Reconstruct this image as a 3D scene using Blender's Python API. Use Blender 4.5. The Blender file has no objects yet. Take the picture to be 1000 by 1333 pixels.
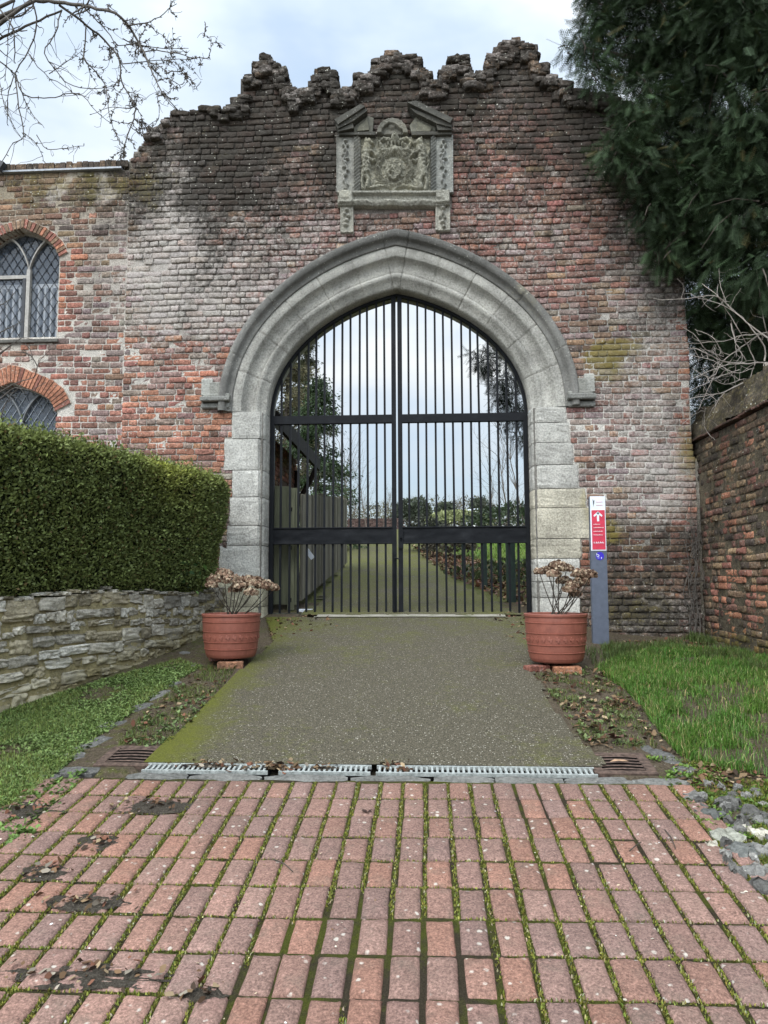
import bpy, math, random
import numpy as np
random.seed(7); rng=np.random.default_rng(7)
R_=math.radians
scene=bpy.context.scene
COL=scene.collection
# ------------------------------------------------------------------ camera frame (used to take measurements off the photo)
F=950.0
_a=R_(3.13); _t=R_(5.44); _o=R_(.2)
FW=np.array([-math.sin(_a)*math.cos(_t),math.cos(_a)*math.cos(_t),math.sin(_t)])
_r0=np.array([math.cos(_a),math.sin(_a),0.0]); _u0=np.cross(_r0,FW)
RT=_r0*math.cos(_o)-_u0*math.sin(_o); UP=_u0*math.cos(_o)+_r0*math.sin(_o)
EYE=np.array([0,0,1.5])
def ray(px,py): return FW+RT*(px-500)/F+UP*(666.5-py)/F
def P(px,py,Y):
    d=ray(px,py); return EYE+d*(Y/d[1])
def PXY(p):
    d=np.atleast_2d(p)-EYE; z=d@FW
    return 500+F*(d@RT)/z, 666.5-F*(d@UP)/z
# ------------------------------------------------------------------ ground profile
def sst(a,b,x):
    t=np.clip((np.asarray(x,float)-a)/(b-a),0,1); return t*t*(3-2*t)
PY_=[-30,0,3.9,8.5,25.8,70,400]; PZ_=[-1.5,0,.44,1.07,3.32,6.4,6.4]
def hz(X,Y):
    X=np.asarray(X,float); Y=np.asarray(Y,float)
    z=np.interp(Y,PY_,PZ_)
    d=np.clip((Y-5.4)/3.1,0,1)*.2*(1-sst(8.7,9.6,Y))
    z=z-d*sst(1.15,2.6,X)
    return z
def G(px,py,off=0.0):
    d=ray(px,py); t=np.linspace(1.2,60,6000); q=EYE+d*t[:,None]
    k=np.argmax(q[:,2]<=hz(q[:,0],q[:,1])+off)
    if k==0: return q[-1]
    lo,hi=t[k-1],t[k]
    for _ in range(30):
        m=(lo+hi)/2; p=EYE+d*m
        if p[2]<=hz(p[0],p[1])+off: hi=m
        else: lo=m
    return EYE+d*hi
# ------------------------------------------------------------------ object helpers
def fin(o,label=None,cat=None,group=None,kind=None):
    if label: o['label']=label
    if cat: o['category']=cat
    if group: o['group']=group
    if kind: o['kind']=kind
    return o
ORG={}
def thing(name,label,cat,loc=(0,0,0),group=None):
    o=bpy.data.objects.new(name,None); COL.objects.link(o); o.location=[float(v) for v in loc]
    o.empty_display_size=.1
    ORG[o]=np.array(loc,float); return fin(o,label,cat,group)
def mesh(name,V,Fc,mat,parent=None,col=None,msk=None,smooth=False,loc=None):
    V=np.asarray(V,float).reshape(-1,3)
    org=np.zeros(3)
    if parent is not None: org=ORG[parent]
    elif loc is not None: org=np.array(loc,float)
    me=bpy.data.meshes.new(name)
    Vl=V-org
    if isinstance(Fc,np.ndarray):
        n,k=Fc.shape
        me.vertices.add(len(Vl)); me.vertices.foreach_set('co',Vl.astype(np.float32).ravel())
        me.loops.add(n*k); me.loops.foreach_set('vertex_index',Fc.astype(np.int32).ravel())
        me.polygons.add(n); me.polygons.foreach_set('loop_start',np.arange(0,n*k,k,dtype=np.int32))
        try: me.polygons.foreach_set('loop_total',np.full(n,k,dtype=np.int32))
        except Exception: pass
        me.update(calc_edges=True); me.validate()
    else:
        me.from_pydata(Vl.tolist(),[],Fc); me.update()
    for nm,c in (('Col',col),('Msk',msk)):
        if c is None: continue
        c=np.asarray(c,float)
        if c.ndim==1: c=np.tile(c,(len(V),1))
        a=me.color_attributes.new(nm,'FLOAT_COLOR','POINT')
        cc=np.ones((len(V),4),np.float32); cc[:,:c.shape[1]]=c
        a.data.foreach_set('color',cc.ravel())
    if smooth:
        me.polygons.foreach_set('use_smooth',np.ones(len(me.polygons),bool))
    if mat: me.materials.append(mat)
    o=bpy.data.objects.new(name,me); COL.objects.link(o)
    if parent is not None:
        o.parent=parent; ORG[o]=org
    else:
        o.location=[float(v) for v in org]; ORG[o]=org
    return o
def copy_thing(o,label=None):
    c=o.copy(); COL.objects.link(c)
    if label: c['label']=label
    ORG[c]=ORG[o]
    for ch in o.children:
        d=ch.copy(); COL.objects.link(d); d.parent=c
    return c
class MB:
    """collects simple solids into one mesh"""
    def __init__(s): s.V=[]; s.F=[]; s.n=0; s.C=[]
    def add(s,V,Fc,c=None):
        V=np.asarray(V,float).reshape(-1,3); s.V.append(V)
        s.F+= [tuple(int(i)+s.n for i in f) for f in Fc]; s.n+=len(V)
        s.C.append(np.tile(np.array(c if c is not None else (1,1,1),float),(len(V),1)))
    def box(s,lo,hi,c=None,bev=0.0,M=None):
        lo=np.array(lo,float); hi=np.array(hi,float)
        if bev<=0:
            V=np.array([[lo[0],lo[1],lo[2]],[hi[0],lo[1],lo[2]],[hi[0],hi[1],lo[2]],[lo[0],hi[1],lo[2]],
               [lo[0],lo[1],hi[2]],[hi[0],lo[1],hi[2]],[hi[0],hi[1],hi[2]],[lo[0],hi[1],hi[2]]])
            Fc=[(0,3,2,1),(4,5,6,7),(0,1,5,4),(1,2,6,5),(2,3,7,6),(3,0,4,7)]
        else:
            V=[];Fc=[]
            b=bev
            # three nested rings: simple chamfer on all edges
            def ring(z,i): return [[lo[0]+i,lo[1]+i,z],[hi[0]-i,lo[1]+i,z],[hi[0]-i,hi[1]-i,z],[lo[0]+i,hi[1]-i,z]]
            V=ring(lo[2],b)+ring(lo[2]+b,0)+ring(hi[2]-b,0)+ring(hi[2],b)
            V=np.array(V)
            Fc=[(3,2,1,0),(12,13,14,15)]
            for k in range(3):
                for i in range(4):
                    j=(i+1)%4; Fc.append((k*4+i,k*4+j,(k+1)*4+j,(k+1)*4+i))
        if M is not None: V=V@M[0].T+M[1]
        s.add(V,Fc,c)
    def prism(s,pts,d,c=None):
        """polygon pts (n,3) extruded by vector d"""
        pts=np.asarray(pts,float); n=len(pts); V=np.vstack([pts,pts+np.array(d)])
        s.add(V,[tuple(range(n-1,-1,-1)),tuple(range(n,2*n))]+[(i,(i+1)%n,n+(i+1)%n,n+i) for i in range(n)],c)
    def lathe(s,prof,cx,cy,n=32,c=None):
        V=[];Fc=[]
        for r,z in prof:
            for k in range(n):
                an=2*math.pi*k/n; V.append((cx+r*math.cos(an),cy+r*math.sin(an),z))
        for i in range(len(prof)-1):
            for k in range(n):
                j=(k+1)%n; Fc.append((i*n+k,i*n+j,(i+1)*n+j,(i+1)*n+k))
        s.add(V,Fc,c)
    def tube(s,pts,rad,n=6,c=None):
        V,Fc=tubes([(np.array(pts,float),np.broadcast_to(np.array(rad,float),(len(pts),)))],n)
        s.add(V,Fc.tolist(),c)
    def out(s,name,mat,parent=None,smooth=False,loc=None,msk=None,col=True):
        return mesh(name,np.vstack(s.V),s.F,mat,parent,col=np.vstack(s.C) if col else None,smooth=smooth,loc=loc,msk=msk)
def tubes(lines,n=5):
    """list of (points (k,3), radii (k,)) -> verts, quads"""
    VV=[];FF=[];base=0
    an=np.arange(n)*2*math.pi/n
    for pts,rad in lines:
        pts=np.asarray(pts,float); k=len(pts)
        tg=np.gradient(pts,axis=0); tg/=np.linalg.norm(tg,axis=1)[:,None]+1e-9
        ref=np.where(np.abs(tg[:,2:3])>.85,np.array([[1.,0,0]]),np.array([[0,0,1.]]))
        e1=np.cross(tg,ref); e1/=np.linalg.norm(e1,axis=1)[:,None]+1e-9
        e2=np.cross(tg,e1)
        V=pts[:,None,:]+np.asarray(rad)[:,None,None]*(np.cos(an)[None,:,None]*e1[:,None,:]+np.sin(an)[None,:,None]*e2[:,None,:])
        VV.append(V.reshape(-1,3))
        i=np.arange(k-1)[:,None]*n; j=np.arange(n)[None,:]; j2=(j+1)%n
        FF.append(np.stack([i+j,i+j2,i+n+j2,i+n+j],-1).reshape(-1,4)+base)
        FF.append(np.array([[base,base+1,base+2,base+min(3,n-1)],[base+(k-1)*n+q for q in (0,1,2,min(3,n-1))]])[:, :4])
        base+=k*n
    return np.vstack(VV),np.vstack(FF)
def scatter(T,TF,pos,X,Y,Z,scale):
    """template verts T (m,3), faces TF (f,k) placed with axes X,Y,Z (n,3)"""
    n=len(pos); m=len(T)
    sc=np.asarray(scale,float).reshape(-1,1,1) if np.ndim(scale) else scale
    V=pos[:,None,:]+sc*(T[None,:,0:1]*X[:,None,:]+T[None,:,1:2]*Y[:,None,:]+T[None,:,2:3]*Z[:,None,:])
    Fc=(TF[None]+(np.arange(n)*m)[:,None,None]).reshape(-1,TF.shape[1])
    return V.reshape(-1,3),Fc
def rdir(n):
    v=rng.normal(size=(n,3)); return v/np.linalg.norm(v,axis=1)[:,None]
def nrm(v): return v/(np.linalg.norm(v,axis=-1,keepdims=True)+1e-9)
def frame_from(Xd,hint):
    Xd=nrm(Xd); Y=nrm(np.cross(hint,Xd)); Z=np.cross(Xd,Y); return Xd,Y,Z
def vnoise(x,y,seed=0):
    """cheap smooth value noise"""
    x=np.asarray(x,float);y=np.asarray(y,float)
    xi=np.floor(x).astype(int); yi=np.floor(y).astype(int); fx=x-xi; fy=y-yi
    fx=fx*fx*(3-2*fx); fy=fy*fy*(3-2*fy)
    def hsh(i,j):
        v=np.sin(i*127.1+j*311.7+seed*74.7)*43758.5453; return v-np.floor(v)
    return (hsh(xi,yi)*(1-fx)+hsh(xi+1,yi)*fx)*(1-fy)+(hsh(xi,yi+1)*(1-fx)+hsh(xi+1,yi+1)*fx)*fy
def fbm(x,y,seed=0,o=4):
    s=0;a=.5;t=0
    for k in range(o):
        s=s+a*vnoise(np.asarray(x)*2**k,np.asarray(y)*2**k,seed+k*13); t+=a; a*=.5
    return s/t
def inpoly(x,y,poly):
    x=np.asarray(x,float); y=np.asarray(y,float); c=np.zeros(x.shape,bool); n=len(poly)
    for i in range(n):
        x1,y1=poly[i]; x2,y2=poly[(i+1)%n]
        if y1==y2: continue
        c^=((y1>y)!=(y2>y))&(x<(x2-x1)*(y-y1)/(y2-y1)+x1)
    return c
# ------------------------------------------------------------------ materials
class NT:
    def __init__(s,name,rough=.85,spec=.3):
        s.m=bpy.data.materials.new(name); s.m.use_nodes=True; s.t=s.m.node_tree; s.N=s.t.nodes
        s.b=s.N['Principled BSDF']; s.b.inputs['Roughness'].default_value=rough
        s.b.inputs['Specular IOR Level'].default_value=spec
        s.pos=s.N.new('ShaderNodeNewGeometry').outputs['Position']
    def L(s,a,b): s.t.links.new(a,b)
    def put(s,inp,v):
        if isinstance(v,bpy.types.NodeSocket): s.L(v,inp)
        elif isinstance(v,(tuple,list)) and len(v)==3 and inp.type=='RGBA': inp.default_value=(*v,1)
        else: inp.default_value=v
    def noise(s,scale,det=4,rough=.6,vec=None,sx=None,out='Fac'):
        n=s.N.new('ShaderNodeTexNoise'); n.inputs['Scale'].default_value=scale; n.inputs['Detail'].default_value=det; n.inputs['Roughness'].default_value=rough
        v=vec or s.pos
        if sx:
            mp=s.N.new('ShaderNodeMapping'); mp.inputs['Scale'].default_value=sx; s.L(v,mp.inputs[0]); v=mp.outputs[0]
        s.L(v,n.inputs['Vector']); return n.outputs[out]
    def voro(s,scale,feat='F1',out='Distance',vec=None):
        n=s.N.new('ShaderNodeTexVoronoi'); n.feature=feat; n.inputs['Scale'].default_value=scale; s.L(vec or s.pos,n.inputs['Vector']); return n.outputs[out]
    def ramp(s,f,stops):
        n=s.N.new('ShaderNodeValToRGB'); e=n.color_ramp.elements
        while len(e)<len(stops): e.new(.5)
        for q,(p,c) in zip(e,stops):
            q.position=p; q.color=(*c,1) if isinstance(c,(tuple,list)) else (c,c,c,1)
        s.L(f,n.inputs[0]); return n.outputs[0]
    def mix(s,f,a,b,mode='MIX'):
        n=s.N.new('ShaderNodeMix'); n.data_type='RGBA'; n.blend_type=mode
        s.put(n.inputs[0],f); s.put(n.inputs[6],a); s.put(n.inputs[7],b); return n.outputs[2]
    def math(s,op,a,b=0.0,clamp=False):
        n=s.N.new('ShaderNodeMath'); n.operation=op; n.use_clamp=clamp; s.put(n.inputs[0],a); s.put(n.inputs[1],b); return n.outputs[0]
    def attr(s,name='Col'):
        n=s.N.new('ShaderNodeAttribute'); n.attribute_name=name; return n.outputs['Color']
    def sep(s,c):
        n=s.N.new('ShaderNodeSeparateColor'); s.L(c,n.inputs[0]); return n.outputs
    def bump(s,h,st=.5,d=.01,nrm_=None):
        n=s.N.new('ShaderNodeBump'); n.inputs['Strength'].default_value=st; n.inputs['Distance'].default_value=d
        s.L(h,n.inputs['Height'])
        if nrm_ is not None: s.L(nrm_,n.inputs['Normal'])
        s.L(n.outputs[0],s.b.inputs['Normal']); return n.outputs[0]
    def col(s,c): s.put(s.b.inputs['Base Color'],c)
def smat(name,c,rough=.6,spec=.4,nz=0.12,sc=30,metal=0.0,bump=0.0):
    m=NT(name,rough,spec); f=m.noise(sc,4)
    lo=tuple(x*(1-nz*2) for x in c); hi=tuple(min(1,x*(1+nz*2)) for x in c)
    m.col(m.ramp(f,[(.3,lo),(.7,hi)])); m.b.inputs['Metallic'].default_value=metal
    if bump: m.bump(f,bump,.004)
    return m.m
def m_masonry(name,fine=46,specks=True):
    """Col = colour of each brick / mortar patch; Msk = (lime bloom, black algae, yellow lichen + moss)"""
    m=NT(name,.92,.15); c=m.attr('Col'); k=m.sep(m.attr('Msk'))
    n1=m.noise(fine,5,.7); n2=m.noise(9,5,.65); n3=m.noise(28,4,.7); n4=m.noise(3.1,4,.6)
    c=m.mix(1.0,c,m.ramp(n1,[(.30,.38),(.5,.95),(.70,1.75)]),'MULTIPLY')
    c=m.mix(1.0,c,m.ramp(n3,[(.3,.78),(.7,1.2)]),'MULTIPLY')
    n6=m.noise(1.9,5,.65); c=m.mix(1.0,c,m.ramp(n6,[(.3,.70),(.7,1.28)]),'MULTIPLY')
    # lime bloom
    f=m.math('ADD',m.math('ADD',m.math('MULTIPLY',n2,.35),m.math('MULTIPLY',m.noise(24,4,.8),.65)),m.math('MULTIPLY',k[0],.45)); f=m.ramp(f,[(.60,0.0),(.74,.78)])
    f=m.math('MULTIPLY',f,m.ramp(n1,[(.35,.35),(.55,1.0)]))
    c=m.mix(f,c,(.42,.39,.36))
    # black algae crust
    f=m.math('ADD',m.math('ADD',m.math('MULTIPLY',m.noise(19,5,.8),.6),m.math('MULTIPLY',n4,.4)),m.math('MULTIPLY',k[1],.45)); f=m.ramp(f,[(.55,0.0),(.74,.9)])
    c=m.mix(f,c,(.030,.027,.022))
    # lichen / moss
    f=m.math('ADD',m.math('MULTIPLY',m.math('ADD',n2,n1),.5),m.math('MULTIPLY',k[2],.6)); f=m.ramp(f,[(.7,0.0),(.95,.8)])
    c=m.mix(f,c,m.mix(n4,(.20,.15,.035),(.11,.10,.03)))
    if specks:
        v=m.voro(19); s=m.math('ADD',v,m.math('MULTIPLY',n1,.45)); f=m.ramp(s,[(.33,.8),(.38,0.0)])
        f=m.math('MULTIPLY',f,m.ramp(n2,[(.44,.0),(.56,1.0)]))
        c=m.mix(f,c,(.50,.49,.42))
    m.col(c)
    h=m.math('ADD',m.math('MULTIPLY',n1,.7),n3); m.bump(h,.9,.012)
    return m.m
M={}
M['brick']=m_masonry('weathered_brick')
M['mortar']=m_masonry('old_mortar',90,False)
def m_stone(name,base,dark=.5,lich=.5,yel=.3):
    m=NT(name,.9,.2); n1=m.noise(120,5,.7); n2=m.noise(14,5,.65); n3=m.noise(3,4,.6); n5=m.noise(45,5,.7)
    c=m.mix(1.0,m.attr('Col'),m.ramp(n2,[(.3,tuple(x*.8 for x in base)),(.7,tuple(min(1,x*1.2) for x in base))]),'MULTIPLY')
    c=m.mix(1.0,c,m.ramp(n5,[(.3,.5),(.7,1.4)]),'MULTIPLY'); c=m.mix(1.0,c,m.ramp(n3,[(.3,.68),(.7,1.25)]),'MULTIPLY')
    k=m.sep(m.attr('Msk'))
    f=m.math('ADD',m.math('MULTIPLY',m.math('ADD',n2,n5),.5),m.math('MULTIPLY',k[1],.55)); f=m.ramp(f,[(.62,0.0),(.9,dark)]); c=m.mix(f,c,(.035,.034,.03))
    f=m.math('ADD',m.math('MULTIPLY',m.math('ADD',n3,n5),.5),m.math('MULTIPLY',k[2],.55)); f=m.ramp(f,[(.64,0.0),(.85,yel)]); c=m.mix(f,c,(.30,.25,.10))
    v=m.voro(24); s=m.math('ADD',v,m.math('MULTIPLY',n5,.4)); f=m.math('MULTIPLY',m.ramp(s,[(.31,lich),(.36,0.0)]),m.ramp(n3,[(.42,.0),(.55,1.0)])); c=m.mix(f,c,(.60,.59,.53))
    m.col(c); m.bump(m.math('ADD',n1,m.math('MULTIPLY',n5,1.4)),.8,.012)
    return m.m
M['stone']=m_stone('limestone',(1,1,1),.6,.7,.4)
M['carved']=m_stone('carved_limestone',(1,1,1),.75,.5,.5)
M['rubble']=m_stone('rubble_stone',(1,1,1),.6,.5,.5)
def m_leaf(name,rough=.55,spec=.25,trans=.25):
    m=NT(name,rough,spec); c=m.attr('Col'); m.col(c)
    if trans:
        t=m.N.new('ShaderNodeBsdfTranslucent'); m.L(c,t.inputs['Color']); mx=m.N.new('ShaderNodeMixShader'); mx.inputs[0].default_value=trans
        out=m.N['Material Output']; m.L(m.b.outputs[0],mx.inputs[1]); m.L(t.outputs[0],mx.inputs[2]); m.L(mx.outputs[0],out.inputs['Surface'])
    return m.m
M['leaf']=m_leaf('leaf_colour')
M['needle']=m_leaf('needle_colour',.6,.15,.1)
M['petal']=m_leaf('dry_petal',.8,.1,.3)
M['litter']=m_leaf('leaf_litter',.85,.1,.1)
def m_bark(name,lo,hi,sc=25):
    m=NT(name,.9,.15); n=m.noise(sc,5,.7,sx=(1,1,.35)); m.col(m.ramp(n,[(.3,lo),(.7,hi)])); m.bump(n,.7,.01); return m.m
M['bark']=m_bark('dark_bark',(.03,.025,.02),(.10,.085,.07))
M['barkpale']=m_bark('pale_twig',(.16,.14,.12),(.42,.38,.34),60)
M['barkgrey']=m_bark('grey_twig',(.05,.045,.04),(.14,.125,.11),40)
M['twigfar']=m_bark('far_twig',(.075,.062,.05),(.17,.145,.12),4)
# ------------------------------------------------------------------ camera, sky, sun
cd=bpy.data.cameras.new('camera'); cam=bpy.data.objects.new('camera',cd); COL.objects.link(cam)
cd.sensor_fit='VERTICAL'; cd.sensor_height=36; cd.lens=36*F/1333; cd.clip_start=.05; cd.clip_end=2000
from mathutils import Matrix, Vector
mw=Matrix.Identity(4)
for i in range(3):
    mw[i][0]=RT[i]; mw[i][1]=UP[i]; mw[i][2]=-FW[i]; mw[i][3]=EYE[i]
cam.matrix_world=mw; scene.camera=cam
SUN_EL,SUN_AZ=R_(48),R_(205)     # azimuth clockwise from +Y: behind the viewer, to the left
w=bpy.data.worlds.new('World'); scene.world=w; w.use_nodes=True; nt=w.node_tree; N=nt.nodes; bg=N['Background']
sky=N.new('ShaderNodeTexSky'); sky.sky_type='NISHITA'; sky.sun_disc=False; sky.sun_elevation=SUN_EL; sky.sun_rotation=SUN_AZ; sky.air_density=1.2; sky.dust_density=2.0
tc=N.new('ShaderNodeTexCoord'); mp=N.new('ShaderNodeMapping'); mp.inputs['Scale'].default_value=(1,1,2.2); nt.links.new(tc.outputs['Generated'],mp.inputs[0])
nz=N.new('ShaderNodeTexNoise'); nz.inputs['Scale'].default_value=2.6; nz.inputs['Detail'].default_value=5; nz.inputs['Roughness'].default_value=.5; nt.links.new(mp.outputs[0],nz.inputs['Vector'])
rp=N.new('ShaderNodeValToRGB'); e=rp.color_ramp.elements; e[0].position=.36; e[0].color=(.62,.62,.62,1); e[1].position=.62; e[1].color=(.97,.97,.97,1); nt.links.new(nz.outputs['Fac'],rp.inputs[0])
cl=N.new('ShaderNodeValToRGB'); e=cl.color_ramp.elements; e[0].position=.3; e[0].color=(.60,.76,.95,1); e[1].position=.66; e[1].color=(.97,1.0,1.0,1); nt.links.new(nz.outputs['Fac'],cl.inputs[0])
# overcast sky: brighter towards the zenith
sx=N.new('ShaderNodeSeparateXYZ'); nt.links.new(tc.outputs['Generated'],sx.inputs[0])
ov=N.new('ShaderNodeMapRange'); ov.inputs['From Min'].default_value=0.0; ov.inputs['From Max'].default_value=1.0; ov.inputs['To Min'].default_value=4.5; ov.inputs['To Max'].default_value=10.5; nt.links.new(sx.outputs['Z'],ov.inputs[0])
vm=N.new('ShaderNodeVectorMath'); vm.operation='SCALE'; nt.links.new(cl.outputs[0],vm.inputs[0]); 
# the veiled sun makes the cloud behind the viewer brighter
dt=N.new('ShaderNodeVectorMath'); dt.operation='DOT_PRODUCT'; nt.links.new(tc.outputs['Generated'],dt.inputs[0]); dt.inputs[1].default_value=(math.sin(SUN_AZ)*math.cos(SUN_EL),math.cos(SUN_AZ)*math.cos(SUN_EL),math.sin(SUN_EL))
gl=N.new('ShaderNodeMapRange'); gl.inputs['From Min'].default_value=.1; gl.inputs['From Max'].default_value=1.0; gl.inputs['To Min'].default_value=1.0; gl.inputs['To Max'].default_value=3.2; nt.links.new(dt.outputs['Value'],gl.inputs[0])
mm_=N.new('ShaderNodeMath'); mm_.operation='MULTIPLY'; nt.links.new(ov.outputs[0],mm_.inputs[0]); nt.links.new(gl.outputs[0],mm_.inputs[1]); nt.links.new(mm_.outputs[0],vm.inputs['Scale'])
mxs=N.new('ShaderNodeMix'); mxs.data_type='RGBA'; nt.links.new(rp.outputs[0],mxs.inputs[0]); nt.links.new(sky.outputs[0],mxs.inputs[6]); nt.links.new(vm.outputs[0],mxs.inputs[7])
nt.links.new(mxs.outputs[2],bg.inputs['Color']); bg.inputs['Strength'].default_value=.11
sd=bpy.data.lights.new('sun','SUN'); sd.energy=1.3; sd.angle=R_(22); sd.color=(1,.96,.9); so=bpy.data.objects.new('sun',sd); COL.objects.link(so)
sv=Vector((math.sin(SUN_AZ)*math.cos(SUN_EL),math.cos(SUN_AZ)*math.cos(SUN_EL),math.sin(SUN_EL)))
so.rotation_euler=sv.to_track_quat('Z','Y').to_euler(); so.location=(0,-5,12)
scene.view_settings.view_transform='Standard'; scene.view_settings.look='None'; scene.view_settings.exposure=0.62; scene.view_settings.gamma=1
# ------------------------------------------------------------------ ground sheet
m=NT('earth',.95,.1); n1=m.noise(55,5,.75); n2=m.noise(4.5,5,.65); n3=m.noise(18,4,.7)
c=m.mix(1.0,m.attr('Col'),m.ramp(n1,[(.25,.4),(.5,.95),(.8,1.7)]),'MULTIPLY')
k=m.sep(m.attr('Msk'))
f=m.math('ADD',m.math('MULTIPLY',m.math('ADD',n2,n3),.5),m.math('MULTIPLY',k[0],.5)); f=m.ramp(f,[(.6,0.0),(.78,.9)])
c=m.mix(f,c,m.ramp(n1,[(.3,(.045,.055,.012)),(.7,(.12,.13,.03))]))
v=m.voro(48); f=m.math('MULTIPLY',m.ramp(v,[(.12,.9),(.2,0.0)]),m.ramp(n3,[(.48,0.0),(.6,1.0)])); c=m.mix(f,c,(.42,.39,.33))
m.col(c); m.bump(m.math('ADD',n1,m.math('MULTIPLY',n3,1.5)),.9,.03); M['earth']=m.m
_g1=G(164,987)+np.array([.03,.02,0]); _g2=G(808,997)+np.array([0,.02,0])
GUL=[_g1,_g2]; GX=[g[0]+d for g in GUL for d in (-.16,-.15,.15,.16)]; GY=[g[1]+d for g in GUL for d in (-.14,-.13,.13,.14)]
xs=np.unique(np.concatenate([np.linspace(-300,-12,16),np.linspace(-12,-5,15),np.arange(-5,5.01,.12),GX,np.linspace(5,12,15),np.linspace(12,300,16)]))
ys=np.unique(np.round(np.concatenate([np.linspace(-30,0,10),np.arange(0,10,.12),GY,[3.9,8.5,25.8],np.linspace(10,26,40),np.linspace(26,70,40),np.linspace(70,400,20)]),4))
XX,YY=np.meshgrid(xs,ys); ZZ=hz(XX,YY)
near=(YY<9.5)&(np.abs(XX)<5)
ZZ=ZZ+np.where(near,(fbm(XX*5,YY*5,3)-.5)*.035,(fbm(XX*.6,YY*.6,4)-.5)*.06)
# the driveway and paving are bedded into the ground: keep the soil a little below them
bed=((XX>-2.0)&(XX<1.33)&(YY<3.97))|((XX>-1.62)&(XX<.98)&(YY<4.2)&(YY>3.9)); ZZ=np.where(bed,hz(XX,YY)-.05,ZZ)
drv=(YY>4.0)&(YY<9.6)&(XX>-1.5)&(XX<np.interp(YY,[4.1,5.0,8.5],[.85,.68,.9])); ZZ=np.where(drv,hz(XX,YY)-.05,ZZ)
for g in GUL: ZZ=np.where((np.abs(XX-g[0])<.152)&(np.abs(YY-g[1])<.132),hz(XX,YY)-.12,ZZ)
V=np.stack([XX,YY,ZZ],-1).reshape(-1,3); nx=len(xs); ny=len(ys)
i,j=np.meshgrid(np.arange(ny-1),np.arange(nx-1),indexing='ij'); q=i*nx+j
FQ=np.stack([q,q+1,q+nx+1,q+nx],-1).reshape(-1,4)
col=np.tile(np.array([.105,.083,.058]),(len(V),1)); x_,y_=V[:,0],V[:,1]
far=y_>9.6; col[far]=(.10,.105,.04)
lawn=far&(x_>1.2)&(y_>11.5); col[lawn]=(.10,.15,.03)
col[y_>26]=(.10,.11,.05)
msk=np.zeros((len(V),3)); msk[:,0]=np.where(y_<9,.10+.15*(fbm(x_*1.5,y_*1.5,9)-.5),.25)
msk[:,0]+=.18*((x_<-1.7)&(y_<8))
fin(mesh('ground',V,FQ,M['earth'],col=col,msk=msk,smooth=True),kind='structure')
def sheet(name,poly,off,mat,step=.1,kind='structure',colf=None,rag=0.0,mskf=None):
    """a thin sheet draped on the ground profile, edges slightly ragged"""
    poly=np.array(poly,float); lo=poly.min(0); hi=poly.max(0)
    gx=np.arange(lo[0],hi[0]+step,step); gy=np.unique(np.round(np.concatenate([np.arange(lo[1],hi[1]+step,step),[v for v in (3.9,8.5,25.8) if lo[1]<v<hi[1]]]),4))
    X,Y=np.meshgrid(gx,gy); cx=(X[:-1,:-1]+X[1:,1:])/2; cy=(Y[:-1,:-1]+Y[1:,1:])/2
    jx=cx+(fbm(cx*9,cy*9,21)-.5)*rag; jy=cy+(fbm(cx*9,cy*9,33)-.5)*rag
    inn=inpoly(jx,jy,poly); Z=hz(X,Y)+off+(fbm(X*2.2,Y*2.2,5)-.5)*.008
    Vv=np.stack([X,Y,Z],-1).reshape(-1,3); n=X.shape[1]; a,b=np.nonzero(inn); q=a*n+b
    Fq=np.stack([q,q+1,q+n+1,q+n],-1); us,inv=np.unique(Fq,return_inverse=True); Fq=inv.reshape(-1,4); Vv=Vv[us]
    return fin(mesh(name,Vv,Fq,mat,col=colf(Vv) if colf else None,msk=mskf(Vv) if mskf else None,smooth=True),kind=kind)
# ------------------------------------------------------------------ driveway: exposed-aggregate concrete, mossy edges
m=NT('aggregate_concrete',.9,.2); n1=m.noise(105,4,.8); n2=m.noise(2.4,5,.65); n3=m.noise(20,5,.7)
c=m.ramp(n1,[(.34,(.015,.013,.008)),(.52,(.074,.065,.045)),(.68,(.185,.165,.12))])
v=m.voro(85,out='Distance'); vc=m.voro(85,out='Color'); f=m.math('MULTIPLY',m.ramp(v,[(.26,1.0),(.42,0.0)]),m.ramp(m.sep(vc)[0],[(.42,0.0),(.5,.9)])); c=m.mix(f,c,m.ramp(m.sep(vc)[1],[(.2,(.05,.045,.03)),(.65,(.12,.105,.075)),(.97,(.46,.43,.36))]))
k=m.sep(m.attr('Msk')); f=m.math('ADD',m.math('MULTIPLY',m.math('ADD',n2,n3),.5),m.math('MULTIPLY',k[0],.5)); f=m.ramp(f,[(.5,0.0),(.64,.55),(.8,.97)])
c=m.mix(f,c,m.ramp(n1,[(.3,(.04,.046,.006)),(.7,(.125,.128,.020))])); m.col(c)
m.bump(m.math('SUBTRACT',n1,m.math('MULTIPLY',v,.9)),.6,.006); M['aggregate']=m.m
dl=[(-1.60,4.152)]+[tuple(G(px,py)[:2]) for px,py in [(252,935),(300,885),(340,852),(356,836)]]
dr=[tuple(G(px,py)[:2]) for px,py in [(690,850),(697,880),(727,935)]]+[(.98,4.152)]
DP=dl+[(-1.86,8.55),(1.26,8.55)]+dr
def dmsk(V):
    x,y=V[:,0],V[:,1]; le=np.interp(y,[4.1,8.5],[-1.55,-1.75]); ri=np.interp(y,[4.1,8.5],[.95,1.15])
    k=.80*np.exp(-np.maximum(x-le,0)/.20)*(.6+.8*fbm(x*3,y*1.5,19))+.18*np.exp(-np.maximum(ri-x,0)/.12)+.16*sst(6.0,8.2,y)-.055+.18*(fbm(x*1.7,y*1.1,29)-.5)
    return np.stack([k,k*0,k*0],-1)
sheet('driveway',DP,.016,M['aggregate'],.03,rag=.045,mskf=dmsk)
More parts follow.
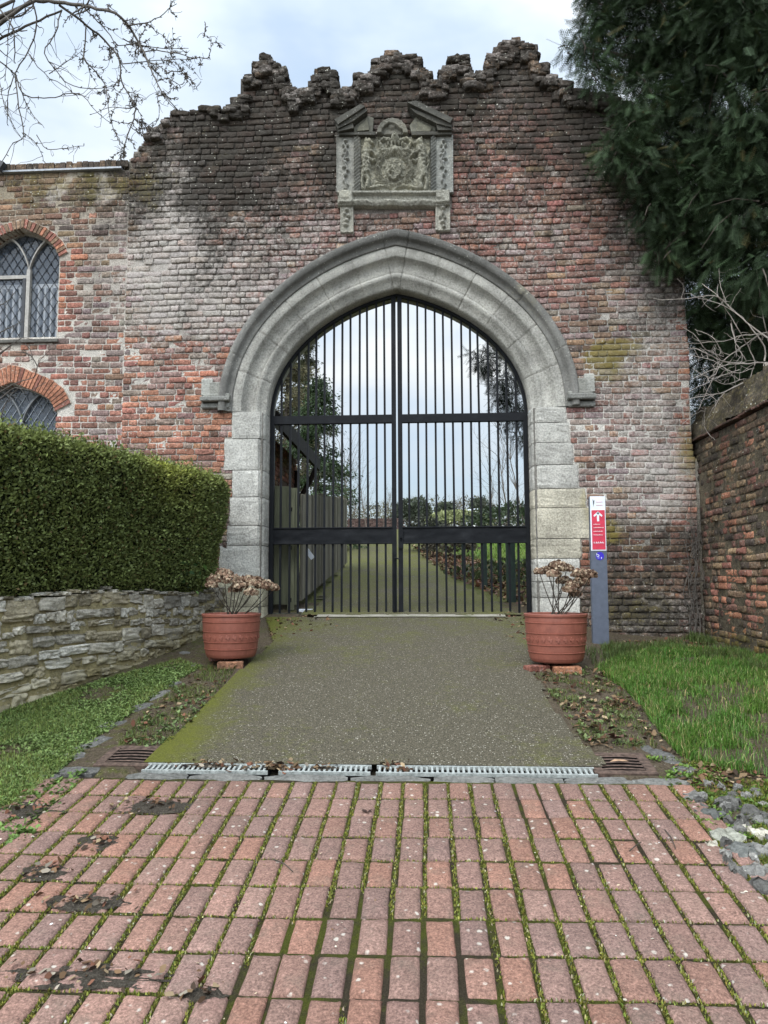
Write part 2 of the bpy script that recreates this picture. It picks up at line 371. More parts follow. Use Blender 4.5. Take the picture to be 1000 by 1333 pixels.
m=NT('pale_concrete',.9,.2); n1=m.noise(60,5,.7); n2=m.noise(7,4,.6); m.col(m.mix(m.ramp(n2,[(.45,0.0),(.7,.7)]),m.ramp(n1,[(.3,(.17,.16,.13)),(.7,(.36,.34,.29))]),(.08,.09,.035))); m.bump(n1,.5,.005); M['sill']=m.m
a=G(392,826); b=G(672,824); 
sheet('threshold',[(a[0],8.50),(b[0],8.50),(b[0]-.03,8.64),(a[0]+.05,8.64)],.026,M['sill'],.03,rag=.05)
# path beyond the gate
pl=[(-1.52,8.66),(-1.40,9.4),(-1.45,11),(-1.62,14),(-1.95,19),(-2.3,26),(-2.9,40)]; pr_=[(-1.3,40),(-.75,26),(-.42,19),(.15,14.5),(.55,11.5),(.95,9.2),(1.22,8.66)]
def pm(V):
    x,y=V[:,0],V[:,1]; k=.22+.35*(fbm(x*1.6,y*.9,7)-.5); k=k+.10*sst(10,14,y); return np.stack([k,k*0,k*0],-1)
sheet('garden_path',pl+pr_,.02,M['aggregate'],.11,rag=.15,mskf=pm)
# ------------------------------------------------------------------ brick paving
m=NT('paver',.92,.2); n1=m.noise(120,4,.8); n2=m.noise(10,5,.65); n3=m.noise(45,4,.7)
c=m.mix(1.0,m.attr('Col'),m.ramp(n1,[(.32,.42),(.5,.95),(.68,1.65)]),'MULTIPLY'); c=m.mix(1.0,c,m.ramp(n3,[(.3,.72),(.7,1.2)]),'MULTIPLY')
f=m.ramp(n2,[(.52,0.0),(.78,.5)]); c=m.mix(f,c,(.13,.11,.085)); nn4=m.noise(1.1,4,.6); c=m.mix(1.0,c,m.ramp(nn4,[(.3,.80),(.7,1.15)]),'MULTIPLY')
v=m.voro(20); s=m.math('ADD',v,m.math('MULTIPLY',n3,.5)); f=m.math('MULTIPLY',m.ramp(s,[(.35,.62),(.43,0.0)]),m.ramp(n2,[(.42,0.0),(.52,1.0)])); c=m.mix(f,c,(.56,.53,.46))
m.col(c); m.bump(m.math('ADD',n1,m.math('MULTIPLY',n3,.6)),.7,.006); M['paver']=m.m
PX0,PX1,PYE=-2.06,1.37,3.932
def paver_mesh():
    T=[];f=[]
    gu=[0,.06,.2,.5,.8,.94,1]; gv=[0,.04,.15,.5,.85,.96,1]
    for v_ in gv:
        for u_ in gu:
            e=min(u_,1-u_,v_,1-v_); T.append((u_,v_,-.010 if e<.001 else (-.0025 if e<.07 else 0)))
    n=7
    for a_ in range(6):
        for b_ in range(6): f.append((a_*n+b_,a_*n+b_+1,(a_+1)*n+b_+1,(a_+1)*n+b_))
    rim=[0,1,2,3,4,5,6,13,20,27,34,41,48,47,46,45,44,43,42,35,28,21,14,7]
    base=len(T)
    for r in rim: T.append((T[r][0],T[r][1],-.045))
    for q in range(len(rim)):
        q2=(q+1)%len(rim); f.append((rim[q],base+q,base+q2,rim[q2]))
    return np.array(T),np.array(f)
T,TF=paver_mesh(); VV=[];CC=[];FF=[];nb=0
row=0;y1=PYE;rows=[]
while y1>-1.2:
    rows.append(y1); y1-=.205
pal=np.array([(.245,.145,.115),(.23,.14,.115),(.25,.143,.11),(.215,.138,.117),(.24,.15,.122),(.265,.143,.105),(.215,.135,.112)])
for ri,y1 in enumerate(rows):
    x=PX0+.0
    k=0
    while x<PX1:
        wv=.0955; xl=x+rng.normal(0,.0025); 
        ln=.1915+rng.normal(0,.002)
        px,py=PXY(np.array([[x+.05,y1-.1,hz(x,y1-.1)]]))
        if not(PX1-.02<x+wv and False):
            wob=.005*math.sin(y1*2.2+x*3.1)+.003*math.sin(x*5.0)
            c0=np.array([xl+wob,y1-ln-.004+.012*math.sin(x*1.9)+rng.normal(0,.0022),0])
            ang=rng.normal(0,.010); ca,sa=math.cos(ang),math.sin(ang)
            u_=T[:,0]*wv+rng.normal(0,.0006,len(T)); v_=T[:,1]*ln+rng.normal(0,.0006,len(T))
            X=c0[0]+u_*ca-v_*sa; Y=c0[1]+u_*sa+v_*ca
            tx,ty=rng.normal(0,.012,2)
            Z=hz(X,Y)+.016+T[:,2]+(T[:,0]-.5)*wv*tx+(T[:,1]-.5)*ln*ty+rng.normal(0,.0022)
            e=np.minimum(np.minimum(T[:,0],1-T[:,0])*wv,np.minimum(T[:,1],1-T[:,1])*ln)
            Z=Z+np.where(e<.012,-rng.random(len(T))*.004,rng.normal(0,.0007,len(T)))
            VV.append(np.stack([X,Y,Z],-1)); FF.append(TF+nb); nb+=len(T)
            cc=pal[rng.integers(len(pal))]*(1+rng.normal(0,.05)); 
            CC.append(np.tile(np.clip(cc*.93,0.02,.9),(len(T),1)))
        x+=.1145
bp=fin(mesh('brick_paving',np.vstack(VV),np.vstack(FF),M['paver'],col=np.vstack(CC)),kind='structure')
# mossy joint bed under the pavers
m=NT('moss_joint',.95,.05); n1=m.noise(190,4,.8); n2=m.noise(3.2,4,.65); n3=m.noise(30,4,.6)
c=m.mix(m.ramp(m.math('ADD',m.math('MULTIPLY',n2,.75),m.math('MULTIPLY',n3,.25)),[(.44,0.0),(.56,1.0)]),m.ramp(n1,[(.3,(.022,.018,.012)),(.7,(.085,.07,.048))]),m.ramp(n1,[(.3,(.032,.038,.008)),(.7,(.115,.125,.028))]))
m.col(c); m.bump(m.math('ADD',n1,n3),.9,.02); M['joint']=m.m
sheet('moss_joints',[(PX0-.06,-1.5),(PX1+.05,-1.5),(PX1+.05,PYE+.01),(PX0-.06,PYE+.01)],.0035,M['joint'],.06)
# tufts of moss and seedlings in the joints and along the edges
def quadleaf():
    return np.array([(0,0,0),(.5,.28,.08),(1,0,.0),(.5,-.28,.08)]),np.array([(0,1,2,3)])
QT,QF=quadleaf()
def blades(pos,L,wd,lean,colr,name,mat,label,cat,kind='stuff',var=.25,bend=.35):
    n=len(pos); T=np.array([(-.5,0,0),(.5,0,0),(.34,0,.55),(-.34,0,.55),(0.04,0,1.0),(-.04,0,1.0)]); 
    F6=np.array([(0,1,2,3),(3,2,4,5)])
    an=rng.random(n)*2*math.pi; L=L*(.55+.9*rng.random(n)); ln=lean*np.abs(rng.normal(size=n)); dx=np.cos(an);dy=np.sin(an)
    W=np.stack([-dy,dx,0*dx],-1)*wd*(.7+.6*rng.random(n))[:,None]
    top=np.stack([dx*ln,dy*ln,np.ones(n)],-1); top=nrm(top)*L[:,None]
    mid=np.stack([dx*ln*.4,dy*ln*.4,np.ones(n)],-1); mid=nrm(mid)*(L*.55)[:,None]
    V=np.empty((n,6,3)); 
    V[:,0]=pos-W*.5;V[:,1]=pos+W*.5;V[:,2]=pos+mid+W*.36;V[:,3]=pos+mid-W*.36;V[:,4]=pos+top+W*.05;V[:,5]=pos+top-W*.05
    Fc=(F6[None]+(np.arange(n)*6)[:,None,None]).reshape(-1,4)
    colr=np.asarray(colr,float); 
    if colr.ndim==1: colr=np.tile(colr,(n,1))
    cc=np.clip(colr*(1+var*rng.normal(size=(n,1)))*(1+.08*rng.normal(size=(n,3))),.004,1); cc=np.repeat(cc,6,0).reshape(n,6,3)
    o=mesh(name,V.reshape(-1,3),Fc,mat,col=cc.reshape(-1,3))
    return fin(o,label,cat,kind=kind)
def onground(x,y,off=0): return np.stack([x,y,hz(x,y)+off],-1)
def sample_px(poly,n,off=0,dens=None):
    """random ground points inside a polygon given in photo pixels, even in ground area"""
    cor=np.array([G(*p)[:2] for p in poly]); lo=cor.min(0);hi=cor.max(0); out=[]
    tot=0
    while tot<n:
        x=rng.uniform(lo[0],hi[0],n*2); y=rng.uniform(lo[1],hi[1],n*2); k=inpoly(x,y,cor)
        if dens is not None: k&=rng.random(len(x))<dens(x,y)
        out.append(np.stack([x[k],y[k]],-1)); tot+=k.sum()
    q=np.vstack(out)[:n]; return q[:,0],q[:,1]
n=46000
jx=PX0+np.round(rng.integers(0,31,n))*.1145-.0095+rng.normal(0,.0048,n); jy=rng.uniform(1.6,PYE,n)
jx=jx+.005*np.sin(jy*2.2+jx*3.1)+.003*np.sin(jx*5.0)
n2_=21000; hx=rng.uniform(PX0,PX1,n2_); hr=rng.integers(0,len(rows),n2_); hy=np.array(rows)[hr]-.2005+.012*np.sin(hx*1.9)+rng.normal(0,.0028,n2_)
x=np.concatenate([jx,hx]); y=np.concatenate([jy,hy])
keep=fbm(x*2.1,y*1.6,17)+.10*(rng.random(len(x))-.5)+.05*sst(2.2,3.8,y)>.45-.05*np.exp(-((x+.6)/.7)**2); x,y=x[keep],y[keep]
cm=np.where(rng.random((len(x),1))<.55,np.array([[.12,.135,.025]]),np.array([[.19,.19,.045]])); cm=np.where(rng.random((len(x),1))<.13,np.array([[.30,.27,.16]]),cm)
blades(onground(x,y,.004),.009,.0058,.8,cm,'joint_moss',M['litter'],'green and yellow moss tufts growing in the joints of the brick paving','moss')
# ------------------------------------------------------------------ drain, kerb setts, gully grates
def draped(mb,x0,x1,y0,y1,zt,th,c=None,bev=0.0,jit=0.0,rot=0.0):
    """a block lying on the sloping ground"""
    cx,cy=(x0+x1)/2,(y0+y1)/2; s=math.atan((hz(cx,cy+.1)-hz(cx,cy-.1))/.2)
    R=np.array([[1,0,0],[0,math.cos(s),-math.sin(s)],[0,math.sin(s),math.cos(s)]])
    Rz=np.array([[math.cos(rot),-math.sin(rot),0],[math.sin(rot),math.cos(rot),0],[0,0,1]])
    hx_,hy_=(x1-x0)/2,(y1-y0)/2
    mb.box((-hx_,-hy_,-th),(hx_,hy_,0),c,bev,(R@Rz,np.array([cx,cy,float(hz(cx,cy))+zt])))
m=NT('galvanised_steel',.55,.5); n1=m.noise(60,4,.7); m.b.inputs['Metallic'].default_value=.25; m.col(m.ramp(n1,[(.3,(.16,.175,.165)),(.7,(.48,.51,.49))])); M['galv']=m.m
M['rust']=smat('rusty_iron',(.088,.060,.047),.85,.3,.3,40,.15,.6)
M['black_void']=smat('drain_silt_shade',(.006,.005,.005),.95,.1)  # near-black: the shade inside the drains is put into the colour
gx0,gx1=G(192,998)[0],G(776,1008)[0]
segs=[(gx0,-.86,'left stretch of galvanised drain grating, half hidden by silt at its end'),(-.80,-.30,'middle stretch of galvanised drain grating with dead leaves on it'),(-.27,gx1,'long right stretch of galvanised drain grating with clear slots')]
for (xa,xb,lab) in segs:
    yc=4.092; t=thing('drain_grating',lab,'drain grate',(((xa+xb)/2),yc,float(hz(0,yc))),'galvanised drain gratings across the drive')
    mb=MB()
    for yy in (yc-.052,yc+.040): draped(mb,xa,xb,yy,yy+.012,.016,.03)
    mb.out('frame',M['galv'],t)
    mb=MB(); x=xa+.012
    while x<xb-.01:
        draped(mb,x,x+.013,yc-.0395,yc+.0395,.0135,.02,rot=-.0); x+=.0285
    mb.out('slats',M['galv'],t)
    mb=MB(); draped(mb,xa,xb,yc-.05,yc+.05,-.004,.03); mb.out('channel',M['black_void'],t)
M['slate']=m_stone('kerb_stone',(1,1,1),.35,.3,.3)
def stone_block(mb,x0,x1,y0,y1,zt,th,c,rot=0,n=5,rough=.008):
    """a hand-cut stone: gridded top with rounded, chipped edges"""
    gu=np.linspace(0,1,n); U,Vg=np.meshgrid(gu,gu); e=np.minimum(np.minimum(U,1-U),np.minimum(Vg,1-Vg))
    jx=rng.normal(0,rough,U.shape)*.6; jy=rng.normal(0,rough,U.shape)*.6
    rr=1-.10*((np.abs(U-.5)*2)**4*(np.abs(Vg-.5)*2)**4)
    X=(U-.5)*(x1-x0)*rr+jx; Y=(Vg-.5)*(y1-y0)*rr+jy; Z=np.where(e<.01,-.012,0)+rng.normal(0,rough*.5,U.shape)
    cx,cy=(x0+x1)/2,(y0+y1)/2; ca,sa=math.cos(rot),math.sin(rot)
    Xw=cx+X*ca-Y*sa; Yw=cy+X*sa+Y*ca; Zw=hz(Xw,Yw)+zt+Z
    V=np.stack([Xw,Yw,Zw],-1).reshape(-1,3); fs=[]
    for a_ in range(n-1):
        for b_ in range(n-1): fs.append((a_*n+b_,a_*n+b_+1,(a_+1)*n+b_+1,(a_+1)*n+b_))
    rim=list(range(n))+[n*k+n-1 for k in range(1,n)]+[n*(n-1)+k for k in range(n-2,-1,-1)]+[n*k for k in range(n-2,0,-1)]
    base=len(V); V2=V[rim].copy(); V2[:,2]-=th; V=np.vstack([V,V2])
    for q in range(len(rim)):
        q2=(q+1)%len(rim); fs.append((rim[q],base+q,base+q2,rim[q2]))
    mb.add(V,fs,c)
def loose(name,x0,x1,y0,y1,zt,th,c,label,cat,group,mat,rot=0,rough=.008):
    mb=MB(); stone_block(mb,x0,x1,y0,y1,zt,th,c,rot,rough=rough); cx,cy=(x0+x1)/2,(y0+y1)/2
    o=mb.out(name,mat,loc=(cx,cy,float(hz(cx,cy)))); o.data.polygons.foreach_set('use_smooth',np.zeros(len(o.data.polygons),bool)); 
    Mk=o.data.color_attributes.new('Msk','FLOAT_COLOR','POINT'); Mk.data.foreach_set('color',np.tile(np.array([.1,.1,.12,1],np.float32),(len(o.data.vertices),1)).ravel())
    return fin(o,label,cat,group)
x=-1.62;i=0
while x<1.40:
    wv=rng.uniform(.32,.5); wv=min(wv,1.42-x); g=.19+.06*rng.random()
    loose('kerb_stone',x,x+wv-.012,3.945,4.033,.012,.06,(g*.9,g*.89,g*.82),'grey kerb stone in the row between the drain and the red brick paving','kerb stone','grey kerb stones below the drain',M['slate'],rng.normal(0,.006)); x+=wv
M['cobble']=m_stone('cobble_stone',(1,1,1),.4,.5,.3)
# gully grates
def gully(cx,cy,rot,lab):
    t=thing('gully_grate',lab,'gully grate',(cx,cy,float(hz(cx,cy))),'rusty gully grates beside the drive')
    W_=.335; H_=.30
    s=math.atan(.137); R=np.array([[1,0,0],[0,math.cos(s),-math.sin(s)],[0,math.sin(s),math.cos(s)]]); Rz=np.array([[math.cos(rot),-math.sin(rot),0],[math.sin(rot),math.cos(rot),0],[0,0,1]])
    MM=(R@Rz,np.array([cx,cy,float(hz(cx,cy))+.012]))
    mb=MB(); f=.04
    mb.box((-W_/2,-H_/2,-.05),(W_/2,-H_/2+f,0),bev=.004,M=MM); mb.box((-W_/2,H_/2-f,-.05),(W_/2,H_/2,0),bev=.004,M=MM)
    mb.box((-W_/2,-H_/2+f,-.05),(-W_/2+f*1.3,H_/2-f,0),M=MM); mb.box((W_/2-f*1.3,-H_/2+f,-.05),(W_/2,H_/2-f,0),M=MM)
    mb.out('frame',M['rust'],t)
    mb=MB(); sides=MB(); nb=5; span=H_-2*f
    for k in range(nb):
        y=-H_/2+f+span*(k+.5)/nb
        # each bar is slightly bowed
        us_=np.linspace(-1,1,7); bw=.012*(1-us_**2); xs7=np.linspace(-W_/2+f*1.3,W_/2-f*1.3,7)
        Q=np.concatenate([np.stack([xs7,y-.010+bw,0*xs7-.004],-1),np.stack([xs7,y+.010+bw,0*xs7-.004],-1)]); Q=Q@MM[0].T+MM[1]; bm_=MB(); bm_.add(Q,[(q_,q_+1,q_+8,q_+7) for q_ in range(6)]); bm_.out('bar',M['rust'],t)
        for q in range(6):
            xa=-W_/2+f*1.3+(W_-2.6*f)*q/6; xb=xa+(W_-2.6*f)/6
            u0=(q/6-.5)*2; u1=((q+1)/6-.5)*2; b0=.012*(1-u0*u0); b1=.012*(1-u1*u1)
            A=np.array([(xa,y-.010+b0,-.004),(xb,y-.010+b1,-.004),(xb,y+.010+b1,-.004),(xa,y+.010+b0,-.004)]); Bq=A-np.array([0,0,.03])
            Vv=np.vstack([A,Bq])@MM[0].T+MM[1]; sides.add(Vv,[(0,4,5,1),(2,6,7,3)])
    mb=sides; mb.box((-W_/2+.01,-H_/2+.01,-.075),(W_/2-.01,H_/2-.01,-.060),M=MM); mb.out('silt',M['black_void'],t)  # silt floor plus bar sides, near-black to paint the shade in the slots
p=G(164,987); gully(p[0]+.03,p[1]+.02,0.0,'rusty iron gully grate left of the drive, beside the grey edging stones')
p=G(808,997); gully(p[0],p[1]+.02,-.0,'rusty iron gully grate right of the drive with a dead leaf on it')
# edging stones left of the drive and right corner
for k,(px,py,lx,ly,rot) in enumerate([(118,968,.12,.30,-.3),(142,945,.13,.26,-.3),(205,905,.1,.3,-.3),(222,892,.09,.24,-.3),(183,920,.11,.2,-.3),(98,1003,.26,.1,0),(95,985,.14,.12,.3),(62,1014,.12,.1,.2),(866,985,.12,.28,.35),(893,1004,.17,.15,.3),(848,978,.06,.2,.3),(250,868,.08,.2,-.3),(240,850,.12,.1,0)]):
    q=G(px,py); g=.12+.05*rng.random()
    loose('edging_stone',q[0]-lx/2,q[0]+lx/2,q[1]-ly/2,q[1]+ly/2,.010,.05,(g,g*.98,g*.92),
      ('grey edging stone bedded in soil between the left grass and the drive','grey slate edging stone by the rusty gully grate at the right grass')[8<=k<=10],'edging stone',('edging stones along the left grass','edging stones by the right gully grate')[8<=k<=10],M['slate'],rot,.006)
cob=[(905,1040,.2,.15,0),(925,1062,.16,.2,.6),(948,1092,.26,.2,.4),(970,1112,.22,.2,.1),(935,1048,.11,.1,0),(955,1050,.12,.1,.3),(975,1060,.16,.12,0),(965,1078,.12,.08,0),(985,1070,.12,.12,0),(990,1090,.14,.1,.2),(998,1112,.2,.12,.1),(985,1138,.2,.13,.4),(996,1160,.16,.12,0),(960,1030,.08,.07,0),(985,1032,.09,.08,0),(995,1050,.1,.08,0),(940,1030,.08,.06,0),(1008,1078,.12,.1,0),(1015,1100,.16,.12,0),(975,1040,.06,.06,.5),(960,1140,.1,.08,.3),(1010,1135,.14,.1,.2),(972,1085,.07,.04,0),(928,1103,.09,.05,0)]
for _ in range(34):
    v_=rng.uniform(0,1); cob.append((rng.uniform(900+v_*70,1015+20*v_),1022+v_*150,rng.uniform(.05,.10),rng.uniform(.04,.08),rng.uniform(-.6,.6)))
for k,(px,py,lx,ly,rot) in enumerate(cob):
    lx*=.60; ly*=.66; q=G(px,py); g=rng.uniform(.12,.26); wht=k in (22,23,9)
    c=(.62,.58,.48) if wht else (g,g*.97,g*.9)
    if k in (2,): c=(.36,.36,.3)
    if k in (1,3): c=(.15,.155,.145)
    loose('cobble',q[0]-lx*.42,q[0]+lx*.42,q[1]-ly*.42,q[1]+ly*.42,.018+.02*rng.random(),.07,c,('rough grey cobble set in the soil to the right of the brick paving','small whitish stone lying among the cobbles to the right of the paving')[wht],'cobble',('cobbles right of the paving','whitish stones among the cobbles')[wht],M['cobble'],rot,.012)
# ------------------------------------------------------------------ arch geometry
ACX,AW,AZ,ASZ=-.31,1.588,5.085,3.535
def bez(t,W=AW,a=.846,b=.738,s=.2):
    t=np.asarray(t,float)[:,None]
    return (1-t)**3*np.array([W,ASZ])+3*(1-t)**2*t*np.array([W,ASZ+a])+3*(1-t)*t*t*np.array([b,AZ-s*b])+t**3*np.array([0,AZ])
_h=bez(np.linspace(0,1,61))
_sl=np.hypot(*np.diff(_h,axis=0).T); _s=np.concatenate([[0],np.cumsum(_sl)]); HL=_s[-1]
def curve(nn):
    s=np.linspace(0,HL,nn); return np.stack([np.interp(s,_s,_h[:,0]),np.interp(s,_s,_h[:,1])],-1),s/HL
def halfnorm(Cv):
    """outward mitre vectors for the right half (x>0); apex mitre is vertical"""
    tg=np.gradient(Cv,axis=0); tg/=np.linalg.norm(tg,axis=1)[:,None]
    n=np.stack([tg[:,1],-tg[:,0]],-1)
    last=Cv[-1]-Cv[-2]; last/=np.linalg.norm(last); nn_=np.array([last[1],-last[0]])
    n[-1]=np.array([0,1/nn_[1]]); n[0]=(1,0); return n
def kf(t): return .84+.14*np.asarray(t)
def arch_x(z,r):
    """half width of the arch curve offset by r at height z (vertical below the springing)"""
    Cv,t=curve(60); n=halfnorm(Cv); Q=Cv+n*(r*kf(t))[:,None]
    z=np.asarray(z,float); o=np.interp(z,Q[:,1],Q[:,0],left=AW+r*.84,right=0); return np.where(z>Q[-1,1],0,o)
def arch_z(dx,r):
    Cv,t=curve(60); n=halfnorm(Cv); Q=Cv+n*(r*kf(t))[:,None]
    o=np.argsort(Q[:,0]); return np.interp(dx,Q[o,0],Q[o,1],right=-1)
YW=8.5
def sweep(prof,mat,name,parent,joints,col,msk,zcut=None,nn=70):
    """sweep an (offset, depth) moulding round the pointed arch, with fine mortar joints between the stones"""
    Cv,t=curve(nn)
    ts=list(np.linspace(0,1,nn)); jd={}
    for j in joints:
        for d,dep in ((-.0045,0),(0,1),(.0045,0)): ts.append(min(1,j+d)); jd[round(min(1,j+d),5)]=dep
    ts=np.array(sorted(set(np.round(ts,5)))); s=ts*HL
    Cv=np.stack([np.interp(s,_s,_h[:,0]),np.interp(s,_s,_h[:,1])],-1)
    nref=halfnorm(curve(200)[0]); nref[-1]=2*nref[-2]-nref[-3]; n=np.stack([np.interp(ts*199,np.arange(200),nref[:,q]) for q in (0,1)],-1); n[-1]=halfnorm(Cv)[-1]
    side=[]
    pr=np.array(prof,float)
    # densify the moulding so stone roughness can be modelled
    for sg in (1,-1):
        rows=[]
        for q in range(len(ts)):
            g=jd.get(round(ts[q],5),0)*.013
            r=pr[:,0]*kf(ts[q]); X=ACX+sg*(Cv[q,0]+n[q,0]*r); Z=Cv[q,1]+n[q,1]*r; Y=YW+pr[:,1]+g
            rows.append(np.stack([X,Y,Z],-1))
        side.append(np.array(rows))
    A=np.concatenate([side[1],side[0][::-1][1:]]) ; n1,n2,_=A.shape
    wob=(fbm(A[...,0]*7,A[...,2]*7,41)-.5)*.012; A[...,1]+=wob*(pr[None,:,1]<.3)
    V=A.reshape(-1,3); i,j=np.meshgrid(np.arange(n1-1),np.arange(n2-1),indexing='ij'); q=i*n2+j
    Fq=np.stack([q,q+1,q+n2+1,q+n2],-1).reshape(-1,4)
    # each voussoir has its own tone
    tt=np.concatenate([ts*-1-1e-4,ts[::-1][1:]]); jn=np.array(sorted([-j for j in joints]+[j for j in joints])); idx=np.searchsorted(jn,np.where(np.arange(n1)<len(ts),-ts[np.clip(np.arange(n1),0,len(ts)-1)],tt))
    tone=1+.16*(np.random.default_rng(5).random(40)-.5); cc=np.repeat(tone[idx],n2)[:,None]*np.array(col)
    mk=msk(V)
    return mesh(name,V,Fq,mat,parent,col=cc,msk=mk,smooth=False)
# ------------------------------------------------------------------ colours of the masonry, mapped over the wall
PAL={'orange':(.36,.165,.105),'red':(.26,.118,.09),'maroon':(.155,.084,.067),'grey':(.22,.187,.17),'pale':(.33,.29,.26),'dark':(.085,.066,.055),'brown':(.185,.125,.085),'buff':(.31,.215,.13),'mauve':(.228,.178,.16),'black':(.045,.038,.032)}
ZON=[ # px,py,sx,sy,weight,palette
 (500,95,500,60,2.4,{'dark':3.5,'brown':2.5,'black':.8,'grey':2.4,'maroon':1.6}),
 (520,190,170,60,1.6,{'dark':2,'maroon':3,'brown':2,'grey':1.8}),
 (350,210,90,110,2.0,{'maroon':4,'dark':2,'red':1,'mauve':1}),
 (330,330,60,80,1.5,{'mauve':3,'maroon':2,'grey':2,'red':.6}),
 (225,330,38,70,2.0,{'grey':4,'pale':1.6,'mauve':2,'brown':1}),(190,240,50,50,2.2,{'dark':3,'brown':3,'maroon':1.5,'grey':1}),
 (240,410,80,45,2.0,{'grey':3,'mauve':2.5,'pale':.8,'red':1.2,'maroon':1}),
 (230,510,90,55,3.2,{'orange':4,'red':3.2,'grey':1.1,'mauve':1.2,'maroon':.8}),
 (130,480,55,70,2.2,{'mauve':3,'grey':2,'red':2,'orange':1}),
 (60,250,110,40,2.6,{'brown':4,'dark':2,'buff':1,'maroon':1}),
 (140,360,55,60,2.0,{'grey':3,'mauve':2,'brown':1.6,'maroon':1}),
 (80,450,40,60,1.6,{'red':3,'maroon':2,'mauve':1.4}),
 (670,230,90,60,2.8,{'maroon':4,'red':2.6,'dark':1,'brown':1}),
 (690,340,70,70,2.2,{'maroon':4,'red':2,'mauve':2,'grey':1}),
 (790,330,90,90,2.0,{'maroon':3,'mauve':2,'grey':2,'brown':1}),
 (800,190,60,70,2.0,{'dark':4,'maroon':1.5,'black':1}),
 (850,400,40,60,2.0,{'grey':4,'mauve':2,'maroon':1}),
 (800,440,40,40,2.0,{'brown':3,'buff':2,'mauve':2}),
 (820,560,75,60,3.0,{'mauve':4,'grey':3,'maroon':1.2,'red':.4}),
 (892,500,9,100,4,{'red':4,'orange':1,'maroon':1}),
 (820,660,60,30,2.2,{'mauve':3,'grey':3}),
 (820,750,70,50,3.0,{'maroon':3,'brown':3,'dark':2,'red':.9}),
 (765,740,18,60,2.5,{'orange':2,'red':4,'brown':1}),
 (820,815,80,20,3,{'dark':4,'brown':2}),
]
MSKZ=[ # px,py,sx,sy, bloom, black, lichen
 (220,295,28,65,.95,-.1,0),(250,385,75,40,.50,0,.05),(180,250,40,50,0,.35,.1),(130,430,45,50,.08,0,0),(130,250,50,30,.10,.2,.1),(450,300,120,40,.24,.05,0),(330,380,60,90,.22,.08,0),
 (110,520,45,40,.14,0,0),(500,95,500,45,.22,.56,.15),(300,180,80,60,.15,.28,.12),(285,215,34,60,0,.34,.05),(262,330,15,65,0,.30,0),(340,260,40,70,.05,.25,0),(540,180,200,50,.12,.30,.05),(130,238,5,12,1.3,-.3,0),(145,258,9,5,1.3,-.3,0),(80,238,10,4,1.2,-.3,0),(65,252,5,5,1.2,0,0),(430,210,12,60,.2,.5,0),
 (620,250,60,60,.10,.12,0),(820,180,60,90,.1,.5,0),(700,330,60,60,.22,.05,0),(850,340,50,60,.25,.2,0),(800,460,25,22,.1,0,1.2),(870,420,40,70,.3,.1,0),
 (820,560,80,60,.32,0,0),(870,640,30,40,.5,0,0),(890,585,18,40,0,.1,.7),(830,700,80,25,0,.3,.3),(820,790,90,40,.22,.5,.35),(840,790,60,20,.5,.1,.1),(780,690,12,12,0,0,1.2),
 (60,240,110,25,.1,.15,.45),(20,420,60,30,0,.1,0)]
def zfield(px,py):
    n=len(px); nm=list(PAL); Wt=np.zeros((n,len(nm)))+np.array([.02 if k in('black',) else .05 for k in nm])
    for (cx,cy,sx_,sy_,wt,pl_) in ZON:
        g=wt*np.exp(-.5*(((px-cx)/sx_)**2+((py-cy)/sy_)**2)); tot=sum(pl_.values())
        for k,v in pl_.items(): Wt[:,nm.index(k)]+=g*v/tot*3
    return Wt/Wt.sum(1)[:,None],np.array([PAL[k] for k in nm])
def mfield(px,py):
    o=np.zeros((len(px),3))
    wx=px+28*(fbm(px*.03,py*.03,51)-.5)*2; wy=py+28*(fbm(px*.03,py*.03,61)-.5)*2
    for (cx,cy,sx_,sy_,b_,k_,l_) in MSKZ:
        g=np.exp(-.5*(((wx-cx)/sx_)**2+((wy-cy)/sy_)**2)); o+=g[:,None]*np.array([b_,k_,l_])
    return np.clip(o,-.3,1.2)
def brickcol(px,py,var=.10):
    Wt,pc=zfield(px,py); cum=Wt.cumsum(1); r=rng.random(len(px))[:,None]; idx=(r>cum).sum(1).clip(0,len(pc)-1)
    mean=Wt@pc; c=(pc[idx]*.66+mean*.34)*(1+var*rng.normal(size=(len(px),1)))*(1+.04*rng.normal(size=(len(px),3))); return np.clip(c,.012,.8)
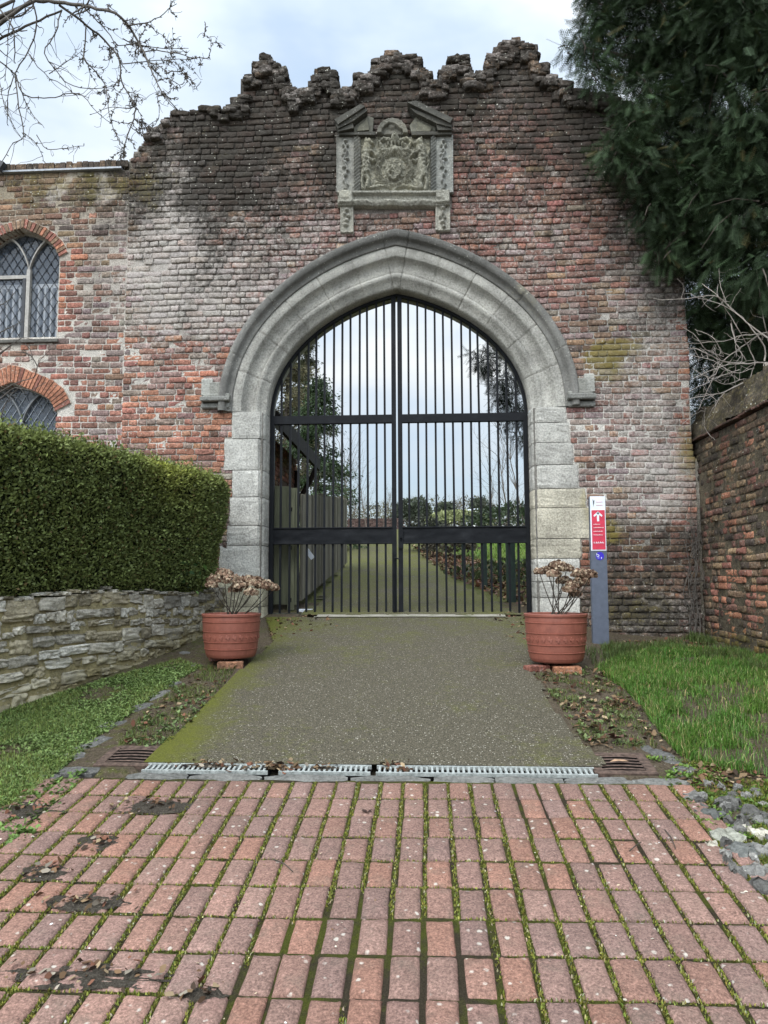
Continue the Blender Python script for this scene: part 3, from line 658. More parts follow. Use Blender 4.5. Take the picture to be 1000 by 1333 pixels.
# ------------------------------------------------------------------ brickwork generator
_gu=np.array([0,.04,.25,.5,.75,.96,1]); _gv=np.array([0,.12,.5,.88,1])
def _bt():
    U,Vv=np.meshgrid(_gu,_gv); n=len(_gu); m_=len(_gv); T=np.stack([U.ravel(),Vv.ravel()],-1); f=[]
    for a in range(m_-1):
        for b in range(n-1): f.append((a*n+b,a*n+b+1,(a+1)*n+b+1,(a+1)*n+b))
    rim=list(range(n))+[n*k+n-1 for k in range(1,m_)]+[n*(m_-1)+k for k in range(n-2,-1,-1)]+[n*k for k in range(m_-2,0,-1)]
    base=len(T)
    for q in range(len(rim)):
        q2=(q+1)%len(rim); f.append((rim[q],base+q,base+q2,rim[q2]))
    return T,np.array(f),np.array(rim)
BT,BF,BRIM=_bt()
def brick_mesh(rects,O,U,W,Nn,rough,depth=.055,proud=.0,dj=.005):
    """rects (n,4): ua,ub,wa,wb in the wall frame -> eroded individual bricks.  Nn points out of the wall"""
    n=len(rects); ua,ub,wa,wb=[rects[:,k][:,None] for k in range(4)]
    rough=np.broadcast_to(np.asarray(rough,float).reshape(-1,1),(n,1))
    m_=len(BT); edge=(BT[:,0]<.001)|(BT[:,0]>.999)|(BT[:,1]<.001)|(BT[:,1]>.999)
    corner=((BT[:,0]<.001)|(BT[:,0]>.999))&((BT[:,1]<.001)|(BT[:,1]>.999))
    u=ua+(ub-ua)*BT[None,:,0]; w=wa+(wb-wa)*BT[None,:,1]
    ju=rng.normal(size=(n,m_))*rough*.45; jw=rng.normal(size=(n,m_))*rough*.5
    ang=rng.normal(size=(n,1))*rough*1.2; uc=(ua+ub)/2; wc=(wa+wb)/2
    u2=u+ju-(w-wc)*ang; w2=w+jw+(u-uc)*ang
    cu=np.where(corner,.16,0)[None]; u2=u2+(uc-u2)*cu*.25; w2=w2+(wc-w2)*cu
    d=proud+rng.normal(size=(n,1))*dj*(rough/.004)**.5+rng.normal(size=(n,m_))*rough*.55+np.where(edge,-.005,0)[None]*(.5+rough/.010)
    tilt=rng.normal(size=(n,1))*rough*.8; d=d+tilt*(BT[None,:,0]-.5)*2
    fr=O+u2[...,None]*U+w2[...,None]*W+d[...,None]*Nn
    bk=O+u2[:,BRIM,None]*U+w2[:,BRIM,None]*W-depth*Nn
    V=np.concatenate([fr,bk],1); mm=V.shape[1]
    Fc=(BF[None]+(np.arange(n)*mm)[:,None,None]).reshape(-1,4)
    return V.reshape(-1,3),Fc,mm
def lay(allowed,u0,u1,w0,w1,course=.0745,joint=.011,irreg=.006,du=.012):
    """fill the allowed region with courses of stretchers and headers"""
    out=[]; ci=0; w=w0
    while w<w1:
        h=course*(1+rng.normal(0,.012)); us=np.arange(u0,u1,du); ok=allowed(us,np.full_like(us,w+h*.5))
        d=np.diff(np.concatenate([[0],ok.astype(int),[0]])); st=np.nonzero(d==1)[0]; en=np.nonzero(d==-1)[0]
        for a_,b_ in zip(st,en):
            ua=us[a_]; ub=us[min(b_,len(us)-1)]
            if ub-ua<.03: continue
            u=ua-(rng.random()*.2 if a_==0 else 0); hd=ci%2
            first=True
            while u<ub-.02:
                bl=(.112 if (hd and rng.random()<.72) or (not hd and rng.random()<.12) else .226)*(1+rng.normal(0,.035))
                if first and ci%2: bl*=.75; 
                first=False
                e=min(u+bl,ub); 
                if ub-e<.045: e=ub
                wav=.010*math.sin(u*1.3+w*2.1)+.006*math.sin(u*3.7)
                out.append((u+joint/2,e-joint/2,w+wav+joint/2,w+h+wav-joint/2)); u=e
        w+=h; ci+=1
    r=np.array(out); return r[(r[:,1]-r[:,0])>.02]
def core(strips,O,U,W,Nn,thick,colf,mat,name,parent,du=.06,dw=.09,setb=.0,mskf=None,rec=None):
    """mortar core: strips is a list of (ua,ub,[(wa,wb),...])"""
    VV=[];FF=[];n=0
    for ua,ub,iv in strips:
        for wa,wb in iv:
            if wb-wa<.01: continue
            k=max(1,int((wb-wa)/dw)); ws=np.linspace(wa,wb,k+1)
            fr=np.array([[O+u*U+w_*W-setb*Nn for u in (ua,ub)] for w_ in ws]).reshape(-1,3)
            if rec: fr=fr-rec(*PXY(fr))[:,None]*Nn
            bk=np.array([O+u*U+w_*W-thick*Nn for w_ in (wa,wb) for u in (ua,ub)])
            VV.append(fr);VV.append(bk); b=n+2*(k+1)
            for q in range(k): FF.append((n+2*q,n+2*q+1,n+2*q+3,n+2*q+2))
            FF+= [(b+1,b,b+2,b+3),(n,b,b+1,n+1),(n+2*k,n+2*k+1,b+3,b+2),(n,n+2*k,b+2,b),(n+1,b+1,b+3,n+2*k+1)]
            n=b+4
    V=np.vstack(VV); px,py=PXY(V)
    return mesh(name,V,np.array(FF),mat,parent,col=colf(px,py),msk=(mskf or mfield)(px,py)*np.array([.5,.7,.7]))
MORT=[(903,700,7,130,4,(.10,.085,.06)),(120,500,70,70,3,(.56,.53,.48)),(250,520,60,40,1.2,(.46,.42,.37)),(820,550,90,110,2.2,(.50,.48,.44)),(60,340,100,120,1.2,(.40,.35,.29)),(500,110,500,80,2.5,(.10,.088,.075)),(350,250,150,110,1.4,(.17,.15,.135)),(650,300,130,100,1.4,(.21,.185,.165)),(820,780,120,60,2,(.11,.095,.07)),(820,200,80,100,2,(.06,.05,.045)),(225,330,60,80,1.2,(.30,.28,.26)),(60,240,110,25,2,(.22,.18,.11))]
def mortcol(px,py):
    s=np.full(len(px),.25); c=np.tile(np.array([.25,.225,.195])*.25,(len(px),1))
    for cx,cy,sx_,sy_,wt,cc in MORT:
        g=wt*np.exp(-.5*(((px-cx)/sx_)**2+((py-cy)/sy_)**2)); s+=g; c+=g[:,None]*np.array(cc)
    return c/s[:,None]
def recess(px,py):
    w=np.zeros(len(px))
    for cx,cy,sx_,sy_ in ((120,500,75,80),(240,520,60,45),(820,550,90,100),(60,350,100,110)): w=np.maximum(w,np.exp(-.5*(((px-cx)/sx_)**2+((py-cy)/sy_)**2)))
    return .003+.010*(1-np.clip(w*1.6,0,1))
EX,EZ=np.array([1.,0,0]),np.array([0,0,1.]); NF=np.array([0,-1.,0])
# ------------------------------------------------------------------ rubble lumps
def rock_template(n=6):
    V=[];idx={};Fc=[]
    def vid(p):
        k=tuple(np.round(p,4)); 
        if k not in idx: idx[k]=len(V); V.append(p)
        return idx[k]
    g=np.linspace(-1,1,n)
    for ax in range(3):
        for sg in (-1,1):
            if ax==1 and sg==1: continue
            for a in range(n-1):
                for b in range(n-1):
                    q=[]
                    for (i,j) in ((a,b),(a+1,b),(a+1,b+1),(a,b+1)):
                        p=[0,0,0]; p[ax]=sg; p[(ax+1)%3]=g[i]; p[(ax+2)%3]=g[j]; q.append(vid(tuple(p)))
                    Fc.append(q if sg>0 else q[::-1])
    return np.array(V,float),np.array(Fc)
RTV,RTF=rock_template(6)
def rock():
    T=RTV.copy(); r=np.linalg.norm(T,axis=1)[:,None]; T=T*.72+T/r*1.25*.28; pq=T+rng.normal(0,5,3)
    return T+np.stack([fbm(pq[:,0]*1.3+k*7,pq[:,2]*1.3+pq[:,1]*.8,k+3,3)-.5 for k in range(3)],-1)*np.array([.7,.8,.7])
# ------------------------------------------------------------------ the gate wall
TOP=[(168,208),(168,205),(177,193),(189,178),(198,166),(214,151),(222,143.5),(300,139),(301.5,131.5),(315,127),(314.8,104.5),(313.5,97),(327,94),(327.2,86.5),(334.5,85),(336,77.5),(342,75),(342.2,69.5),(352.5,70),(354,77.5),(360,79),(361.5,85),(370.5,85),(375,97),(379.5,109),(387,112),(388,122),(391,124),(393.6,113.5),(402,110.5),(403.5,97),(411,92.5),(432,94),(439.5,100),(441,117),(446,118),(459,110),(461,101),(478,97.6),(480,91),(483,80),(501,75),(502,67),(509,65.6),(509.4,60),(520,61),(520.6,67),(526,69),(528,75),(544,77),(545.6,81.6),(552,81.6),(553.6,93),(560,96),(561.6,107),(568,110.4),(573,94.4),(577.6,88),(582.4,77),(608,76),(611,81.6),(616,88),(619,97.6),(628,97),(629,85),(635,75),(638,67),(648,64),(649.6,57.6),(667,55),(686,56),(689,62.4),(699,64),(700,73.6),(704,85),(718,88),(721.6,97.6),(731,99),(733,105.6),(745.6,107),(749,117),(790,122),(830,136),(850,160),(875,200),(893,330)]
_tw=np.array([P(x,y,YW) for x,y in TOP]); TX=_tw[:,0]; TX=np.maximum.accumulate(TX+np.arange(len(TX))*1e-5); TZ=_tw[:,2]
X0W,X1W=float(TX[0]),3.19
def topz(x): return np.interp(x,TX,TZ,left=-9,right=-9)
JL=[(301,541,571),(292,571,612),(303,612,647),(300,647,684),(297,684,710),(288,710,757),(286,757,790),(283,790,838)]
JR=[(739,526,550),(742,550,576),(746,576,605),(752,605,636),(761,636,661),(765,661,701),(753,701,727),(751,727,757),(748,757,778),(750,778,842)]
jl=[(P(x,600,YW)[0],P(320,b,YW)[2],P(320,a,YW)[2]) for x,a,b in JL]; jr=[(P(x,600,YW)[0],P(720,b,YW)[2],P(720,a,YW)[2]) for x,a,b in JR]
jl[0]=(jl[0][0],jl[0][1],ASZ); jr[0]=(jr[0][0],jr[0][1],ASZ)
def jamb_edge(z,tab):
    o=np.full(np.shape(z),tab[0][0])
    for x,za,zb in tab: o=np.where((z>=za)&(z<zb),x,o)
    return o
RHOOD=.66
PANEL=[(P(441,200,YW)[0],P(588,200,YW)[0]),(P(515,268,YW)[2],P(515,186,YW)[2])]
PANEL=((P(437,220,YW)[0]+.02,P(592,220,YW)[0]-.02),(P(515,272,YW)[2],P(515,180,YW)[2]))
def gate_ok(u,z,grow=0):
    hx_=arch_x(z,RHOOD-.07); inside=np.abs(u-ACX)<hx_
    below=z<ASZ-.02; inside=np.where(below,(u>jamb_edge(z,jl)+.0)&(u<jamb_edge(z,jr)-.0),inside)
    pn=(u>PANEL[0][0]+.03)&(u<PANEL[0][1]-.03)&(z>PANEL[1][0])&(z<PANEL[1][1])
    return (~inside)&(~pn)&(z<topz(u)-.035)&(u>X0W)&(u<np.where(z>2.95,3.10+.012*np.sin(z*5),3.19))&(z>.6)
gw=thing('gate_wall','tall ruined brick wall with jagged top, pointed stone gateway arch and carved coat of arms','wall',(ACX,YW,1.0))
rc=lay(gate_ok,X0W,X1W,.62,8.3)
O0=np.array([0,YW,0.])
cx_,cy_=PXY(O0+((rc[:,0]+rc[:,1])/2)[:,None]*EX+((rc[:,2]+rc[:,3])/2)[:,None]*EZ)
ruin=np.clip((np.interp((rc[:,0]+rc[:,1])/2,TX,TZ)-(rc[:,2]+rc[:,3])/2),0,9); rough=.0036+.010*np.exp(-ruin/.22)+.002*np.exp(-((cy_-300)/160)**2)
rough+=.003*np.exp(-.5*((cx_-820)/100)**2-.5*((cy_-780)/40)**2)
rough-= .0012*np.exp(-.5*((cx_-820)/90)**2-.5*((cy_-560)/70)**2)
V,Fc,mm=brick_mesh(rc,O0,EX,EZ,NF,rough,proud=.006)
cc=np.repeat(brickcol(cx_,cy_),mm,0); vx,vy=PXY(V)
mesh('brickwork',V,Fc,M['brick'],gw,col=cc,msk=mfield(vx,vy))
st=[]; 
for ua in np.arange(X0W,X1W,.05):
    ub=min(ua+.05,X1W); um=(ua+ub)/2; tz=float(topz(um))-.05; iv=[]
    hx_=abs(um-ACX)
    if hx_<AW+.44:
        za=float(arch_z(hx_,.42)); za=za if za>ASZ-.3 else -1
        if hx_<AW+.30: iv=[(max(za,ASZ-.2),tz)]
        else: iv=[(.5,ASZ-.03),(max(za,ASZ+.0) if za>0 else ASZ,tz)]
    else: iv=[(.5,tz if um<3.09 else 2.9)]
    st.append((ua,ub,iv))
# the core is cut back behind the jamb stones
st=[(a,b,[(w0 if abs((a+b)/2-ACX)>AW+.12 else w0,w1) for w0,w1 in iv]) for a,b,iv in st]
core(st,O0,EX,EZ,NF,.62,mortcol,M['mortar'],'mortar_core',gw,setb=.0,rec=recess)
# rough rubble caps on the ruined crenellations (back of the wall top, seen above the broken edge)
VVr=[];FFr=[];CCr=[];nr=0
for i_ in range(620):
    x=rng.uniform(X0W+.02,3.0) if i_%4==0 else rng.uniform(-2.35,2.4); z=float(min(topz(x-.07),topz(x),topz(x+.07)))
    if z<6.3 or (x<-2.35 and i_%8): continue
    fr=i_<400; y=YW-.02+.05*rng.random() if fr else rng.uniform(YW+.05,YW+.5); z-=rng.uniform(.01,.22 if fr else .1)
    T=rock(); s_=np.array([rng.uniform(.05,.105),rng.uniform(.05,.09),rng.uniform(.028,.046)]); an=rng.normal(0,.25); T=T*s_
    T=np.stack([T[:,0]*math.cos(an)-T[:,2]*math.sin(an)*.4,T[:,1],T[:,2]+T[:,0]*math.sin(an)*.3],-1)+np.array([x,y,z])
    pc=rng.random(); c_=np.array(PAL['dark'] if pc<.5 else PAL['grey'] if pc<.75 else PAL['brown'] if pc<.92 else PAL['pale'])*rng.uniform(.5,1.25)
    VVr.append(T);FFr.append(RTF+nr);nr+=len(T);CCr.append(np.tile(c_,(len(T),1)))
VVr=np.vstack(VVr); px,py=PXY(VVr); mesh('broken_top',VVr,np.vstack(FFr),M['brick'],gw,col=np.vstack(CCr),msk=mfield(px,py)*np.array([1,.7,1]))
# ---- stone arch, hood mould, jambs
def amsk(V):
    px,py=PXY(V); d=np.clip((430-py)/130,0,1); 
    return np.stack([0*px,.40*d+.08,.1+.25*np.exp(-.5*((px-690)/25)**2-.5*((py-372)/30)**2)],-1)
def hollow(r0,y0,r1,y1,bul,n=7):
    q=np.linspace(0,1,n); r=r0+(r1-r0)*q; y=y0+(y1-y0)*q; L_=math.hypot(r1-r0,y1-y0); nx_,ny_=-(y1-y0)/L_,(r1-r0)/L_
    k=np.sin(q*math.pi)*bul; return list(zip(r+nx_*k,y+ny_*k))
prof=[(0,.60),(0,.30),(0,.19),(.012,.168)]+hollow(.02,.16,.115,.085,.006)[0:]+[(.135,.078),(.158,.074),(.165,.088),(.172,.09)]+hollow(.178,.085,.335,-.004,.034,9)+[(.345,-.012),(.40,-.014),(.455,-.015),(.47,-.012)]
arch=sweep(prof,M['stone'],'arch_stones',gw,[.16,.335,.50,.665,.83,.985],(.44,.43,.39),amsk)
hood=[(.455,.0),(.462,-.028)]+hollow(.466,-.034,.545,-.082,.018,7)+[(.556,-.096),(.59,-.104),(.622,-.106),(.636,-.098),(.655,-.06),(.675,.0),(.68,.03)]
sweep(hood,M['stone'],'hood_mould',gw,[.21,.45,.70,.985],(.28,.275,.255),lambda V: amsk(V)+np.array([0,.30,0]))
def jamb(tab,sg):
    mbs=MB()
    xin=ACX+sg*AW
    for q,(xo,za,zb) in enumerate(tab):
        a=za+.004; b=zb-.004
        tone=.50*(1+rng.normal(0,.08)); c_=np.array([tone,tone*.98,tone*.90])*1.04
        if sg>0 and 4<=q<=6: c_=c_*np.array([1.05,1.0,.88])
        if sg<0 and q>=6: c_=c_*np.array([1.05,1.0,.80])
        # plan outline: outer edge -> front -> chamfered arris -> reveal
        fade=max(0,1-(q/1.6)) ; ch=.05+.02*rng.random()
        pts=[(xo,YW+.60),(xo,YW+.0),(xo+(-sg)*.006,YW-.010)]
        xs_=np.linspace(xo-sg*.02,xin+sg*ch,6)[1:]
        pts+=[(x,YW-.012+rng.normal(0,.0015)) for x in xs_]
        pts+=[(xin+sg*.012,YW+ch*.9),(xin,YW+ch+.02),(xin,YW+.60)]
        k=9; zs=np.linspace(a,b,k); n=len(pts); rows=[]
        for zi,z in enumerate(zs):
            p=np.array(pts); e=.005 if zi in(0,k-1) else 0
            p=p+rng.normal(0,.0016,p.shape); p[2:-3,1]+=e; p[-4:-1,0]+=sg*e; p[1:3,0]+=rng.normal(0,.004)*1
            rows.append(np.column_stack([p,np.full(n,z)]))
        Vv=np.vstack(rows); fs=[]
        for r in range(k-1):
            for s_ in range(n-1): fs.append((r*n+s_,r*n+s_+1,(r+1)*n+s_+1,(r+1)*n+s_) )
        fs+=[tuple(range(n-1,-1,-1)),tuple(range((k-1)*n,k*n))]
        mbs.add(Vv,fs,c_)
    # mortar behind the joints
    xo=min(t[0] for t in tab) if sg>0 else max(t[0] for t in tab)
    mbs.box((min(xo,xin+sg*.02),YW+.02,tab[-1][1]+.02),(max(xo,xin+sg*.02),YW+.55,tab[0][2]-.01),(.2,.19,.17))
    Vv=np.vstack(mbs.V); px,py=PXY(Vv)
    lic=.9*np.exp(-.5*((px-764)/5)**2-.5*((py-655)/22)**2)
    mk=np.stack([0*px,.05+.30*sst(770,830,py)*(px<400)-.25*sst(600,640,py)*(px>600),.08+lic],-1)
    return mesh('jamb_stones',Vv,mbs.F,M['stone'],gw,col=np.vstack(mbs.C),msk=np.clip(mk,-.3,1))
jamb(jl,-1); jamb(jr,1)
# label stops at the two ends of the hood mould
def stop(px0,px1,py0,py1,sg):
    xa=P(px0,py0,YW)[0]; xb=P(px1,py1,YW)[0]; zb=P(px0,py0,YW)[2]; za=P(px0,py1,YW)[2]; h=zb-za
    mbs=MB(); xo,xi=(xa,xb) if sg<0 else (xb,xa)
    wv=xi-xo
    # moulded return: weathered plain upper block, projecting lip, hollow and base
    def slab(x0,x1,z0,z1,y,c=(.33,.33,.30)): mbs.box((min(x0,x1),YW-y,z0),(max(x0,x1),YW+.05,z1),c,.012)
    slab(xo,xo+wv*.36,za+h*.42,zb,.045,(.46,.46,.42))
    slab(xo+wv*.30,xo+wv*.72,za+h*.38,za+h*.86,.07,(.30,.30,.27))
    slab(xo+wv*.02,xo+wv*.99,za+h*.20,za+h*.36,.125,(.25,.25,.23)); slab(xo+wv*.10,xo+wv*.97,za+h*.34,za+h*.46,.085,(.30,.30,.27))
    if 0: pass
    # underside of the lip
    x0,x1=xo+wv*.06,xo+wv*.98
    prof_=[] and [(x0,za+h*.40),(x1-.0*wv,za+h*.20),(x1,za+h*.08),(x1-wv*.12,za+h*.03),(x0+wv*.05,za+h*.30)]
    slab(xo,xo+wv*.95,za,za+h*.17,.06,(.28,.28,.26))
    slab(xo+wv*.0,xo+wv*.5,za+h*.16,za+h*.45,.03,(.22,.22,.2))
    Vv=np.vstack(mbs.V); Vv=Vv+(np.stack([fbm(Vv[:,0]*23,Vv[:,2]*23,s_) for s_ in (3,4,5)],-1)-.5)*.014
    px,py=PXY(Vv); return mesh('label_stop',Vv,mbs.F,M['stone'],gw,col=np.vstack(mbs.C),msk=amsk(Vv)+np.array([0,.12,.05]))
stop(264,302,494,533,-1); stop(736,774,488,531,1)
# ------------------------------------------------------------------ carved coat of arms above the arch
def q2w(x,y,yd=0): # crop pixel of the carving -> wall
    return P(420+x/5.263,140+y/5.263,YW+yd)
crest=mesh('carved_panel',[(0,0,0)],[],None,gw); crest.data.clear_geometry()
def relief(name,x0,x1,y0,y1,step,hf,colr,parent,back=.08,mskv=(0,.22,.25)):
    gx=np.arange(x0,x1+step,step); gy=np.arange(y0,y1+step,step); Xp,Yp=np.meshgrid(gx,gy); H=hf(Xp,Yp)
    A=np.array([q2w(x,y) for x,y in ((x0,y0),(x1,y0),(x0,y1))]); 
    W=A[0]+((Xp-x0)/(x1-x0))[...,None]*(A[1]-A[0])+((Yp-y0)/(y1-y0))[...,None]*(A[2]-A[0])
    W=W.copy(); W[...,1]=YW-H
    edge=np.zeros(H.shape,bool); edge[0]=edge[-1]=True; edge[:,0]=edge[:,-1]=True
    W[...,1]=np.where(edge,YW+.03,W[...,1])
    n=len(gx); m_=len(gy); i,j=np.meshgrid(np.arange(m_-1),np.arange(n-1),indexing='ij'); q=i*n+j
    Fq=np.stack([q,q+n,q+n+1,q+1],-1).reshape(-1,4); V=W.reshape(-1,3)
    gy_,gx_=np.gradient(H); 
    mk=np.tile(np.array(mskv,float),(len(V),1)); mk[:,1]+=.2*(fbm(Xp*.012,Yp*.012,77).ravel()-.5)
    return mesh(name,V,Fq,M['carved'],parent,col=np.tile(np.array(colr),(len(V),1)),msk=mk,smooth=True)
def ell(X,Y,cx,cy,rx,ry,h,rot=0,p=.5):
    dx,dy=X-cx,Y-cy; c,s=math.cos(rot),math.sin(rot); a=(dx*c+dy*s)/rx; b=(-dx*s+dy*c)/ry
    return h*np.clip(1-a*a-b*b,0,1)**p
def cap(X,Y,pts,r,h):
    o=np.zeros_like(X); 
    for (x1,y1),(x2,y2) in zip(pts[:-1],pts[1:]):
        L2=(x2-x1)**2+(y2-y1)**2; t=np.clip(((X-x1)*(x2-x1)+(Y-y1)*(y2-y1))/L2,0,1); d=np.hypot(X-x1-t*(x2-x1),Y-y1-t*(y2-y1)); o=np.maximum(o,h*np.sqrt(np.clip(1-(d/r)**2,0,1)))
    return o
def rough_(X,Y,a=.012): return (fbm(X*.09,Y*.09,11)-.5)*a+(fbm(X*.25,Y*.25,12)-.5)*a*.9
def field(X,Y):
    H=.018+0*X; mx=np.maximum
    # garter ring with scroll letters worn to bumps
    d=np.hypot((X-490),(Y-432)*.98); ring=.052*np.clip(1-((d-112)/26)**2,0,1)**.5; th_=np.arctan2(Y-432,X-490)
    H=mx(H,ring*.9+.014*np.sin(th_*31)*np.sin(d*.5)*(ring>.02)+.012*(fbm(X*.11,Y*.11,88)-.5)*(ring>.02))
    H=mx(H,.030*np.clip(1-(d/92)**8,0,1)*(d<92))
    # quartered shield
    sh=(np.abs(X-487)<54-np.clip(Y-450,0,99)**1.6*.05)&(Y>382)&(Y<515); H=np.where(sh,mx(H,.062),H)
    H=np.where(sh,H+(fbm(X*.16,Y*.16,93)-.5)*.03,H)
    H=np.where(sh&((np.abs(X-487)<3)|(np.abs(Y-440)<3)),.058,H)
    # crown and helm
    H=mx(H,ell(X,Y,500,300,62,30,.060)); 
    for k in range(5): H=mx(H,ell(X,Y,452+k*24,268-8*math.sin(k/4*math.pi),11,20,.068))
    H=mx(H,ell(X,Y,498,228,30,42,.085)); H=mx(H,ell(X,Y,498,210,18,14,.098))
    for sg in (-1,1):  # mantling curls
        H=mx(H,cap(X,Y,[(500+sg*30,240),(500+sg*80,225),(500+sg*110,255),(500+sg*85,290)],15,.052)); H=mx(H,cap(X,Y,[(500+sg*60,300),(500+sg*110,310),(500+sg*125,345)],13,.045))
    # supporters: a lion and a dragon, worn: head, body, forelegs, hind leg, tail
    for sg in (-1,1):
        c=490
        H=mx(H,ell(X,Y,c+sg*172,258,32,27,.085)); H=mx(H,ell(X,Y,c+sg*148,266,20,14,.075)); H=mx(H,ell(X,Y,c+sg*188,236,12,14,.07))
        H=mx(H,cap(X,Y,[(c+sg*180,280),(c+sg*192,340),(c+sg*186,410),(c+sg*200,470)],34,.068))
        H=mx(H,cap(X,Y,[(c+sg*170,320),(c+sg*138,330),(c+sg*118,350)],14,.066)); H=mx(H,cap(X,Y,[(c+sg*176,365),(c+sg*146,385),(c+sg*130,380)],13,.062))
        H=mx(H,cap(X,Y,[(c+sg*200,470),(c+sg*172,510),(c+sg*185,560)],17,.066)); H=mx(H,cap(X,Y,[(c+sg*212,480),(c+sg*222,530),(c+sg*212,570)],15,.058))
        H=mx(H,cap(X,Y,[(c+sg*215,440),(c+sg*235,400),(c+sg*228,350),(c+sg*240,310)],9,.045))
        for k in range(7): H=mx(H,ell(X,Y,c+sg*(190+rng.uniform(-24,24)),300+k*26,12,10,.074))
    H=mx(H,cap(X,Y,[(330,560),(430,545),(490,570),(550,545),(660,560)],14,.045))
    H=mx(H,ell(X,Y,490,575,14,24,.05))
    bx=rng.uniform(270,730,150); by=rng.uniform(215,590,150)
    for k in range(150): H=H+ell(X,Y,bx[k],by[k],rng.uniform(6,15),rng.uniform(6,13),rng.uniform(-.012,.020))
    return .02+(H-.018)*1.45+rough_(X,Y,.030)
relief('heraldic_relief',262,738,205,600,3.2,field,(.37,.36,.29),crest,mskv=(0,.30,.22))
def pil(x0,x1,rope,mot):
    xc=(x0+x1)/2
    def f(X,Y):
        H=.050+0*X; mx=np.maximum
        e=np.minimum(np.minimum(X-x0,x1-X),np.minimum(Y-205,600-Y)); H=np.where(e<9,.062,H)
        r=np.abs(X-rope)<22; H=np.where(r,.066+.016*np.sin((Y+ (X-rope)*.9)*.26),H); H=np.where(np.abs(np.abs(X-rope)-24)<3,.045,H)
        xm=mot
        for (dx,y,rx,ry) in [(0,250,20,16),(-14,278,13,18),(15,280,13,18),(0,310,17,18),(-10,345,20,12),(12,372,20,12),(0,400,14,24),(-12,430,15,12),(14,452,16,12),(0,480,20,20),(-8,520,14,22),(10,548,17,14),(0,575,20,10)]: H=mx(H,ell(X,Y,xm+dx,y,rx,ry,.098))
        H=mx(H,cap(X,Y,[(xm-14,260),(xm+12,320),(xm-14,380),(xm+14,440),(xm-12,500),(xm+8,560)],9,.088))
        return H+rough_(X,Y,.010)
    return f
relief('pilaster',96,262,205,600,3.6,pil(96,262,238,160),(.33,.325,.29),crest,mskv=(0,.32,.12)); relief('pilaster',738,894,205,600,3.6,pil(738,894,756,826),(.32,.325,.30),crest,mskv=(0,.36,.1))
# ledge, frieze and lower moulding below the panel
def ledge(X,Y):
    H=np.where(Y<618,.105,np.where(Y<655,.055,.10)); H=H-.03*np.clip((Y-670)/20,0,1)
    for x in (165,822): H=np.where((np.abs(X-x)<44),np.maximum(H,np.where(Y<680,.125,.09)),H)
    return H+rough_(X,Y,.018)+.012*np.sin(X*.03)*(Y>650)
relief('ledge',104,872,596,692,4.5,ledge,(.35,.34,.29),crest,mskv=(0,.18,.15))
def cons(xc,kind):
    def f(X,Y):
        H=.045+0*X; mx=np.maximum
        e=np.minimum(X-(xc-46),(xc+46)-X); H=np.where(e<8,.055,H)
        for (dx,y,rx,ry) in ([(0,718,20,16),(-14,745,16,18),(14,760,18,18),(0,790,22,18),(-6,820,24,16)] if kind else [(0,705,22,18),(-18,690,10,10),(18,690,10,10),(0,740,14,24),(-16,765,12,14),(16,770,12,14),(0,800,22,18),(8,832,18,14)]): H=mx(H,ell(X,Y,xc+dx,y,rx,ry,.098))
        return H+rough_(X,Y,.012)
    return f
relief('console',122,214,690,868,3.6,cons(168,True),(.40,.385,.33),crest,mskv=(0,.08,.2)); relief('console',772,874,662,856,3.6,cons(822,False),(.40,.385,.33),crest,mskv=(0,.08,.2))
# broken pediment: two raking cornices and a curved scroll between them
def raking(pts,steps):
    mbs=MB()
    for (poly,dep,c_) in steps:
        w_=np.array([q2w(x,y) for x,y in poly]); w_[:,1]=YW-dep; 
        A=(w_[1:-1,0]-w_[0,0]); 
        # orientation: make the front face the viewer
        ar=0
        for a_ in range(len(w_)):
            b_=(a_+1)%len(w_); ar+=w_[a_,0]*w_[b_,2]-w_[b_,0]*w_[a_,2]
        if ar<0: w_=w_[::-1]
        mbs.prism(w_,(0,dep+.04,0),c_)
    V=np.vstack(mbs.V); V=V+(np.stack([fbm(V[:,0]*19,V[:,2]*19,s_) for s_ in (3,4,5)],-1)-.5)*.02
    mesh('pediment',V,mbs.F,M['carved'],crest,col=np.vstack(mbs.C),msk=np.tile(np.array([0,.55,.15]),(len(V),1)))
dk=(.15,.145,.125); lt=(.29,.285,.23)
raking(0,[([(92,150),(270,45),(300,62),(120,182)],.20,dk),([(100,172),(300,62),(312,80),(215,150),(118,200)],.165,dk),([(112,196),(215,150),(222,185),(118,215)],.14,dk),([(215,160),(318,82),(352,96),(345,205),(222,205)],.075,lt),([(255,165),(312,110),(322,186),(240,192)],.10,(.34,.33,.25)),([(118,205),(365,198),(365,218),(118,222)],.10,dk)])
raking(0,[([(585,36),(640,26),(890,140),(870,172)],.20,dk),([(600,60),(868,160),(880,190),(780,165),(640,95)],.165,dk),([(775,160),(885,165),(882,200),(790,205)],.14,dk),([(640,92),(770,160),(775,205),(612,205),(600,150)],.075,lt),([(655,130),(745,172),(735,192),(640,192)],.10,(.34,.33,.25)),([(610,198),(882,198),(882,216),(610,218)],.10,dk)])
def scroll(X,Y):
    d=np.hypot((X-480)/1.0,(Y-205)*1.05); H=.03+.0*X; H=np.where((d<105)&(d>72),.10,H); H=np.where(d<72,.055,H)
    H=np.maximum(H,ell(X,Y,478,150,40,34,.085)); H=np.maximum(H,cap(X,Y,[(455,130),(500,140),(540,175)],14,.11)); H=np.where(Y>203,.02,H)
    return np.where(d<108,H,-.01)+rough_(X,Y,.016)
relief('pediment_scroll',372,588,95,205,3.6,scroll,(.25,.24,.2),crest,mskv=(0,.4,.15))
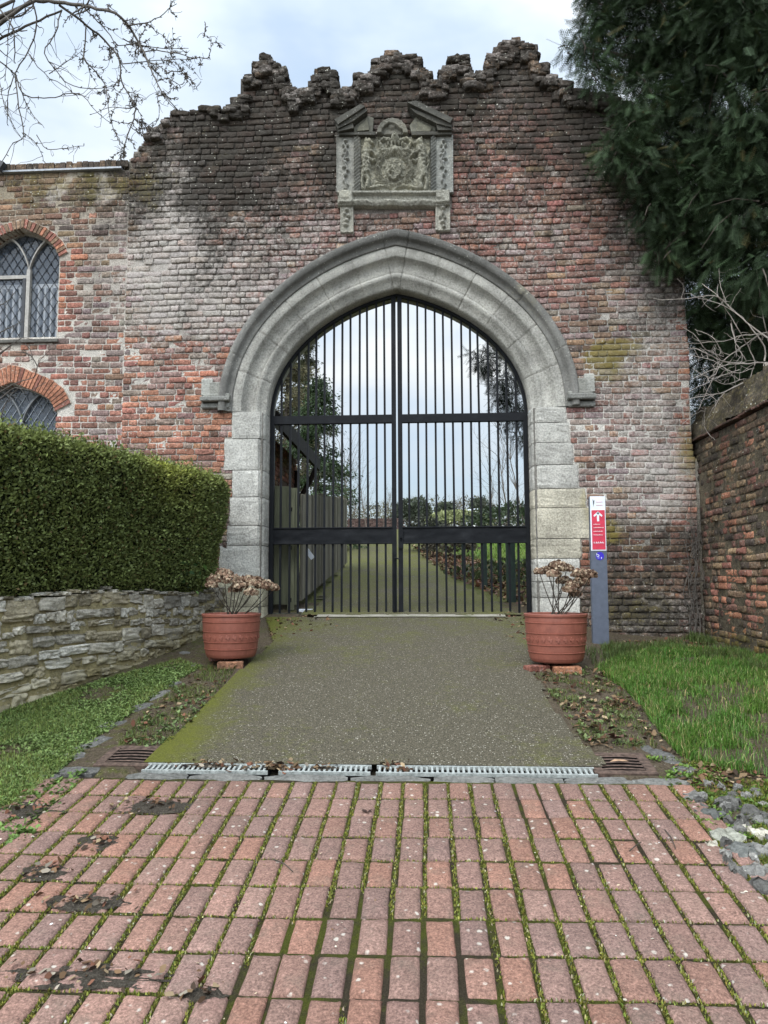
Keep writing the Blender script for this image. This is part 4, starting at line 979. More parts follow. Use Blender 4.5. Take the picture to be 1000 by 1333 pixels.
# ------------------------------------------------------------------ house joined to the left of the gate wall
YH=8.51
hs=thing('brick_house','brick house with leaded arched windows joined to the left side of the gateway wall','house',(-5,YH,1.0))
OH=np.array([0,YH,0.])
def hP(x,y): return P(x,y,YH)
CB=hP(80,223)[2]; CT=hP(80,213)[2]
def arcw(xr,xc,ysp,pts):
    """right half of a window head from photo points -> (dx,z) world list"""
    return [(hP(x,y)[0],hP(x,y)[2]) for x,y in pts]
W1c=hP(22.5,400)[0]; W1=[(78,335),(76,329),(72,322),(64,314),(52,306.5),(38,301),(22.5,297.5)]
W2c=hP(13,540)[0]; W2=[(72.5,536),(70,528),(65,520.5),(55,514),(45,509.5),(32,504.5),(13,498)]
def head(c,pts):
    q=np.array([(hP(x,y)[0]-c,hP(x,y)[2]) for x,y in pts]); return q
H1=head(W1c,W1); H2=head(W2c,W2)
S1=hP(50,439)[2]; S2=S1-2.05
def in_win(u,z,c,Hd,sill,grow=0.0):
    dx=np.abs(u-c); hw=Hd[0,0]+grow; zt=np.interp(dx,Hd[::-1,0],Hd[::-1,1])+grow
    return (dx<hw)&(z>sill)&(z<np.where(dx<Hd[0,0],zt,Hd[0,1]))
def h_ok(u,z):
    a1=in_win(u,z,W1c,H1,S1-.04,0)|in_win(u,z,W2c,H2,S2,0)
    dx1=np.abs(u-W1c); z1=np.interp(dx1*.86,H1[::-1,0],H1[::-1,1])+.115; r1=(z<z1)&(z>H1[0,1]-.05)&(dx1<H1[0,0]+.13)
    dx2=np.abs(u-W2c); z2=np.interp(dx2*.76,H2[::-1,0],H2[::-1,1])+.20; r2=(z<z2)&(z>H2[0,1]-.10)&(dx2<H2[0,0]+.225)
    return ~(a1|r1|r2)&(z<CB-.02)&(z>.6)&(u<X0W+.022)&(u>-7.6)
rc=lay(h_ok,-7.6,X0W+.03,.6,CB,course=.0765)
cx_,cy_=PXY(OH+((rc[:,0]+rc[:,1])/2)[:,None]*EX+((rc[:,2]+rc[:,3])/2)[:,None]*EZ)
V,Fc,mm=brick_mesh(rc,OH,EX,EZ,NF,.0026,proud=.004)
bc=brickcol(np.maximum(cx_,-30),cy_)
edge=((rc[:,1]>W1c+H1[0,0]-.0)&(rc[:,0]<W1c+H1[0,0]+.19)&(rc[:,2]<H1[0,1]+.1)&(rc[:,2]>S1)); q=np.array([PAL['red'],PAL['orange'],PAL['maroon']]); bc[edge]=q[rng.integers(0,3,edge.sum())]*(1+.12*rng.normal(size=(edge.sum(),1)))
vx,vy=PXY(V); wall_h=mesh('brick_wall',V,Fc,M['brick'],hs,col=np.repeat(bc,mm,0),msk=mfield(np.maximum(vx,-30),vy))
st=[]
for ua in np.arange(-7.6,X0W-.001,.05):
    ub=min(ua+.05,X0W-.002); um=(ua+ub)/2; iv=[]; cuts=[]
    for c,Hd,sl in ((W2c,H2,S2),(W1c,H1,S1)):
        dx=abs(um-c)
        if dx<Hd[0,0]: cuts.append((sl,float(np.interp(dx,Hd[::-1,0],Hd[::-1,1]))))
    z=.5
    for a_,b_ in sorted(cuts): iv.append((z,a_)); z=b_
    iv.append((z,CB-.01)); st.append((ua,ub,iv))
core(st,OH,EX,EZ,NF,.40,mortcol,M['mortar'],'mortar_core',hs,setb=.002)
def voussoirs(c,Hd,th,name,n,palk,legs=0):
    """ring of bricks on edge round a window head"""
    k=np.concatenate([Hd[:0:-1]*np.array([-1,1]),Hd[:]]) if False else None
    right=Hd; left=Hd*np.array([-1,1]); path=np.vstack([left,right[::-1][1:]])
    s=np.concatenate([[0],np.cumsum(np.hypot(*np.diff(path,axis=0).T))]); mbs=MB(); L_=s[-1]; CCs=[]
    def at(t): return np.array([np.interp(t,s,path[:,0]),np.interp(t,s,path[:,1])])
    for i_ in range(n):
        t0=L_*i_/n+.004; t1=L_*(i_+1)/n-.004
        p0,p1=at(t0),at(t1); 
        def nn(t):
            a=at(max(0,t-.16)); b=at(min(L_,t+.16)); d=(b-a)/np.linalg.norm(b-a); return np.array([-d[1],d[0]])
        n0,n1=nn(t0),nn(t1); thk=th*(1+rng.normal(0,.02))
        q=[p0,p1,p1+n1*thk,p0+n0*thk]; y=YH-.016-rng.random()*.005
        w_=np.array([(c+v[0],y,v[1]) for v in q]); c_=np.array(PAL[palk[rng.integers(len(palk))]])*(1+rng.normal(0,.1))
        ctr=w_.mean(0); fr=ctr+(w_-ctr)*np.array([.93,1,.93]); fr[:,1]-=.006
        bk=w_.copy(); bk[:,1]=YH+.13
        V=np.vstack([fr,w_,bk]); fs=[(0,1,2,3)]+[(4+k2,4+(k2+1)%4,(k2+1)%4,k2) for k2 in range(4)]+[(8+k2,8+(k2+1)%4,4+(k2+1)%4,4+k2) for k2 in range(4)]
        mbs.add(V,fs,c_)
    Vv=np.vstack(mbs.V); px,py=PXY(Vv)
    mesh(name,Vv,mbs.F,M['brick'],hs,col=np.vstack(mbs.C),msk=np.zeros((len(Vv),3))+np.array([.05,.02,.05]))
    # pointing behind the bricks
    mb2=MB()
    for i_ in range(n):
        t0,t1=L_*i_/n,L_*(i_+1)/n; p0,p1=at(t0),at(t1)
        def nn(t):
            a=at(max(0,t-.16)); b=at(min(L_,t+.16)); d=(b-a)/np.linalg.norm(b-a); return np.array([-d[1],d[0]])
        q=[p0,p1,p1+nn(t1)*(th+.006),p0+nn(t0)*(th+.006)]
        w_=np.array([(c+v[0],YH-.010,v[1]) for v in q]); mb2.prism(w_[::-1],(0,.1,0),(.50,.45,.38))
    o=mb2.out('arch_pointing',M['mortar'],hs)
voussoirs(W1c,H1,.118,'window_arch',30,['red','brown','orange','red','brown','dark'])
voussoirs(W2c,H2,.215,'window_arch',34,['orange','orange','orange','red'])
# coping of bricks on edge + lead flashing
mb=MB(); x=-7.6
while x<P(166,210,YH)[0]:
    wv=.072*(1+rng.normal(0,.05)); zt=CT+rng.normal(0,.006); c_=np.array(PAL['brown'] if rng.random()<.6 else PAL['dark'])*(1+rng.normal(0,.15)); mb.box((x,YH-.035+rng.normal(0,.004),CB+.012),(x+wv-.008,YH+.30,zt),c_,.006); x+=wv
Vv=np.vstack(mb.V); mesh('coping',Vv,mb.F,M['brick'],hs,col=np.vstack(mb.C),msk=np.tile(np.array([.1,.35,.3]),(len(Vv),1)))
mb=MB(); mb.box((-7.6,YH-.05,CB-.012),(P(160,215,YH)[0],YH+.3,CB+.010)); M['lead']=smat('lead_flashing',(.30,.32,.35),.5,.4,.1,20); mb.out('flashing',M['lead'],hs)
mb=MB(); a=P(-40,200,YH+.5)[0]; zt=CT+.02
mb.prism([(-7.6,YH-.12,zt+.85),(-7.6,YH-.12,zt+.95),(P(12,218,YH)[0],YH-.12,zt-.04),(P(6,222,YH)[0],YH-.12,zt-.14)],(0,1.2,0),(1,1,1)); M['slate_roof']=smat('roof_slate',(.045,.048,.055),.6,.4,.2,12); mb.out('roof_edge',M['slate_roof'],hs)
# windows: frame, mullion tracery, leaded glass
M['winframe']=smat('painted_stone_frame',(.33,.315,.29),.7,.3,.14,40); M['leadcame']=smat('lead_came',(.03,.033,.04),.6,.4,.1)
M['leadpale']=smat('pale_lead_came',(.36,.40,.44),.6,.4,.1)
m=NT('old_glass',.06,.6); 
fz=m.noise(5,2); m.col(m.ramp(fz,[(.3,(.065,.085,.115)),(.7,(.135,.165,.21))])); 
tr=m.N.new('ShaderNodeBsdfTransparent'); mx=m.N.new('ShaderNodeMixShader'); mx.inputs[0].default_value=.5; out=m.N['Material Output']; m.L(m.b.outputs[0],mx.inputs[1]); m.L(tr.outputs[0],mx.inputs[2]); m.L(mx.outputs[0],out.inputs['Surface'])
m.bump(m.noise(6,2),.12,.02); M['glass']=m.m
M['room']=smat('dim_room',(.06,.065,.075),.9,.1); M['reflected_slats']=smat('white_reflection',(.80,.82,.84),.8,.2,.04)
def clip_poly(c,Hd,sill,ins=0.0):
    right=Hd*1.0; right=right.copy(); 
    pts=[(c-Hd[0,0]+ins,sill+ins),(c+Hd[0,0]-ins,sill+ins)]+[(c+x-ins*(x>0.01),z-ins) for x,z in right]+[(c-x+ins,z-ins) for x,z in right[::-1][1:]]
    return np.array(pts)
def window(c,Hd,sill,mull_x,ysplit,pale,frac_reflection,lab):
    t=mesh('window',[(0,0,0)],[],None,hs); t.data.clear_geometry(); 
    yg=YH+.155; out_=clip_poly(c,Hd,sill)
    mb=MB(); mb.add(np.array([(x,yg,z) for x,z in out_]),[tuple(range(len(out_)))]); 
    g=mb.out('pane',M['glass'],t)
    mb=MB(); mb.box((c-Hd[0,0]-.05,yg+.45,sill-.1),(c+Hd[0,0]+.05,yg+.46,Hd[-1,1]+.1)); mb.box((c-Hd[0,0]-.06,yg+.05,sill-.1),(c-Hd[0,0]-.05,yg+.45,Hd[-1,1]+.1)); mb.box((c+Hd[0,0]+.05,yg+.05,sill-.1),(c+Hd[0,0]+.06,yg+.45,Hd[-1,1]+.1)); mb.out('room_lining',M['room'],t)
    # frame: perimeter bars + mullion + Y tracery
    mb=MB(); n=len(out_); ctr=np.array([c,(sill+Hd[-1,1])/2])
    for i_ in range(n):
        p,q=out_[i_],out_[(i_+1)%n]
        if np.linalg.norm(q-p)<1e-4: continue
        d=(q-p)/np.linalg.norm(q-p); nn=np.array([-d[1],d[0]])*.016
        w_=np.array([(p[0],yg-.035,p[1]),(q[0],yg-.035,q[1]),(q[0]+nn[0],yg-.035,q[1]+nn[1]),(p[0]+nn[0],yg-.035,p[1]+nn[1])]); mb.prism(w_,(0,.05,0))
    wv=.023; mb.box((mull_x-wv,yg-.05,sill+.0),(mull_x+wv,yg+.02,ysplit+.01))
    for sg in (-1,1):
        L_=Hd[0,0]*.98; pts=[]
        for q in np.linspace(0,1,9):
            x=mull_x+sg*(L_*.62*q**1.25); z=ysplit+(Hd[-1,1]-ysplit)*.86*math.sin(q*math.pi/2)**.9; pts.append((x,z))
        for (x1,z1),(x2,z2) in zip(pts[:-1],pts[1:]):
            mb.prism(np.array([(x1,yg-.045,z1-.017),(x2,yg-.045,z2-.017),(x2,yg-.045,z2+.017),(x1,yg-.045,z1+.017)]),(0,.06,0))
    if not pale: mb.box((mull_x-.50,yg-.03,ysplit-.10),(mull_x-.03,yg-.002,ysplit-.055)); 
    mb.out('frame',M['winframe'] if not pale else smat('grey_stone_frame',(.18,.19,.20),.8,.2),t)
    if not pale:
        mb=MB(); mb.box((mull_x-.075,yg-.04,sill+.03),(mull_x-.036,yg-.005,ysplit-.10)); mb.out('casement',M['leadcame'],t)
    # diamond leads
    lines=[]; W_=Hd[0,0]; sp=.105; Hh=Hd[-1,1]-sill; sl_=1.55
    for sg in (1,-1):
        for k in np.arange(-30,45):
            zz=[];xx=np.linspace(c-W_,c+W_,60); z=sill+k*sp*1.6+sg*(xx-c)*sl_
            ok=in_win(xx,z,c,Hd,sill,-.005)
            if ok.sum()>3: lines.append((np.stack([xx[ok][[0,-1]],[yg-.008]*2,z[ok][[0,-1]]],-1),np.full(2,.0042 if not pale else .0048)))
    Vv,Fq=tubes(lines,4); mesh('lead_lattice',Vv,Fq,M['leadpale'] if pale else M['leadcame'],t)
    if frac_reflection:  # white slats put behind the pane as the reflection of a building
        mb=MB(); x=c-W_+.02
        zt=sill+(Hd[0,1]-sill)*frac_reflection
        while x<c+W_-.03: mb.box((x,yg+.02,sill),(x+.026,yg+.065,zt)); x+=.082
        mb.box((c-W_,yg+.05,zt),(c+W_,yg+.066,zt+.055)); mb.out('reflected_slats',M['reflected_slats'],t)
window(W1c,H1,S1,hP(29,400)[0],hP(29,347)[2],False,.70,None)
window(W2c,H2,S2,hP(22,550)[0],hP(22,547)[2],True,0,None)
mb=MB(); mb.box((W1c-H1[0,0]-.03,YH-.035,S1-.075),(W1c+H1[0,0]+.03,YH+.16,S1-.03),bev=.006); mb.out('sill',smat('window_sill',(.10,.095,.085),.8,.2,.2),hs)
# ------------------------------------------------------------------ garden wall on the right
XG=3.165
gdw=thing('garden_wall','low mossy brick garden wall with sloping tiled coping on the right, at a corner with the gateway wall','wall',(XG,6,.9))
OG=np.array([XG,YW,0.]); UG=np.array([0,-1.,0]); NG=np.array([-1.,0,0])
zd=P(938,565,7.62)[2]-.0
ztop=1.5+(757-578)*8.5/950
def g_ok(u,z): return (z<ztop)&(z>.3)&(u>=-.4)&(u<7.4)
rc=lay(g_ok,-.4,7.4,.3,ztop,course=.0735,joint=.012)
cx_,cy_=PXY(OG+((rc[:,0]+rc[:,1])/2)[:,None]*UG+((rc[:,2]+rc[:,3])/2)[:,None]*EZ)
V,Fc,mm=brick_mesh(rc,OG,UG,EZ,NG,.0058,proud=.006)
def gcol(u,z):
    n=len(u); f=fbm(u*1.1,z*1.4,91); low=np.clip((1.75-z)/.5,0,1)*np.clip((z-.95)/.15,0,1)
    pal=[PAL['orange'],PAL['red'],PAL['maroon'],PAL['brown'],PAL['dark'],PAL['buff']]
    w_=np.stack([.45+1.9*low*(f>.40),.9+1.2*low,.7+0*f,1.7*(1-low)+.5,.9*(1-low)+.35,.7*(1-low)+.1],-1); w_/=w_.sum(1)[:,None]
    idx=(rng.random((n,1))>w_.cumsum(1)).sum(1).clip(0,5); return np.clip(np.array(pal)[idx]*(.98+.14*rng.normal(size=(n,1))),.015,.7)
uc,wc=(rc[:,0]+rc[:,1])/2,(rc[:,2]+rc[:,3])/2
def gmsk(V):
    u=YW-V[:,1]; z=V[:,2]; f=fbm(u*1.3,z*1.8,7)
    return np.clip(np.stack([.10+.0*u,.10+.22*np.clip((z-1.7)/.7,0,1)+.45*np.clip((1.0-z)/.25,0,1)+.4*np.exp(-u/.12),.22+.35*(f-.45)+.35*np.clip((1.05-z)/.2,0,1)],-1),0,1)
mesh('brickwork',V,Fc,M['brick'],gdw,col=np.repeat(gcol(uc,wc),mm,0),msk=gmsk(V))
core([(u,u+.1,[(.25,ztop-.01)]) for u in np.arange(-.4,7.39,.1)],OG,UG,EZ,NG,.34,lambda px,py:np.tile(np.array([.12,.10,.07]),(len(px),1)),M['mortar'],'mortar_core',gdw,setb=-.002,mskf=lambda px,py: np.tile(np.array([.1,.4,.4]),(len(px),1)))
# tile creasing (dentil-like row of tile ends) and the sloping weathered coping
mb=MB(); u=-.4
while u<7.4:
    wv=.16*(1+rng.normal(0,.06)); dz=rng.normal(0,.004)
    c_=np.array(PAL['maroon'])*rng.uniform(.7,1.3); mb.box((XG-.055+rng.normal(0,.006),YW-u-wv+.012,ztop+.004+dz),(XG+.3,YW-u,ztop+.026+dz),c_,.004); u+=wv
Vv=np.vstack(mb.V); mesh('tile_course',Vv,mb.F,M['brick'],gdw,col=np.vstack(mb.C),msk=np.tile(np.array([.05,.4,.2]),(len(Vv),1)))
# coping: a steep mortared slope, top rises away from the path
ng=60; nv=14; us=np.linspace(-.45,7.4,150); vs=np.linspace(0,1,nv); Uu,Vs=np.meshgrid(us,vs)
Xc=XG-.03+.22*Vs; Zc=ztop+.03+.42*Vs**.9; nzz=(fbm(Uu*4,Vs*3,3)-.5)*.09+(fbm(Uu*14,Vs*5,5)-.5)*.075; Vv=np.stack([Xc-nzz,YW-Uu,Zc+nzz],-1).reshape(-1,3)
i,j=np.meshgrid(np.arange(nv-1),np.arange(149),indexing='ij'); q=i*150+j; Fq=np.stack([q,q+1,q+151,q+150],-1).reshape(-1,4)
back=Vv.reshape(nv,150,3)[-1].copy(); back2=back.copy(); back2[:,0]+=.2; back2[:,2]-=.45
Vv=np.vstack([Vv,back2]); b=nv*150; k=np.arange(149); Fq=np.vstack([Fq,np.stack([b-150+k,b-150+k+1,b+k+1,b+k],-1)])
f=fbm(Vv[:,1]*3,Vv[:,2]*5,8)[:,None]; cc=np.where(f>.5,np.array([[.115,.095,.065]]),np.array([[.09,.072,.052]]))
mesh('coping',Vv,Fq,M['brick'],gdw,col=cc,msk=np.tile(np.array([.12,.40,.35]),(len(Vv),1)),smooth=False)
# ------------------------------------------------------------------ iron gates
YG=8.85
m=NT('black_iron_paint',.6,.15); n1=m.noise(9,5,.6); n2=m.noise(120,3,.6); m.col(m.mix(m.ramp(n1,[(.5,0.0),(.75,.6)]),(.006,.007,.009),(.016,.018,.021))); m.bump(m.math('ADD',n1,m.math('MULTIPLY',n2,.15)),.35,.012); M['iron']=m.m
zr0,zr1=P(520,551,YG)[2],P(520,540,YG)[2]; zb0,zb1=P(520,708,YG)[2],P(520,686,YG)[2]; zl0,zl1=P(520,804,YG)[2],P(520,798,YG)[2]
def gz(dx): return float(arch_z(abs(dx),0.0))
def leaf(sg,lab):
    t=thing('gate_leaf',lab,'gate',(ACX+sg*AW*.98,YG,zl0),'leaves of the iron gate')
    xc=ACX+sg*.011-.01; xo=ACX+sg*(AW-.008)
    x_in=(min(xc,xc+sg*.055),max(xc,xc+sg*.055))
    mb=MB(); mb.box((x_in[0],YG-.03,zl0-.0),(x_in[1],YG+.03,gz(sg*.05)-.02),bev=.004); mb.out('meeting_stile',M['iron'],t)
    # outer frame: hanging stile then the curved head
    mb=MB(); wv=.05; mb.box((min(xo,xo-sg*wv),YG-.03,zl0-.02),(max(xo,xo-sg*wv),YG+.03,ASZ+.02),bev=.004)
    mb.out('hanging_stile',M['iron'],t)
    Cv,tt=curve(60); n=halfnorm(Cv); i_=np.arange(59)
    A=np.stack([ACX+sg*(Cv[:,0]-n[:,0]*.006),np.full(60,YG-.028),Cv[:,1]-n[:,1]*.006],-1); nn=n.copy(); nn[-1]=(0,1)
    B=np.stack([ACX+sg*(Cv[:,0]-nn[:,0]*.04),np.full(60,YG-.028),Cv[:,1]-nn[:,1]*.04],-1)
    B[:,0]=np.where(sg*(B[:,0]-ACX)<0,ACX,B[:,0])
    A2,B2=A+np.array([0,.056,0]),B+np.array([0,.056,0]); V=np.vstack([A,B,A2,B2]); N_=60; fs=[]
    for q in range(N_-1): fs+=[(q,q+1,N_+q+1,N_+q),(2*N_+q,3*N_+q,3*N_+q+1,2*N_+q+1),(q,2*N_+q,2*N_+q+1,q+1),(N_+q,N_+q+1,3*N_+q+1,3*N_+q)]
    mesh('curved_head',V,fs,M['iron'],t)
    xa,xb=sorted((xc+sg*.05,xo-sg*.045))
    mb=MB(); mb.box((xa,YG-.034,zr0),(xb,YG+.02,zr1),bev=.005); mb.out('middle_rail',M['iron'],t)
    mb=MB(); 
    # kick band: a slightly beaten sheet between two angle bars
    nxx,nzz=60,9; gx=np.linspace(xa,xb,nxx); gz_=np.linspace(zb0+.012,zb1-.014,nzz); Xg,Zg=np.meshgrid(gx,gz_); D=(fbm(Xg*4.2,Zg*9,31+sg)-.5)*.030
    V=np.stack([Xg,YG-.030-D,Zg],-1).reshape(-1,3); ii,jj=np.meshgrid(np.arange(nzz-1),np.arange(nxx-1),indexing='ij'); q=ii*nxx+jj
    mesh('sheet_band',V,np.stack([q,q+1,q+nxx+1,q+nxx],-1).reshape(-1,4),M['iron'],t,smooth=True)
    mb.box((xa,YG-.045,zb1-.016),(xb,YG+.02,zb1),bev=.003); mb.box((xa,YG-.045,zb0),(xb,YG+.02,zb0+.014),bev=.003); mb.box((xa,YG-.012,zb0),(xb,YG-.008,zb1)); mb.out('band_frame',M['iron'],t)
    mb=MB(); mb.box((xa,YG-.02,zl0),(xb,YG+.02,zl1),bev=.003); mb.out('bottom_rail',smat('mossy_iron',(.035,.040,.028),.8,.2,.4,25),t)
    nb=13; x0=xc+sg*.0275; x1=xo-sg*.03
    for k in range(1,nb+1):
        x=x0+(x1-x0)*k/(nb+1)+rng.normal(0,.002); lean=rng.normal(0,.004)
        mb=MB(); h=.0125; zt=gz(x-ACX)-.012
        mb.box((x-h,YG-h,zl0+.01),(x+h,YG+h,zt),bev=.002); Vv=np.vstack(mb.V); Vv[:,0]+=lean*(Vv[:,2]-zb1)/2
        mesh('bar',Vv,mb.F,M['iron'],t,loc=None)
    if sg<0:
        mb=MB(); xb_=xc+sg*.03; mb.tube([(xb_,YG-.045,zl0-.10),(xb_,YG-.045,zl0+.75)],.011,8); mb.tube([(xb_,YG-.045,zl0+.72),(xb_+.07,YG-.07,zl0+.70)],.009,6); mb.out('drop_bolt',M['iron'],t)
    else:
        mb=MB(); mb.box((xc+.0,YG-.05,zb0-.06),(xc+.06,YG-.03,zb0+.17),bev=.003); mb.tube([(xc+.03,YG-.05,zb0+.06),(xc+.03,YG-.085,zb0+.06)],.012,8); mb.out('lock_plate',M['iron'],t)
leaf(-1,'left leaf of the black iron gate, with a long drop bolt at its centre edge'); leaf(1,'right leaf of the black iron gate, nearest the red sign post')
# ------------------------------------------------------------------ plant pots, their bricks and dried hydrangeas
m=NT('terracotta_plastic',.5,.4); n1=m.noise(18,5,.65); n2=m.noise(140,3,.6); c=m.ramp(n1,[(.3,(.185,.062,.044)),(.7,(.265,.092,.064))]); m.col(m.mix(m.ramp(n2,[(.62,0.0),(.75,.35)]),c,(.40,.26,.2))); n4_=m.noise(5,4,.6); m.bump(n2,.15,.003); M['pot']=m.m
M['soil']=smat('potting_soil',(.035,.026,.02),.95,.1,.4,60,0,.9)
def pot(px0,px1,pyr,pyb,Y,lab):
    R=(P(px1,pyr,Y)[0]-P(px0,pyr,Y)[0])/2; cx=(P(px1,pyr,Y)[0]+P(px0,pyr,Y)[0])/2; zt=P((px0+px1)/2,pyr,Y-R*.3)[2]; gb=float(hz(cx,Y)); zb=gb+.055
    t=thing('plant_pot',lab,'plant pot',(cx,Y,zb),'terracotta coloured pots flanking the gate')
    h=zt-zb
    def rr(f): # slightly bellied barrel
        return R*(.865+.135*min(1,(f/.75))**.8)
    pr=[(0,zb),(rr(0)*.93,zb),(rr(0)*.97,zb+.01),(rr(.03),zb+.03)]
    def add(f,d=0): pr.append((rr(f)+d,zb+h*f))
    for f0 in (.20,.36,.60,.82):
        add(f0-.02); add(f0-.008,.004); add(f0+.008,.005); add(f0+.014,-.001); add(f0+.03,0)
    add(.93,0); add(.945,.008); add(.99,.010); pr+= [(rr(1)+.008,zt),(rr(1)-.010,zt+.002),(rr(1)-.016,zt-.01),(rr(1)-.02,zt-.06)]
    mb=MB(); mb.lathe(pr,cx,Y,56)
    # low-relief scroll band round the middle
    nsc=26
    for k in range(nsc):
        an=2*math.pi*k/nsc
        for q in range(5):
            a2=an+(q-2)*.022; zz=zb+h*(.48+.035*math.sin(q*1.57)); r_=rr(.48)+.001; mb.box((-.006,-.0035,-.009),(.006,.0035,.009),None,.002,(np.array([[-math.sin(a2),math.cos(a2),0],[math.cos(a2),math.sin(a2),0],[0,0,1.]]).T,np.array([cx+r_*math.cos(a2),Y+r_*math.sin(a2),zz])))
    mb.out('body',M['pot'],t)
    mb=MB(); mb.lathe([(0,zt-.05),(R*.6,zt-.046),(R-.021,zt-.058)],cx,Y,32); mb.out('soil',M['soil'],t)
    return cx,Y,zt,gb,R,zb
pA=pot(265.5,338,799,862,6.45,'left plant pot, standing at the end of the stone wall under the hedge')
pB=pot(683.5,763,799,868,6.33,'right plant pot, standing in front of the grey sign post')
def loosebrick(cx,cy,l,wd,h,rot,c,lab):
    mb=MB(); R=np.array([[math.cos(rot),-math.sin(rot),0],[math.sin(rot),math.cos(rot),0],[0,0,1]]); z=float(hz(cx,cy)); s=.10
    Rs=np.array([[1,0,0],[0,1,-s],[0,s,1]]); mb.box((-l/2,-wd/2,0),(l/2,wd/2,h),c,.008,(R,np.array([cx,cy,z-.012])))
    Vv=np.vstack(mb.V); o=mesh('loose_brick',Vv,mb.F,M['brick'],None,col=np.vstack(mb.C),msk=np.tile(np.array([.1,.1,.1]),(len(Vv),1)),loc=(cx,cy,z)); fin(o,lab,'brick','bricks propping up the pots')
for (cx,Y,zt,gb,R,zb),nm in ((pA,'left pot by the hedge'),(pB,'right pot by the sign')):
    if nm[0]=='r':
        loosebrick(cx+.05,Y-R*.66,.225,.10,.066,.0,(.33,.155,.09),'orange brick laid flat under the front of the '+nm); loosebrick(cx-R*.72,Y-R*.45,.2,.1,.06,.5,(.24,.10,.075),'dark red broken brick under the left edge of the '+nm); loosebrick(cx+.02,Y+R*.6,.225,.10,.067,.2,(.25,.12,.09),'brick under the back of the '+nm)
    else:
        loosebrick(cx+.04,Y-R*.62,.215,.10,.066,.15,(.25,.13,.08),'brown brick laid flat under the front of the '+nm); loosebrick(cx-R*.5,Y+R*.5,.2,.1,.067,.5,(.24,.10,.075),'brick under the back of the '+nm)
def hydrangea(base,heads,Y,lab,side):
    cx,Yp,zt,gb,R,zb=base
    t=thing('dried_hydrangea',lab,'plant',(cx,Yp,zt-.05),'dried hydrangeas in the pots'); lines=[]
    for (px,py,rp) in heads:
        yy=Y+rng.uniform(-.16,.12); c=P(px,py,yy); r=rp*yy/950
        b0=np.array([cx+rng.normal(0,.035),Yp+rng.normal(0,.04),zt-.06]); mid=(b0+c)/2+np.array([(c[0]-b0[0])*.12,0,-.02])+rng.normal(0,.012,3)
        q=np.linspace(0,1,8)[:,None]; pts=(1-q)**2*b0+2*q*(1-q)*mid+q*q*(c-np.array([0,0,r*.3])); lines.append((pts,np.linspace(.0055,.0035,8)))
        if rng.random()<.7:
            k=pts[5]; lines.append((np.array([k,k+rng.normal(0,.03,3)+np.array([0,0,.05])]),np.array([.003,.002])))
        n=int(210); d=rdir(n); d[:,2]=np.abs(d[:,2])*.9-.28; d=nrm(d)
        pos=c+d*np.array([r,r*.95,r*.72])*(.72+.3*rng.random((n,1)))
        Zx=nrm(d+.5*rng.normal(size=(n,3))); X_,Y_,Z_=frame_from(np.cross(Zx,rdir(n)),Zx)
        T=np.array([(-.5,-.35,0),(.0,-.5,.12),(.5,-.35,0),(.5,.4,.05),(0,.5,.16),(-.5,.35,0)]); TF=np.array([(0,1,4,5),(1,2,3,4)])
        Vv,Fq=scatter(T,TF,pos,X_,Y_,Z_,.023*(.6+.7*rng.random(n)))
        base_c=np.where(rng.random((n,1))<.35,np.array([[.44,.35,.25]]),np.where(rng.random((n,1))<.6,np.array([[.27,.18,.125]]),np.array([[.11,.065,.045]])))
        cc=np.clip(base_c*(1+.2*rng.normal(size=(n,1))),.02,.8); mesh('flower_head',Vv,Fq,M['petal'],t,col=np.repeat(cc,6,0))
    Vv,Fq=tubes(lines,5); mesh('stems',Vv,Fq,M['bark'],t)
hydrangea(pA,[(282,755,12),(292,748,12),(302,756,13),(313,763,11),(322,756,11),(333,759,12),(345,763,12),(355,766,9),(327,772,9),(306,768,9),(276,762,8)],6.45,'dried brown hydrangea bush in the left pot beside the stone wall',0)
hydrangea(pB,[(703,745,8),(714,744,10),(726,738,12),(737,741,10),(734,757,10),(746,763,10),(755,748,11),(767,749,10),(757,757,10),(749,774,8),(741,768,8),(721,748,9)],6.33,'dried brown hydrangea with dark stems in the right pot before the sign post',1)
# ------------------------------------------------------------------ sign post
YS=7.45
M['postgrey']=smat('grey_blue_paint',(.085,.10,.135),.5,.4,.06,30); M['white']=smat('white_panel',(.66,.70,.76),.4,.4,.03); M['redp']=smat('crimson_panel',(.50,.035,.07),.4,.4,.08,20); M['bluep']=smat('blue_disc',(.035,.02,.42),.4,.4,.05); M['logod']=smat('dark_logo',(.07,.09,.10),.5,.3); M['softpink']=smat('faded_lettering',(.75,.50,.53),.5,.3,.05); M['boxred']=smat('pale_red_lettering',(.55,.25,.28),.5,.3)
b0=P(782,842,YS); zg=float(hz(b0[0],YS)); lean=(P(777,648,YS)[0]-b0[0])
zt=P(777,647,YS)[2]; ht=zt-zg
sp=thing('sign_post','slim grey sign post with red and white direction panel by the right pot','sign post',(b0[0],YS,zg))
Rl=np.array([[1,0,lean/ht],[0,1,0],[0,0,1]]); wS=.078
def sb(mb,x0,x1,z0,z1,y0,y1,bev=0): mb.box((x0,y0,z0),(x1,y1,z1),None,bev,(Rl,np.array([b0[0],YS,zg])))
def sz(py): return P(778,py,YS)[2]-zg
mb=MB(); sb(mb,-wS,wS,-.15,ht-.0,-.03,.03,.004); mb.out('post',M['postgrey'],sp)
mb=MB(); sb(mb,-wS+.001,wS-.004,sz(717),ht+.004,-.034,-.0305); pan=mb.out('white_panel',M['white'],sp)
mb=MB(); sb(mb,-wS+.014,wS-.012,sz(715.5),sz(664.5),-.037,-.0342); red=mb.out('red_panel',M['redp'],sp)
